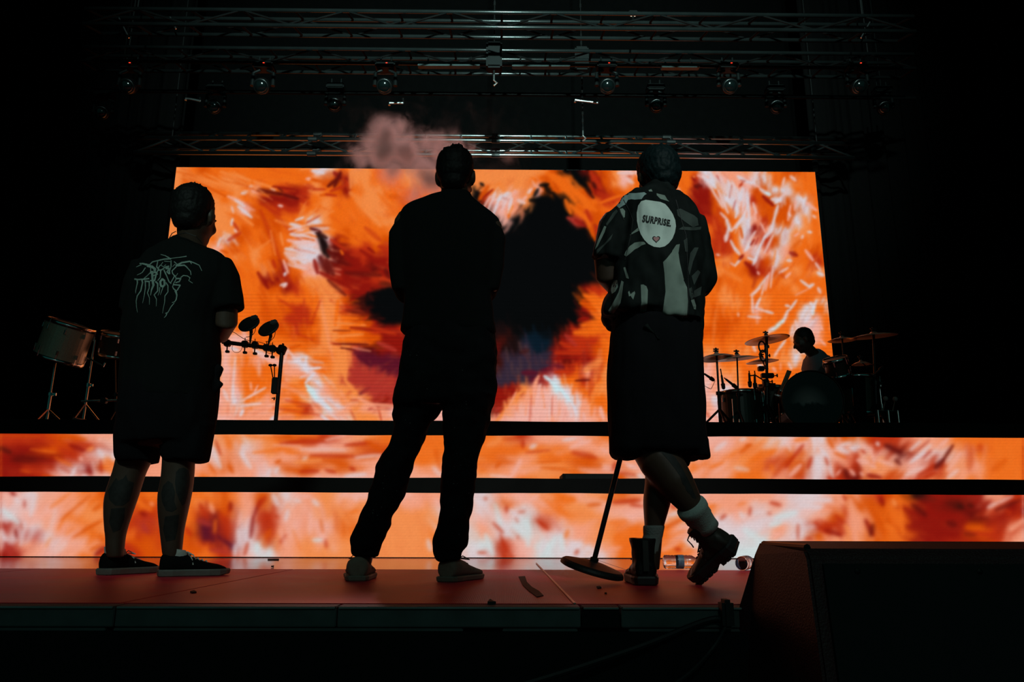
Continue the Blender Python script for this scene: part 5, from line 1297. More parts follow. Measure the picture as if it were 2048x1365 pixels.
# ------------------------------------------------------------------ things on the stage floor
M_BASE = mat('black_cast_iron', (0.016, 0.015, 0.015), 0.55, 0.2)
def mic_stand():
    Y = 2.90
    lo = at(1185, 1134, Y)
    dirv = (at(1237, 919, Y) - at(1185, 1132, Y)).normalized()
    dirv = (dirv + Vector((0, -0.10, 0))).normalized()
    t = thing('microphone_stand', 'black round-base microphone stand tilted on its rim, held by the person in printed shirt', 'stand', lo.xy.to_3d())
    bm = new(); lathe(bm, [(0.02, 0.020), (0.05, 0.016), (0.106, 0.006), (0.114, 0.0), (0.117, -0.008), (0.117, -0.014), (0.108, -0.018), (0.02, -0.014)], lo, dirv, 48)
    obj('base', bm, M_BASE, t, False)
    bm = new(); lathe(bm, [(0.011, 0.018), (0.016, 0.022), (0.016, 0.03), (0.010, 0.034)], lo, dirv, 16); obj('collar', bm, M_BLACKM, t)
    bm = new(); bar(bm, lo + dirv * 0.02, lo + dirv * 0.82, 0.0095, 14); obj('pole', bm, M_BLACKM, t)
    bm = new(); tube(bm, [lo + dirv * 0.78, lo + dirv * 0.83, lo + dirv * 0.86], [0.013, 0.014, 0.011], 14); obj('clutch', bm, M_BLACKM, t)
    bm = new(); bar(bm, lo + dirv * 0.84, lo + dirv * 1.02, 0.007, 12); obj('upper_tube', bm, M_BLACKM, t)
mic_stand()

def glassy(name, col):
    m = bpy.data.materials.new(name); m.use_nodes = True
    b = m.node_tree.nodes['Principled BSDF']
    b.inputs['Base Color'].default_value = col
    b.inputs['Roughness'].default_value = 0.06; b.inputs['Transmission Weight'].default_value = 1.0; b.inputs['IOR'].default_value = 1.33
    return m
M_PET = glassy('clear_plastic', (0.93, 0.95, 0.97, 1))
M_LBL = mat('blue_white_label', (0.12, 0.16, 0.24), 0.5, 0, 0.7, 60)
def bottle(name_label, x0, x1, yb, crumple, axis_yaw, col=M_LBL):
    p0 = atz(x0, yb, 0.0)
    Y = p0.y
    a = at(x0, yb - 11, Y); b_ = at(x1, yb - 11, Y)
    r = 0.033
    a.z = b_.z = r + 0.002
    L_ = (b_ - a).length
    ax = (b_ - a).normalized()
    ax = (Matrix.Rotation(R(axis_yaw), 3, 'Z') @ ax)
    t = thing('water_bottle', name_label, 'bottle', a.xy.to_3d(), 'empty water bottles on the stage')
    prof = []
    N = 34
    Lb = max(L_, 0.19)
    for i in range(N + 1):
        u = i / N
        if u < 0.03: rr = r * (0.75 + 8 * u)
        elif u < 0.72: rr = r * (1 - 0.07 * abs(math.sin(u * 42)) ** 3 - crumple * 0.10 * noise.noise(Vector((u * 13, 3, 1))))
        elif u < 0.92: rr = r * (1 - (u - 0.72) / 0.20 * 0.62)
        else: rr = r * 0.38
        prof.append((rr, u * Lb))
    bm = new(); lathe(bm, prof, a, ax, 24); 
    o = obj('shell', bm, M_PET, t, True)
    bm = new(); lathe(bm, [(r * 0.44, Lb * 0.955), (r * 0.44, Lb * 1.02), (r * 0.40, Lb * 1.025)], a, ax, 16); obj('cap', bm, mat('blue_cap', (0.05, 0.10, 0.22), 0.4), t)
    bm = new()
    lathe(bm, [(r * 1.01, Lb * 0.36), (r * 1.02, Lb * 0.37), (r * 1.02, Lb * 0.50), (r * 1.01, Lb * 0.51)], a, ax, 24, False); obj('label', bm, col, t, True)
bottle('clear crumpled water bottle lying on its side behind the brown boot', 1327, 1392, 1139, 1.0, 0)
bottle('water bottle lying end-on beside the black stage monitor', 1484, 1500, 1143, 0.6, 62)

M_TAPE = mat('black_gaffer_tape', (0.02, 0.018, 0.018), 0.8, 0, 0.3, 80)
def floor_piece(name, label, cat, px, h=0.002, m=M_TAPE, group=None):
    bm = new()
    pts = [atz(x, y, 0.0) for x, y in px]
    lo = [bm.verts.new((p.x, p.y, 0.0005)) for p in pts]; hi = [bm.verts.new((p.x, p.y, 0.0005 + h)) for p in pts]
    n = len(pts)
    bm.faces.new(lo[::-1]); bm.faces.new(hi)
    for i in range(n): bm.faces.new((lo[i], lo[(i + 1) % n], hi[(i + 1) % n], hi[i]))
    bmesh.ops.recalc_face_normals(bm, faces=bm.faces[:])
    return tag(obj(name, bm, m), label, cat, group)
floor_piece('tape_strip', 'curved strip of black tape stuck on the red floor left of the pale joint', 'tape', [(1037, 1155), (1050, 1154), (1054, 1166), (1064, 1176), (1078, 1184), (1087, 1193), (1074, 1196), (1058, 1184), (1046, 1173)], 0.002)
floor_piece('debris', 'thin dark scrap on the floor in front of the lowest screen strip', 'debris', [(535, 1119), (558, 1119), (558, 1121), (536, 1121)], 0.003)
floor_piece('debris', 'tiny dark scrap near the seam right of the black canvas shoe', 'debris', [(542, 1135), (548, 1134), (547, 1136)], 0.006)
floor_piece('debris', 'small dark leaf-like scrap on the red floor between left and centre persons', 'debris', [(380, 1186), (388, 1184), (393, 1187), (384, 1188)], 0.004)
floor_piece('debris', 'small dark scrap on the floor under the tilted stand base', 'debris', [(1193, 1176), (1200, 1175), (1203, 1178), (1195, 1179)], 0.004)
floor_piece('debris', 'tiny dark crumb just below the scrap under the tilted base', 'debris', [(1209, 1189), (1213, 1188), (1214, 1190)], 0.004)
floor_piece('debris', 'small torn black scrap at the stage edge right of the centre shoes', 'debris', [(975, 1209), (980, 1203), (986, 1207), (992, 1209)], 0.006)

# box on the lower riser
bm = new(); Yb = 5.55
p0 = at(1125, 964, Yb); p1 = at(1235, 964, Yb); zt_ = at(1180, 948, Yb).z
box(bm, ((p0.x + p1.x) / 2, Yb + 0.15, (ZL + zt_) / 2), (p1.x - p0.x, 0.3, zt_ - ZL), bev=0.004)
t = thing('speaker_box', 'flat black box on the low riser behind the stand pole', 'speaker', ((p0.x + p1.x) / 2, Yb, ZL))
obj('housing', bm, M_BLACK, t)
bm = new()
box(bm, ((p0.x + p1.x) / 2, Yb - 0.004, (ZL + zt_) / 2), (p1.x - p0.x - 0.04, 0.01, (zt_ - ZL) * 0.7), bev=0.003); obj('grille', bm, M_BLACKM, t)
bm = new()
for q in (p0.x - 0.004, p1.x + 0.004): pass
tube(bm, [(p1.x, Yb + 0.1, zt_ - 0.03), (p1.x + 0.02, Yb + 0.1, zt_ - 0.03), (p1.x + 0.02, Yb + 0.2, zt_ - 0.03), (p1.x, Yb + 0.2, zt_ - 0.03)], 0.006, 6); obj('handle', bm, M_BLACKM, t)

# stage monitor wedge, lower right, standing on a case in the pit
def wedge():
    M_BOX = mat('textured_black_paint', (0.055, 0.010, 0.012), 0.55, 0, 0.35, 220, 0.5)
    M_BOXF = mat('black_grille_foam', (0.012, 0.012, 0.013), 0.9)
    Yf, Yk = 1.78, 2.06
    zb = -0.30
    A = at(1590, 1098, Yf - 0.06)          # top front corner
    B = at(1541, 1086, Yk - 0.05)          # top back corner
    x0 = (at(1590, 1140, Yf - 0.06).x + at(1545, 1085, Yk - 0.05).x) / 2 - 0.005
    t = thing('stage_monitor', 'large black wedge stage monitor at the lower right, red light on its side', 'speaker', (x0 + 0.5, 1.9, zb))
    ztop = A.z
    x1 = x0 + 1.15
    prof = [(Yf - 0.06, ztop), (Yk - 0.05, ztop + 0.012), (Yk - 0.03, ztop - 0.02), (Yk + 0.02, -0.02), (Yk + 0.02, zb), (Yf - 0.10, zb), (Yf - 0.12, zb + 0.04), (Yf - 0.075, ztop - 0.02)]
    bm = new()
    for x, s in ((x0, 1), (x1, -1)):
        pass
    fl = [0, 0, -0.008, -0.055, -0.055, 0.004, 0.004, 0.002]
    RR = [[Vector((x + (f if x == x0 else 0), y, z)) for (y, z), f in zip(prof, fl)] for x in (x0, x1)]
    rings(bm, RR)
    bmesh.ops.bevel(bm, geom=bm.edges[:], offset=0.006, segments=2, affect='EDGES')
    obj('cabinet', bm, M_BOX, t)
    bm = new()
    y0, y1 = Yf - 0.082, Yf - 0.127
    RR = [[Vector((x, Yf - 0.068 - 0.012, ztop - 0.03)), Vector((x, Yf - 0.068 - 0.018, ztop - 0.034)), Vector((x, Yf - 0.134, zb + 0.05)), Vector((x, Yf - 0.12, zb + 0.045))] for x in (x0 + 0.03, x1 - 0.02)]
    rings(bm, RR); obj('grille', bm, M_BOXF, t)
    bm = new()
    for i in range(4):
        x = x0 + 0.10 + i * 0.26
        lathe(bm, [(0.006, 0), (0.006, 0.004), (0.002, 0.006)], (x, Yf - 0.086, ztop - 0.045), (0, -1, 0.1), 10)
    o = obj('screws', bm, M_BLACKM, t); o['kind'] = 'stuff'
    bm = new(); box(bm, (x0 - 0.085, Yk - 0.01, -0.015), (0.03, 0.05, 0.07), bev=0.008); obj('connector', bm, M_RUB, t)
    bm = new()
    tube(bm, [(x0 + 0.01, Yf - 0.055, ztop + 0.002), (x0 + 0.01, Yk - 0.05, ztop + 0.004)], 0.008, 8); obj('edge_trim', bm, M_BLACKM, t)
    c = thing('flight_case', 'black flight case in the pit carrying the stage monitor', 'case', (x0 + 0.5, 1.9, -1.1))
    bm = new(); box(bm, (x0 + 0.55, Yf + 0.03, (zb - 1.1) / 2 - 0.001), (1.3, 0.36, zb + 1.1), bev=0.012); obj('body', bm, M_BLACK, c)
    bm = new(); box(bm, (x0 + 0.55, Yf - 0.152, -0.6), (1.3, 0.008, 0.02)); obj('rim', bm, M_BLACKM, c)
    for i, (ye, pts) in enumerate(((0, [(x0 - 0.09, Yk - 0.01, -0.03), (x0 - 0.14, Yk + 0.0, -0.035), (x0 - 0.35, Yk - 0.05, -0.10), (x0 - 0.7, Yk - 0.1, -0.19), (x0 - 1.2, Yk - 0.14, -0.28)]),
                                   (1, [(x0 - 0.09, Yk - 0.02, -0.045), (x0 - 0.13, Yk - 0.02, -0.10), (x0 - 0.22, Yk - 0.07, -0.16), (x0 - 0.40, Yk - 0.12, -0.25), (x0 - 0.6, Yk - 0.14, -0.40)]))):
        bm = new(); tube(bm, smooth_path([Vector(p) for p in pts], 6), 0.008 if i == 0 else 0.006, 8)
        tag(obj('cable', bm, M_RUB), ('black cable running from the stage monitor left along the stage edge', 'thinner black cable drooping steeply from the stage monitor connector')[i], 'cable')
def smooth_path(P, k=4):
    out = []
    n = len(P)
    for i in range(n - 1):
        p0, p1, p2, p3 = P[max(i - 1, 0)], P[i], P[i + 1], P[min(i + 2, n - 1)]
        for q in range(k):
            t = q / k
            out.append(0.5 * ((2 * p1) + (p2 - p0) * t + (2 * p0 - 5 * p1 + 4 * p2 - p3) * t * t + (3 * p1 - p0 - 3 * p2 + p3) * t ** 3))
    out.append(P[-1])
    return out
wedge()

# ------------------------------------------------------------------ drums
M_CYM = mat('bronze_cymbal', (0.72, 0.56, 0.46), 0.42, 0.6, 0.15, 40)
M_SPARK = mat('champagne_sparkle_wrap', (0.62, 0.48, 0.36), 0.36, 0.3, 0.9, 260)
M_WRAP = mat('dark_olive_wrap', (0.035, 0.030, 0.020), 0.4, 0.0, 0.5, 120)
M_HEADD = mat('coated_drum_head', (0.25, 0.24, 0.22), 0.6, 0, 0.1)
M_BHEAD = mat('black_glossy_head', (0.008, 0.008, 0.008), 0.22, 0, 0.1)

def cymbal(px, half_w, tilt, Y, label, group='cymbals of the right-hand drum kit', el=0.10, post_to=None):
    """a stand and a cymbal are two things"""
    c = at(px[0], px[1], Y)
    r = half_w / pxm(Y, c.z)
    a = R(tilt)
    ax = Vector((-math.sin(a), -el, math.cos(a))).normalized()
    t = thing('cymbal', label, 'cymbal', c, group)
    bm = new()
    lathe(bm, [(0.006, 0.020), (r * 0.10, 0.019), (r * 0.14, 0.012), (r * 0.18, 0.004), (r * 0.6, -0.008), (r, -0.026), (r * 0.995, -0.0275), (r * 0.6, -0.010), (r * 0.18, 0.002), (r * 0.13, 0.010), (0.006, 0.017)], c, ax, 40)
    obj('plate', bm, M_CYM, t, True)
    bm = new(); lathe(bm, [(0.016, 0.020), (0.018, 0.028), (0.014, 0.034)], c, ax, 14); obj('felt', bm, M_BLACK, t)
    bm = new(); lathe(bm, [(0.005, 0.03), (0.012, 0.038), (0.012, 0.05), (0.005, 0.062)], c, ax, 12)
    box(bm, c + ax * 0.047, (0.05, 0.008, 0.012)); obj('wing_nut', bm, M_BLACKM, t)
    return c, ax
STANDS = {}
def stand(name, label, top, base_px, Y, base_z=ZU, spread=0.22, boom=None, m=None, r=0.010, group=None, cat='stand'):
    m = m or M_BLACKM
    b0 = at(base_px[0], base_px[1], Y); b0.z = base_z
    if isinstance(top, tuple): top = at(top[0], top[1], Y)
    t = thing(name, label, cat, b0, group)
    H = top - b0
    mid = b0 + H * 0.5
    bm = new(); bar(bm, b0 + H * 0.06, mid, r * 1.35, 12); obj('lower_tube', bm, m, t)
    bm = new(); bar(bm, mid, top, r * 0.8, 12); obj('upper_tube', bm, m, t)
    bm = new(); tube(bm, [mid - H * 0.02, mid + H * 0.02], r * 2.2, 12); box(bm, mid + Vector((r * 2.6, 0, 0)), (r * 4, r * 0.9, r * 2)); obj('clamp', bm, m, t)
    q = b0 + H * 0.30
    for k in range(3):
        a = 2 * PI * k / 3 + 0.5
        foot = b0 + Vector((math.cos(a) * spread, math.sin(a) * spread, 0.008))
        bm = new(); bar(bm, q, foot, r * 0.9, 8); bar(bm, b0 + H * 0.10, b0.lerp(foot, 0.55) + Vector((0, 0, 0.03)), r * 0.5, 6); l = obj('leg', bm, m, t)
        bm = new(); ell(bm, foot, (0.016, 0.016, 0.014), None, 10, 8); obj('rubber_foot', bm, M_RUB, l)
    return t
def drum(name, label, c, r, L_, ax, m, heads=True, lugs=8, legs=0, group=None, parent_z=None, legdrop=0.15, Yk=None):
    ax = Vector(ax).normalized(); c = Vector(c)
    t = thing(name, label, 'drum', c, group)
    bm = new(); lathe(bm, [(r * 0.96, -L_ / 2), (r, -L_ / 2), (r, L_ / 2), (r * 0.96, L_ / 2)], c, ax, 40); obj('shell', bm, m, t, False)
    for s_ in (-1, 1):
        bm = new()
        h = c + ax * s_ * L_ / 2
        lathe(bm, [(r * 1.01, -0.022), (r * 1.035, -0.022), (r * 1.035, 0.014), (r * 0.985, 0.014)], h, ax * 1.0, 40, False)
        bmesh.ops.solidify(bm, geom=bm.faces[:], thickness=0.002)
        obj('hoop', bm, M_CHROME if name != 'bass_drum' else m, t, True)
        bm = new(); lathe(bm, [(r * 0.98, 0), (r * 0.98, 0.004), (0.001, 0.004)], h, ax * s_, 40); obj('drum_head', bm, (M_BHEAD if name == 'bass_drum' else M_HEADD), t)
    u, v = frame(ax)
    bm = new()
    for k in range(lugs):
        a = 2 * PI * (k + 0.5) / lugs
        n = u * math.cos(a) + v * math.sin(a)
        for s_ in (-1, 1):
            p = c + n * (r + 0.010) + ax * s_ * L_ * 0.30
            tube(bm, [p - ax * 0.02, p + ax * 0.02], 0.009, 8)
            bar(bm, p, c + n * (r * 1.03) + ax * s_ * (L_ / 2 + 0.01), 0.003, 6)
    o = obj('lugs', bm, M_CHROME, t); o['kind'] = 'stuff'
    for k in range(legs):
        a = 2 * PI * k / 3 + 0.4
        n = u * math.cos(a) + v * math.sin(a)
        p = c + n * (r + 0.014)
        bm = new(); bar(bm, p + Vector((0, 0, 0.10)), Vector((p.x, p.y, ZU + 0.006)), 0.006, 8); l = obj('leg', bm, M_CHROME, t)
        bm = new(); ell(bm, (p.x, p.y, ZU + 0.010), (0.013, 0.013, 0.011), None, 8, 6); obj('rubber_foot', bm, M_RUB, l)
    return t

# faint pale smear, ragged below, fading out from the middle of the bass drum head
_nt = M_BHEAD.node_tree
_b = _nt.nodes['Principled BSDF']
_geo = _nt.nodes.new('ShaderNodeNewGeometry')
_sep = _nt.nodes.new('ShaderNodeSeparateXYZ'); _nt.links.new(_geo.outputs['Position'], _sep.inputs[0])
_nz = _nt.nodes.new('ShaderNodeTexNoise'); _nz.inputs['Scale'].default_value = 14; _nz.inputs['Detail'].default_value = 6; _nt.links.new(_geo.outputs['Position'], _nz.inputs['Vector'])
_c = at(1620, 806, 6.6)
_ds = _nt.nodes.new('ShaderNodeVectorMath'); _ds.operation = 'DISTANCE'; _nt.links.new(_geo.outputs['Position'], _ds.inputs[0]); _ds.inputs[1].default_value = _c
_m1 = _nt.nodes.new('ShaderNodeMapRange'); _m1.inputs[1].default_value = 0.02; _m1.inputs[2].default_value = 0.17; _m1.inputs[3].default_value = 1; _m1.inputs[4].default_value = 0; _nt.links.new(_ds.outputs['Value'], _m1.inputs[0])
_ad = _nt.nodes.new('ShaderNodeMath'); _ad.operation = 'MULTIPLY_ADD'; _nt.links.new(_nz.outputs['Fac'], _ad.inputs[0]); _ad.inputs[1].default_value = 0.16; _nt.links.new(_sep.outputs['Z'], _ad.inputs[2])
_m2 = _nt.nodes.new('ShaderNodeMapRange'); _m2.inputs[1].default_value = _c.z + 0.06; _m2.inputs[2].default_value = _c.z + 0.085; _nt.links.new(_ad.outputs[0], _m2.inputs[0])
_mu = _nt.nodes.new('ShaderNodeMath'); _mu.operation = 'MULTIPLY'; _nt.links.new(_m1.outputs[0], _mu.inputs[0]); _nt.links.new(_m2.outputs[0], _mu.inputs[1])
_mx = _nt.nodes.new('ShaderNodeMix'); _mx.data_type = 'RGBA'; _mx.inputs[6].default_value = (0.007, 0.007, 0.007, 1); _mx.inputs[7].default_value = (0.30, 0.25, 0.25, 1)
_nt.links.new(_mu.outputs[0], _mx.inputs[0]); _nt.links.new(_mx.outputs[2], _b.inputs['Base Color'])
Yd = 6.95
# kick drum, front head towards the audience
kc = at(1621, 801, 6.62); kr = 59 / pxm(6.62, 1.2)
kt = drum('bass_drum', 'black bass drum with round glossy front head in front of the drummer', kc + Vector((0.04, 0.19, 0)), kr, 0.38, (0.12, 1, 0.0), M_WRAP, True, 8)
bm = new()
for s_ in (-1, 1):
    bar(bm, kc + Vector((s_ * kr * 0.95, 0.1, -0.02)), (kc.x + s_ * kr * 1.25, 6.52, ZU + 0.01), 0.008, 8)
obj('spurs', bm, M_CHROME, kt)['kind'] = 'stuff'
# floor tom and rack toms
p = at(1497, 815, 6.85)
drum('floor_tom', 'tall dark floor tom standing left of the bass drum', p + Vector((0, 0.22, -0.02)), 0.19, 0.36, (0, 0.02, 1), M_WRAP, True, 8, 3)
p = at(1556, 800, 7.0)
drum('floor_tom', 'smaller dark tom half hidden between floor tom and bass drum', p + Vector((0, 0.2, 0.0)), 0.16, 0.30, (0.06, -0.1, 1), M_WRAP, True, 8, 3)
p = at(1674, 735, 6.9)
drum('rack_tom', 'olive rack tom mounted in front of the drummer, right of his arm', p + Vector((0, 0.0, 0.0)), 0.105, 0.15, (-0.28, -0.30, 1), M_WRAP, True, 6)
stand('tom_stand', 'black stand post carrying the olive rack tom behind the bass drum', (1676, 745), (1690, 846), 7.06, r=0.012)
p = at(1716, 792, 7.15)
drum('floor_tom', 'dark floor tom at the right of the bass drum in shadow', p, 0.19, 0.34, (0.02, -0.04, 1), M_WRAP, True, 8, 3)
p = at(1647, 772, 7.35)
drum('snare_drum', 'small snare drum hidden behind the bass drum at the drummer knees', p, 0.17, 0.14, (0, -0.1, 1), M_CHROME, True, 8)
stand('snare_stand', 'low stand under the snare drum behind the bass drum', p - Vector((0, 0, 0.09)), (1647, 846), 7.35, r=0.009, spread=0.16)
# cymbals
C1 = cymbal((1533, 675), 44, 6.5, 6.95, 'pale lit crash cymbal highest of the left group on the thick post', el=-0.02)
ST1 = stand('cymbal_stand', 'thick black cymbal post with clamps left of the drummer', C1[0], (1533, 846), 6.95, r=0.017, spread=0.26)
C2 = cymbal((1474, 713), 42, 5, 6.85, 'dark bronze crash cymbal second from left with wing nut', el=0.10)
stand('cymbal_stand', 'thin black cymbal stand rising behind the tall floor tom', C2[0], (1478, 846), 6.9, r=0.009)
C3 = cymbal((1433, 709), 33, 4, 6.9, 'hi-hat cymbal pair at the far left of the kit, upper plate', el=0.05)
ct = at(1433, 712, 6.9)
cymbal((1433, 712.5), 33, 3, 6.9, 'hi-hat cymbal pair at the far left of the kit, lower plate', el=-0.02)
stand('cymbal_stand', 'hi-hat stand at the far left of the right-hand kit with splayed feet', C3[0], (1441, 846), 6.9, r=0.012, spread=0.24)
C4 = cymbal((1524, 719), 32, 5, 7.15, 'small splash cymbal crossing the thick post below the pale crash', el=0.06)
bm = new(); bar(bm, C4[0], at(1533, 742, 6.98), 0.007, 8); obj('cymbal_arm', bm, M_BLACKM, ST1)
C5 = cymbal((1684, 676), 28, 2, 7.1, 'cymbal right of the drummer head at the screen edge', el=0.05)
stand('cymbal_stand', 'black cymbal stand right of the drummer at the screen edge', C5[0], (1700, 846), 7.1)
C6 = cymbal((1747, 668), 45, 4, 6.95, 'largest ride cymbal at the far right of the kit, dim red lit', el=0.10)
ST6 = stand('cymbal_stand', 'black cymbal stand at the far right of the drum kit', C6[0], (1752, 846), 6.95, r=0.014, spread=0.26)
C7 = cymbal((1722, 724), 18, 1, 7.0, 'small cymbal low between the two right-hand stands', el=0.02)
bm = new(); tube(bm, [C7[0], C7[0] + Vector((0.05, 0, -0.05)), at(1750, 728, 6.97)], 0.006, 8); obj('cymbal_arm', bm, M_BLACKM, ST6)
# rack hardware clamps on the thick post
rd = random.Random(4)
for i, (x, y) in enumerate(((1524, 694), (1526, 712), (1522, 738), (1528, 752), (1541, 752), (1531, 764))):
    c = at(x, y, 6.95)
    t = thing('clamp', ('oval ring clamp high on the thick cymbal post', 'second ring clamp below the top one on the thick post', 'clamp block left on the thick post above the rims', 'clamp block in the middle of the thick post', 'clamp with knob sticking out right of the thick post', 'lowest clamp on the thick post')[i], 'clamp', c, 'clamps on the thick cymbal post')
    bm = new()
    if i < 2:
        tube(bm, [c + Vector((0.030 * math.cos(a), 0, 0.052 * math.sin(a))) for a in [2 * PI * k / 16 for k in range(17)]], 0.008, 8)
    else:
        box(bm, c, (0.055, 0.05, 0.045), bev=0.006)
    obj('jaw', bm, M_BLACKM, t)
    bm = new(); tube(bm, [c + Vector((0.02, 0, 0)), c + Vector((0.055, -0.01, 0.0))], 0.005, 6); ell(bm, c + Vector((0.058, -0.01, 0)), (0.008, 0.008, 0.018), None, 8, 6); obj('wing_screw', bm, M_BLACKM, t)
# microphones on thin booms
def mic(x0, y0, x1, y1, Y, label, l=0.05, via=None):
    a, b_ = at(x0, y0, Y), at(x1, y1, Y)
    t = thing('microphone', label, 'microphone', a, 'microphones around the right-hand drum kit')
    d = (b_ - a).normalized()
    bm = new(); tube(bm, [b_ - d * l * 2.2, b_ - d * l * 0.8, b_ - d * l * 0.7, b_], [0.009, 0.012, 0.019, 0.017], 12, True, True); obj('capsule', bm, M_BLACKM, t)
    bm = new(); tube(bm, smooth_path([a] + ([at(v[0], v[1], Y) for v in via] if via else []) + [b_ - d * l * 2], 4), 0.0055, 8); obj('boom_arm', bm, M_BLACKM, t)
mic(1404, 745, 1426, 760, 6.8, 'thin microphone boom pointing down right from behind the printed-shirt person', 0.04)
mic(1448, 756, 1472, 775, 6.78, 'black microphone pointing down at the tall floor tom rim', 0.05)
mic(1441, 738, 1447, 776, 6.8, 'upright black microphone hanging beside the hi-hat stand', 0.05)
mic(1498, 742, 1500, 772, 6.75, 'left of two parallel microphones hanging above the floor tom', 0.05, [(1499, 750)])
mic(1509, 742, 1510, 775, 6.75, 'right of two parallel microphones hanging above the floor tom', 0.05, [(1510, 750)])
bm = new(); tube(bm, [at(1498, 752, 6.75), at(1511, 751, 6.75), at(1528, 762, 6.9)], 0.006, 8); obj('microphone_arm', bm, M_BLACKM, ST1)
mic(1747, 752, 1765, 736, 6.8, 'microphone pointing up right beside the far right cymbal stand', 0.04)
bm = new()
tube(bm, smooth_path([at(1430, 762, 6.8), at(1424, 775, 6.8), at(1420, 778, 6.8), at(1404, 768, 6.8), at(1402, 760, 6.8)], 5), 0.0025, 6)
tag(obj('cable', bm, M_RUB), 'thin cable looping under the leftmost microphone boom', 'cable')
# stick bag leaning on the tom
bm = new(); a, b_ = at(1577, 742, 6.75), at(1560, 785, 6.75); bar(bm, a, b_, 0.014, 10); bar(bm, a + Vector((0.018, 0, -0.004)), b_ + Vector((0.014, 0, 0)), 0.010, 10)
tag(obj('drumsticks', bm, mat('pale_wood', (0.30, 0.22, 0.14), 0.5)), 'pair of drumsticks leaning upright at the left of the bass drum', 'drumsticks')['kind'] = 'thing'
# pedals and bits of bright hardware near the floor of the kit
def pedal(x, y, Y, label):
    c = at(x, y, Y); c.z = ZU
    t = thing('drum_pedal', label, 'pedal', c, 'chrome pedals on the drum riser')
    bm = new(); box(bm, c + Vector((0, 0.0, 0.012)), (0.09, 0.26, 0.012), Matrix.Rotation(R(4), 3, 'X'), 0.003); obj('base_plate', bm, M_CHROME, t)
    bm = new(); box(bm, c + Vector((0, -0.02, 0.05)), (0.075, 0.22, 0.010), Matrix.Rotation(R(12), 3, 'X'), 0.003); obj('footboard', bm, M_CHROME, t)
    for s_ in (-1, 1):
        bm = new(); tube(bm, [c + Vector((s_ * 0.045, -0.1, 0.0)), c + Vector((s_ * 0.045, -0.1, 0.17))], 0.008, 8); obj('post', bm, M_CHROME, t)
    bm = new(); bar(bm, c + Vector((-0.05, -0.1, 0.165)), c + Vector((0.05, -0.1, 0.165)), 0.007, 8); obj('axle', bm, M_CHROME, t)
    bm = new(); bar(bm, c + Vector((0, -0.1, 0.165)), c + Vector((0, -0.16, 0.25)), 0.004, 8); ell(bm, c + Vector((0, -0.165, 0.26)), (0.02, 0.025, 0.022), None, 10, 8); obj('beater', bm, M_HEADD, t)
pedal(1757, 840, 6.7, 'chrome pedal glinting under the far right cymbal stand')
pedal(1776, 842, 6.72, 'chrome pedal furthest right on the drum riser')

# ---- left kit and percussion
p = at(130, 684, 6.95)
drum('tom', 'big champagne sparkle tom tilted towards the audience at the far left', p, 0.205, 0.33, (0.30, -0.14, 0.95), M_SPARK, True, 8, 0, None)
stand('tom_stand', 'dark stand under the big sparkle tom at the far left', (112, 716), (92, 838), 7.0, r=0.012, m=M_CHROME)
STL = stand('cymbal_stand', 'chrome stand catching red light right of the sparkle tom', (190, 680), (165, 838), 7.0, r=0.010, m=M_CHROME)
bm = new(); a, b_ = at(163, 803, 6.9), at(238, 801, 6.9); bar(bm, a, b_, 0.011, 12); 
t = thing('rack_tube', 'horizontal chrome tube between the left drum stands catching pale light', 'tube', a)
obj('tube', bm, M_CHROME, t); bm = new(); box(bm, at(208, 802, 6.9), (0.05, 0.05, 0.05), bev=0.006); obj('clamp', bm, M_BLACKM, t)
p = at(232, 690, 7.25)
drum('tom', 'dark small tom mostly hidden behind the left person', p, 0.15, 0.2, (0.2, -0.3, 1), M_WRAP, True, 6)
stand('tom_stand', 'dark stand under the small tom behind the left person', p - Vector((0, 0, 0.1)), (236, 838), 7.25)
bm = new(); tube(bm, [at(176, 716, 6.9), at(196, 727, 6.9), at(207, 733, 6.9), at(210, 726, 6.9)], 0.008, 8)
obj('tom_arm', bm, M_CHROME, STL)
bm = new(); c = at(170, 834, 6.8); c.z = ZU
RRx = [[c + Vector((x, -0.12, 0)), c + Vector((x, 0.1, 0)), c + Vector((x, 0.1, h)), c + Vector((x, -0.12, h * 0.9))] for x, h in ((-0.04, 0.10), (0.09, 0.055))]
rings(bm, RRx); tag(obj('drum_wedge', bm, mat('dull_red_plastic', (0.20, 0.10, 0.09), 0.6)), 'small wedge block on the riser at the foot of the left stand', 'block')

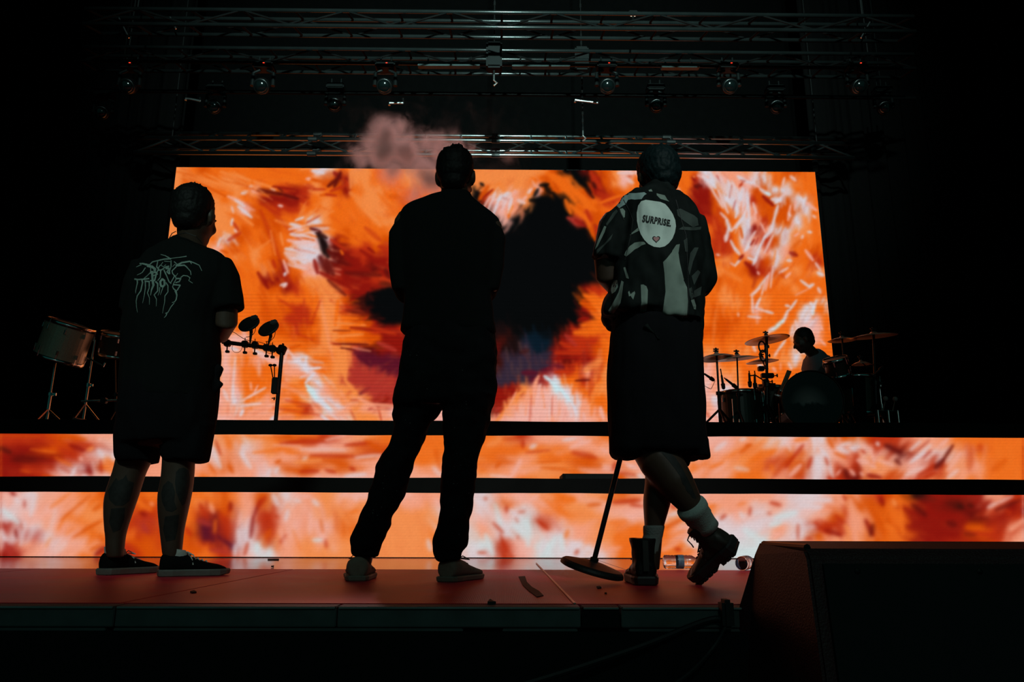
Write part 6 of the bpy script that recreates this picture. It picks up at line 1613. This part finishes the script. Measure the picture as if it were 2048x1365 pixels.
# percussion rack in front of the flame picture
def perc():
    Y = 6.9
    top = at(564, 702, Y); foot = at(551, 846, Y); foot.z = ZU
    t = thing('percussion_rack', 'black percussion rack bar on a pole, silhouetted right of the left person', 'rack', foot)
    bm = new(); bar(bm, foot, top, 0.018, 14); obj('pole', bm, M_BLACKM, t)
    bm = new(); lathe(bm, [(0.03, -0.03), (0.042, -0.03), (0.042, 0.035), (0.03, 0.035)], at(563, 701, Y), (0.2, 0.4, 1), 16); box(bm, at(566, 693, Y), (0.012, 0.03, 0.05)); obj('joint', bm, M_BLACKM, t)
    bm = new(); bar(bm, at(444, 684, Y - 0.12), at(562, 700, Y), 0.0185, 14); obj('cross_bar', bm, M_BLACKM, t)
    bm = new(); lathe(bm, [(0.12, 0), (0.13, 0.006), (0.13, 0.012), (0.03, 0.016)], foot, (0, 0, 1), 24); obj('foot_plate', bm, M_BLACKM, t)
    for i, (x, y) in enumerate(((455, 687), (490, 689), (510, 691), (533, 696), (545, 698))):
        bm = new(); c = at(x, y, Y - 0.08); box(bm, c, (0.055, 0.06, 0.06), bev=0.008); bar(bm, c + Vector((0, 0, -0.02)), c + Vector((0.005, -0.01, -0.075)), 0.006, 6); box(bm, c + Vector((0.01, -0.01, -0.08)), (0.035, 0.03, 0.022), bev=0.004); bar(bm, c, c + Vector((-0.004, 0, 0.06)), 0.004, 6)
        obj('clamp', bm, M_BLACKM, t)
    for i, (x, y, x2, y2, lab) in enumerate(((498, 648, 500, 688, 'left black round drum pad tilted on the percussion rack'), (537, 657, 535, 694, 'right black round drum pad tilted on the percussion rack'))):
        c = at(x, y, Y - 0.04)
        q = thing('drum_pad', lab, 'drum pad', c, 'round pads on the percussion rack')
        ax = Vector((-0.20, -0.60, 0.70)).normalized() if i == 0 else Vector((-0.26, -0.60, 0.70)).normalized()
        ax = Vector((-0.22 - 0.08 * i, -0.88, 0.60)).normalized()
        bm = new(); lathe(bm, [(0.085, -0.014), (0.098, -0.010), (0.100, 0.004), (0.094, 0.010), (0.02, 0.013)], c, ax, 32); obj('disc', bm, M_RUB, q)
        bm = new(); box(bm, c + Vector((0.045, 0, 0.055)), (0.06, 0.05, 0.045), Matrix.Rotation(R(-15), 3, 'Y'), 0.008); obj('sensor_box', bm, M_RUB, q)
        bm = new(); b0 = at(x2, y2, Y - 0.04); tube(bm, [b0, c + Vector((0.02, 0.02, -0.075)), c + Vector((0.012, 0.01, -0.01))], [0.007, 0.016, 0.02], 8); obj('mount_arm', bm, M_BLACKM, q)
        bm = new(); tube(bm, smooth_path([c + Vector((0.06, 0, 0.02)), c + Vector((0.065, -0.01, -0.07)), c + Vector((0.035, -0.02, -0.12)), c + Vector((-0.01, -0.02, -0.13))], 5), 0.003, 6); obj('cable', bm, M_RUB, q)
    bm = new(); tube(bm, smooth_path([at(430, 672, Y), at(462, 664, Y), at(478, 672, Y), at(492, 680, Y), at(515, 684, Y), at(530, 688, Y)], 6), 0.003, 6)
    tag(obj('cable', bm, M_RUB), 'thin cable arching over the percussion rack bar to the left person', 'cable')
    for i, (x, y) in enumerate(((474, 700), (541, 702))):
        bm = new(); c = at(x, y - 4, Y - 0.1); tube(bm, [c + Vector((0.045 * math.cos(a), 0, 0.045 * math.sin(a) + 0.0)) for a in [2 * PI * k / 20 for k in range(21)]], 0.002, 6)
        tag(obj('cable_loop', bm, M_RUB), ('thin round cable loop hanging under the left of the rack bar', 'thin round cable loop hanging under the right of the rack bar')[i], 'cable')
    # mallet holder
    c = at(551, 772, Y - 0.03)
    q = thing('mallet_holder', 'black mallet pouch clamped to the percussion rack pole', 'holder', c)
    bm = new(); box(bm, c + Vector((-0.005, 0, 0)), (0.055, 0.05, 0.15), bev=0.008); obj('pouch', bm, M_RUB, q)
    bm = new(); tube(bm, [at(549, 795, Y - 0.03), at(548, 801, Y - 0.03)], 0.006, 6); box(bm, at(547, 797, Y - 0.03), (0.03, 0.012, 0.008)); obj('wing_screw', bm, M_BLACKM, q)
    for i, (x0_, x1_) in enumerate(((541, 547), (549, 549))):
        a, b_ = at(x0_, 731, Y - 0.03), at(x1_, 762, Y - 0.03)
        m_ = thing('mallet', ('left mallet with round head standing in the pouch', 'right mallet with round head standing in the pouch')[i], 'mallet', b_, 'mallets in the pouch')
        bm = new(); bar(bm, b_, a, 0.005, 8); obj('shaft', bm, M_BLACKM, m_)
        bm = new(); ell(bm, a, (0.019, 0.019, 0.013), None, 14, 10); obj('mallet_head', bm, M_RUB, m_)
perc()

# drummer
def drummer():
    Y = 7.25
    t = thing('person', 'drummer in grey-blue T-shirt seated behind the drum kit, head bowed', 'person', at(1640, 846, Y + 0.1))
    bm = new()
    hc = at(1607, 683, Y - 0.05)
    s = 0.98
    Rm, P = head_geo(bm, hc, yaw=-82, pitch=22, s=s)
    tube(bm, [hc + Vector((0.025, 0.01, -0.05)), at(1624, 706, Y), at(1634, 722, Y + 0.02)], [0.054, 0.056, 0.08], 14, True, True)
    tor = [(706, 1622, 1638, 0.06), (716, 1616, 1650, 0.11), (730, 1611, 1656, 0.15), (750, 1610, 1656, 0.16), (775, 1612, 1658, 0.15), (810, 1612, 1664, 0.16), (835, 1612, 1668, 0.16)]
    ploft(bm, smooth_rows(tor), Y + 0.06, 0.012)
    # arms
    rA = [at(1652, 722, Y + 0.02), at(1664, 748, Y - 0.04), at(1668, 762, Y - 0.10), at(1650, 760, Y - 0.28), at(1636, 764, Y - 0.36)]
    lA = [at(1618, 722, Y + 0.14), at(1614, 752, Y + 0.10), at(1612, 764, Y + 0.0), at(1606, 756, Y - 0.22), at(1604, 758, Y - 0.30)]
    for a in (rA, lA): tube(bm, a, [0.052, 0.046, 0.040, 0.032, 0.026], 12, True, True)
    hand_geo(bm, rA[-1], (-0.6, -0.7, -0.1), (0, 0, 1), 1, 0.95, 1.2); hand_geo(bm, lA[-1], (-0.4, -0.8, 0), (0, 0, 1), -1, 0.95, 1.2)
    for sx in (-1, 1):
        hip = at(1640 + sx * 12, 830, Y + 0.05); hip.z = ZU + 0.47
        kn = hip + Vector((sx * 0.18, -0.36, 0.02)); an = Vector((kn.x, kn.y + 0.05, ZU + 0.09))
        tube(bm, [hip, kn, an], [0.085, 0.058, 0.040], 14, True, True)
        ell(bm, an + Vector((0, -0.07, -0.05)), (0.045, 0.13, 0.04), None, 14, 10)
    body = solid('body', bm, M_SKIND, t, 0.009, 2)
    bm = new(); hair_geo(bm, P, Rm, s * 1.02, 60, 0.013, 9)
    solid('hair', bm, M_HAIR, t, 0.007, 1, [(0.002, (80, 80, 80), 1)])
    bm = new()
    tor2 = [(700, 1622, 1636, 0.065), (706, 1617, 1645, 0.09), (715, 1612, 1652, 0.125), (730, 1608, 1660, 0.165), (750, 1607, 1660, 0.175), (775, 1609, 1661, 0.165), (810, 1610, 1667, 0.17), (822, 1610, 1668, 0.17)]
    ploft(bm, smooth_rows(tor2), Y + 0.06)
    tube(bm, [at(1648, 718, Y + 0.02), at(1655, 732, Y - 0.01), at(1660, 744, Y - 0.04)], [0.066, 0.068, 0.066], 16)
    tube(bm, [at(1620, 722, Y + 0.14), at(1616, 742, Y + 0.12)], [0.064, 0.066], 16)
    solid('t_shirt', bm, mat('grey_blue_cotton', (0.16, 0.20, 0.24), 0.95, 0, 0.15, 90), t, 0.009, 2, [(0.008, (9, 9, 5), 3)])
    bm = new()
    for sx in (-1, 1):
        hip = at(1640 + sx * 12, 830, Y + 0.05); hip.z = ZU + 0.47
        kn = hip + Vector((sx * 0.18, -0.36, 0.02)); an = Vector((kn.x, kn.y + 0.05, ZU + 0.12))
        tube(bm, [hip + Vector((0, 0.05, 0)), hip, kn, an], [0.09, 0.10, 0.072, 0.055], 14, True, True)
    solid('trousers', bm, M_SHORT, t, 0.010, 2)
    s0 = at(1640, 840, Y + 0.12)
    q = thing('drum_stool', 'round black stool under the drummer', 'stool', (s0.x, s0.y, ZU))
    bm = new(); lathe(bm, [(0.14, 0.33), (0.165, 0.34), (0.165, 0.385), (0.14, 0.39)], (s0.x, s0.y, ZU), (0, 0, 1), 24); obj('seat', bm, M_RUB, q)
    bm = new(); bar(bm, (s0.x, s0.y, ZU + 0.05), (s0.x, s0.y, ZU + 0.34), 0.016); obj('post', bm, M_BLACKM, q)
    for k in range(3):
        a = 2 * PI * k / 3
        bm = new(); bar(bm, (s0.x, s0.y, ZU + 0.16), (s0.x + 0.2 * math.cos(a), s0.y + 0.2 * math.sin(a), ZU + 0.01), 0.010); obj('leg', bm, M_BLACKM, q)
drummer()
# ------------------------------------------------------------------ rigging over the stage
M_TR = mat('aluminium_truss', (0.30, 0.33, 0.33), 0.30, 1.0, 0.25, 6)
M_TRD = mat('black_truss_paint', (0.010, 0.012, 0.012), 0.22, 0.0, 0.5, 5, 0, Specular_IOR_Level=0.45)
def truss(label, chords, x0, x1, step, m, r=0.024, sections=(), detail=True, phase=0):
    """chords: list of (y_left, y_right, Y) photo rows measured at x0 and x1"""
    P0 = [at(x0, c[0], c[2]) for c in chords]; P1 = [at(x1, c[1], c[2]) for c in chords]
    for a, b_ in zip(P0, P1): 
        z = (a.z + b_.z) / 2; a.z = b_.z = z
    xa = max(p.x for p in P0); xb = min(p.x for p in P1)
    for a, b_ in zip(P0, P1): a.x, b_.x = xa, xb
    t = thing('truss', label, 'truss', P0[0])
    n = max(1, round((xb - xa) / step))
    for a, b_ in zip(P0, P1):
        bm = new(); bar(bm, a, b_, r, 12); obj('chord', bm, m, t, True)
    q = lambda k, i: P0[k].lerp(P1[k], i / n)
    if detail:
        for i in range(n + 1):
            for k, l in ((0, 1), (2, 3)):
                bm = new(); bar(bm, q(k, i), q(l, i), r * 0.62, 8); obj('rung', bm, m, t, True)
        for i in range(n):
            j, k_ = (i, i + 1) if i % 2 else (i + 1, i)
            bm = new(); bar(bm, q(0, j), q(2, k_), r * 0.5, 6); obj('diagonal', bm, M_BLACK, t, True)
            bm = new(); bar(bm, q(1, k_), q(3, j), r * 0.5, 6); obj('diagonal', bm, M_BLACK, t, True)
        for s_ in sections:
            i = s_ * n
            bm = new()
            for k in range(4):
                c = q(k, i); tube(bm, [c - Vector((0.05, 0, 0)), c + Vector((0.05, 0, 0))], r * 1.35, 10)
            obj('coupler', bm, M_BLACKM, t)['kind'] = 'stuff'
    else:
        bm = new()
        for i in range(n + 1):
            bar(bm, q(0, i), q(1, i), r * 0.6, 6); bar(bm, q(2, i), q(3, i), r * 0.6, 6)
        for i in range(n):
            j, k_ = (i, i + 1) if i % 2 else (i + 1, i)
            bar(bm, q(0, j), q(2, k_), r * 0.5, 6); bar(bm, q(1, k_), q(3, j), r * 0.5, 6)
        obj('lacing', bm, mat('lacing_black', (0.003, 0.003, 0.003), 0.8, 0, 0.2, 10, 0, Specular_IOR_Level=0.1), t)['kind'] = 'stuff'
    return t, q, n
T1, q1, n1 = truss('bright aluminium box truss directly above the video wall', [(276, 287, 8.4), (267, 278, 8.62), (305, 316, 8.4), (297, 307, 8.62)], 268, 1708, 0.432, M_TR, 0.024, (0.245, 0.5, 0.745))
T2, q2, n2 = truss('topmost dark truss crossing the picture near its upper edge', [(24, 26, 6.4), (42, 44, 6.72), (54, 56, 6.4), (74, 76, 6.72)], 165, 1830, 0.5, M_TRD, 0.020, (), False)
T3, q3, n3 = truss('dark truss carrying the upper row of moving lights', [(100, 102, 7.3), (118, 120, 7.6), (128, 130, 7.3), (147, 149, 7.6)], 160, 1830, 0.5, M_TRD, 0.020, (), False)

def dropper(p, lab):
    bm = new(); bar(bm, p, Vector((p.x, p.y, 9.552)), 0.007, 6)
    tag(obj('steel_wire', bm, M_BLACKM), lab, 'wire', 'suspension wires of the rig')
for tt, qq, nn, nm in ((T1, q1, n1, 'bright'), (T2, q2, n2, 'topmost'), (T3, q3, n3, 'light-carrying')):
    for s_, sd in ((0.06, 'left'), (0.94, 'right')):
        dropper(qq(0, round(s_ * nn)), 'thin black suspension wire at the %s end of the %s truss' % (sd, nm))
# light bars hung under the second truss
for i, (x0, x1, y, lab) in enumerate(((836, 960, 131, 'long slim light bar left of the centre line under the dark truss'), (1024, 1140, 132, 'long slim light bar right of the centre line under the dark truss'), (1322, 1398, 134, 'short slim light bar between two upper moving lights'))):
    a, b_ = at(x0, y, 7.2), at(x1, y, 7.2)
    t = thing('light_bar', lab, 'light', a, 'light bars under the dark truss')
    bm = new(); box(bm, (a + b_) / 2 + Vector((0, 0, 0)), ((b_ - a).length, 0.07, 0.045), Matrix.Rotation(math.atan2(b_.z - a.z, b_.x - a.x) * -1, 3, 'Y'), 0.006); obj('housing', bm, mat('grey_bar_paint', (0.04, 0.065, 0.065), 0.5, 0.3), t)
    bm = new()
    for s_ in (0.15, 0.85):
        c = a.lerp(b_, s_); bar(bm, c, c + Vector((0, 0.1, 0.16)), 0.010, 6)
    obj('brackets', bm, M_BLACKM, t)['kind'] = 'stuff'
# hoist chains
for x, y0, y1, Y, lab in ((988, -40, 150, 6.9, 'thin vertical hoist chain at the centre of the rig'), (1166, 20, 262, 7.9, 'thin vertical hoist chain right of centre reaching the bright truss')):
    a, b_ = at(x, y1, Y), at(x, y1, Y); b_.z = 9.5
    bm = new()
    n = int((b_.z - a.z) / 0.10)
    bar(bm, a, b_, 0.006, 6)
    for i in range(n):
        c = a + Vector((0, 0, i * 0.10)); tube(bm, [c, c + Vector((0, 0, 0.05))], 0.011, 6)
    tag(obj('hoist_chain', bm, M_BLACKM), lab, 'chain')
    bm = new(); c = a + Vector((0, 0, 0)); tube(bm, [c, c + Vector((0, 0, -0.06)), c + Vector((0.03, 0, -0.09)), c + Vector((0, 0, -0.12))], 0.010, 8)
    h = thing('hoist', lab.replace('thin vertical hoist chain', 'chain hoist body with hook'), 'hoist', c)
    obj('hook', bm, M_ALU, h); bm = new(); box(bm, c + Vector((0, 0, 0.9 if x > 1000 else 0.2)), (0.16, 0.14, 0.30), bev=0.02); obj('motor', bm, M_BLACK, h)

# moving head lights
M_LENS = mat('dark_glass_lens', (0.003, 0.005, 0.005), 0.10, 0.0, 0.1, 10, 0, Specular_IOR_Level=0.9)
M_RIG = mat('rig_black_paint', (0.004, 0.005, 0.005), 0.5, 0, 0.2, 10, 0, Specular_IOR_Level=0.12)
M_BLACKM_FLOOR, M_BLACKM = M_BLACKM, M_RIG
M_RED = emit('red_indicator', (1.0, 0.05, 0.02, 1), 1.2)
def moving_head(px, py, Y, s, aim, labels, red=True, second=False):
    c = at(px, py, Y)
    t = thing('moving_head_light', labels, 'light', c, 'moving lights of the lower row' if second else 'moving lights of the upper row')
    d = Vector(aim).normalized()
    up = Vector((0, 0, 1))
    bm = new(); box(bm, c + up * 0.36 * s, (0.34 * s, 0.24 * s, 0.12 * s), bev=0.015); obj('base', bm, M_BLACKM, t)
    for q in (-1, 1):
        bm = new(); tube(bm, [c + Vector((q * 0.06 * s, 0, 0.30 * s)), c + Vector((q * 0.17 * s, 0, 0.24 * s)), c + Vector((q * 0.175 * s, 0, 0.0))], [0.03 * s, 0.032 * s, 0.038 * s], 10); obj('yoke', bm, M_BLACKM, t)
    bm = new(); lathe(bm, [(0.06 * s, -0.20 * s), (0.11 * s, -0.17 * s), (0.135 * s, -0.05 * s), (0.135 * s, 0.10 * s), (0.125 * s, 0.15 * s), (0.112 * s, 0.155 * s)], c, d, 28); obj('head', bm, mat('gloss_black_plastic', (0.005, 0.006, 0.006), 0.3, 0, 0.2, 10, 0, Specular_IOR_Level=0.3), t, True)
    bm = new(); lathe(bm, [(0.112 * s, 0.150 * s), (0.10 * s, 0.172 * s), (0.07 * s, 0.19 * s), (0.035 * s, 0.20 * s), (0.002, 0.203 * s)], c, d, 28); obj('lens', bm, M_LENS, t, True)
    for q in (-1, 1):
        bm = new(); tube(bm, [c + Vector((q * 0.09 * s, 0, 0.42 * s)), c + Vector((q * 0.09 * s, 0, 0.55 * s))], 0.016 * s, 8); obj('hanging_clamp', bm, M_BLACKM, t)
    if red:
        bm = new(); ell(bm, c + Vector((0.03 * s, -0.13 * s, 0.36 * s - 0.42 * s * 0)), (0.012, 0.006, 0.005), None, 8, 6); obj('indicator', bm, M_RED, t)
xs_up = [(258, 'leftmost light of the upper row'), (525, 'second light from left in the upper row'), (770, 'third upper light, just left of centre'), (1214, 'fourth upper light, right of centre'), (1458, 'second light from the right in the upper row'), (1716, 'rightmost light of the upper row')]
for x, l in xs_up:
    moving_head(x, 172, 7.3, 0.62, (0.02 * (1000 - x) / 100, -0.85, -0.55), 'black moving head lamp with glassy front, ' + l)
xs_lo = [(205, 226, 'leftmost of the lower row'), (430, 214, 'second from left in the lower row'), (670, 210, 'third from left in the lower row'), (1312, 212, 'third from the right in the lower row'), (1552, 214, 'second from the right in the lower row'), (1768, 216, 'rightmost of the lower row')]
for x, y, l in xs_lo:
    moving_head(x, y, 8.2, 0.62, (0.035 * (1000 - x) / 100, -0.8, -0.45), 'dim black moving head lamp, ' + l, False, True)
# cross pipes carrying the lower row
a, b_ = at(170, 196, 8.2), at(1830, 196, 8.2); a.z = b_.z
bm = new(); bar(bm, a, b_, 0.024, 10); tag(obj('scaffold_pipe', bm, M_BLACKM), 'black horizontal pipe carrying the lower row of lights', 'pipe')
dropper(a.lerp(b_, 0.04), 'thin black suspension wire at the left end of the pipe')
dropper(a.lerp(b_, 0.96), 'thin black suspension wire at the right end of the pipe')
for x, y, x2, y2, Y, lab in ((779, 206, 806, 206, 7.9, 'short bright bracket hanging just above the smoke'), (1150, 200, 1196, 206, 7.8, 'short bracket crossing the hoist chain'), (372, 196, 400, 202, 7.9, 'small bracket near the second light of the lower row')):
    a, b_ = at(x, y, Y), at(x2, y2, Y)
    bm = new(); tube(bm, [a + Vector((0, 0, -0.03)), a, b_], 0.014, 8); bar(bm, b_, at(x2, 195, 8.2), 0.010, 6); tag(obj('bracket', bm, M_ALU), lab, 'bracket')
for x, y, x2, y2, lab in ((238, 36, 258, 76, 'thin slanted wire glinting at the upper left of the rig'), (340, 34, 352, 58, 'short slanted wire right of the first at upper left'), (1740, 44, 1722, 76, 'slanted wire glinting at the upper right of the rig')):
    bm = new(); bar(bm, at(x, y, 6.6), at(x2, y2, 6.6), 0.007, 6); tag(obj('steel_wire', bm, M_ALU), lab, 'wire')
t = thing('cue_lamp', 'pair of tiny warm lamps glowing high at the top of the rig', 'lamp', at(1266, 31, 6.8))
bm = new(); box(bm, at(1266, 27, 6.82), (0.09, 0.05, 0.05), bev=0.008); obj('housing', bm, M_BLACKM, t)
bm = new(); bar(bm, at(1266, 27, 6.82), at(1266, 42, 6.72), 0.010, 6); obj('hanger', bm, M_BLACKM, t)
for x in (1262.5, 1269.5):
    bm = new(); ell(bm, at(x, 31.5, 6.8), (0.011, 0.008, 0.008), None, 10, 8); obj('bulb', bm, emit('warm_bulb', (1, 0.85, 0.6, 1), 1.0), t)

# ------------------------------------------------------------------ breath of smoke in front of the centre person
def smoke():
    Ys = 3.75
    blobs = [(742, 292, 0.10, 1.0, 0), (775, 270, 0.12, 1.2, 0.03), (800, 255, 0.09, 1.0, 0), (765, 305, 0.12, 1.3, 0), (810, 300, 0.13, 1.2, 0.04), (850, 285, 0.10, 0.9, 0), (880, 300, 0.12, 1.05, 0.05), (718, 312, 0.11, 0.85, 0),
             (790, 335, 0.13, 0.95, 0), (845, 335, 0.14, 0.95, 0.05), (865, 360, 0.15, 1.0, 0), (840, 385, 0.13, 0.75, 0), (915, 292, 0.10, 0.8, 0.05), (950, 300, 0.08, 0.6, 0), (800, 370, 0.11, 0.5, 0), (1020, 315, 0.07, 0.6, 0.1), (985, 325, 0.05, 0.15, 0.1), (900, 262, 0.045, 0.25, 0)]
    a = at(670, 440, Ys); b_ = at(1060, 225, Ys)
    x0, x1 = a.x, b_.x; z0, z1 = a.z, b_.z
    bm = new(); box(bm, ((x0 + x1) / 2, Ys + 0.03, (z0 + z1) / 2), (x1 - x0, 0.42, z1 - z0))
    m = bpy.data.materials.new('smoke_volume'); m.use_nodes = True
    nt = m.node_tree
    for n in list(nt.nodes):
        if n.type != 'OUTPUT_MATERIAL': nt.nodes.remove(n)
    out = nt.nodes['Material Output']
    v = nt.nodes.new('ShaderNodeVolumePrincipled')
    nt.links.new(v.outputs[0], out.inputs['Volume'])
    v.inputs['Color'].default_value = (1.0, 0.86, 0.86, 1)  # white smoke tinted pink: red light of the screens put into its colour
    v.inputs['Anisotropy'].default_value = 0.3
    geo = nt.nodes.new('ShaderNodeNewGeometry')
    nz = nt.nodes.new('ShaderNodeTexNoise'); nz.inputs['Scale'].default_value = 10.0; nz.inputs['Detail'].default_value = 8; nz.inputs['Roughness'].default_value = 0.62; nz.inputs['Distortion'].default_value = 0.6
    nt.links.new(geo.outputs['Position'], nz.inputs['Vector'])
    cur = None
    for (px, py, r, w, dy) in blobs:
        c = at(px, py, Ys + dy)
        d = nt.nodes.new('ShaderNodeVectorMath'); d.operation = 'DISTANCE'
        nt.links.new(geo.outputs['Position'], d.inputs[0]); d.inputs[1].default_value = c
        mr = nt.nodes.new('ShaderNodeMapRange'); mr.inputs[1].default_value = 0; mr.inputs[2].default_value = r * 1.25; mr.inputs[3].default_value = w; mr.inputs[4].default_value = 0
        nt.links.new(d.outputs['Value'], mr.inputs[0])
        if cur is None: cur = mr.outputs[0]
        else:
            mm = nt.nodes.new('ShaderNodeMath'); mm.operation = 'SMOOTH_MAX'; mm.inputs[2].default_value = 0.15
            nt.links.new(cur, mm.inputs[0]); nt.links.new(mr.outputs[0], mm.inputs[1]); cur = mm.outputs[0]
    # density = blob * k - (1-noise) * k2
    s1 = nt.nodes.new('ShaderNodeMath'); s1.operation = 'MULTIPLY_ADD'
    nt.links.new(nz.outputs['Fac'], s1.inputs[0]); s1.inputs[1].default_value = 3.2; s1.inputs[2].default_value = -1.80
    s2 = nt.nodes.new('ShaderNodeMath'); s2.operation = 'ADD'
    nt.links.new(cur, s2.inputs[0]); nt.links.new(s1.outputs[0], s2.inputs[1])
    s3 = nt.nodes.new('ShaderNodeMath'); s3.operation = 'MULTIPLY'; s3.use_clamp = False
    mx = nt.nodes.new('ShaderNodeMath'); mx.operation = 'MAXIMUM'; mx.inputs[1].default_value = 0
    nt.links.new(s2.outputs[0], mx.inputs[0]); nt.links.new(mx.outputs[0], s3.inputs[0])
    # nothing where no blob reaches
    sq = nt.nodes.new('ShaderNodeMath'); sq.operation = 'MULTIPLY'; nt.links.new(cur, sq.inputs[0]); nt.links.new(cur, sq.inputs[1])
    nt.links.new(sq.outputs[0], s3.inputs[1])
    s4 = nt.nodes.new('ShaderNodeMath'); s4.operation = 'MULTIPLY'; s4.inputs[1].default_value = 40.0
    nt.links.new(s3.outputs[0], s4.inputs[0]); nt.links.new(s4.outputs[0], v.inputs['Density'])
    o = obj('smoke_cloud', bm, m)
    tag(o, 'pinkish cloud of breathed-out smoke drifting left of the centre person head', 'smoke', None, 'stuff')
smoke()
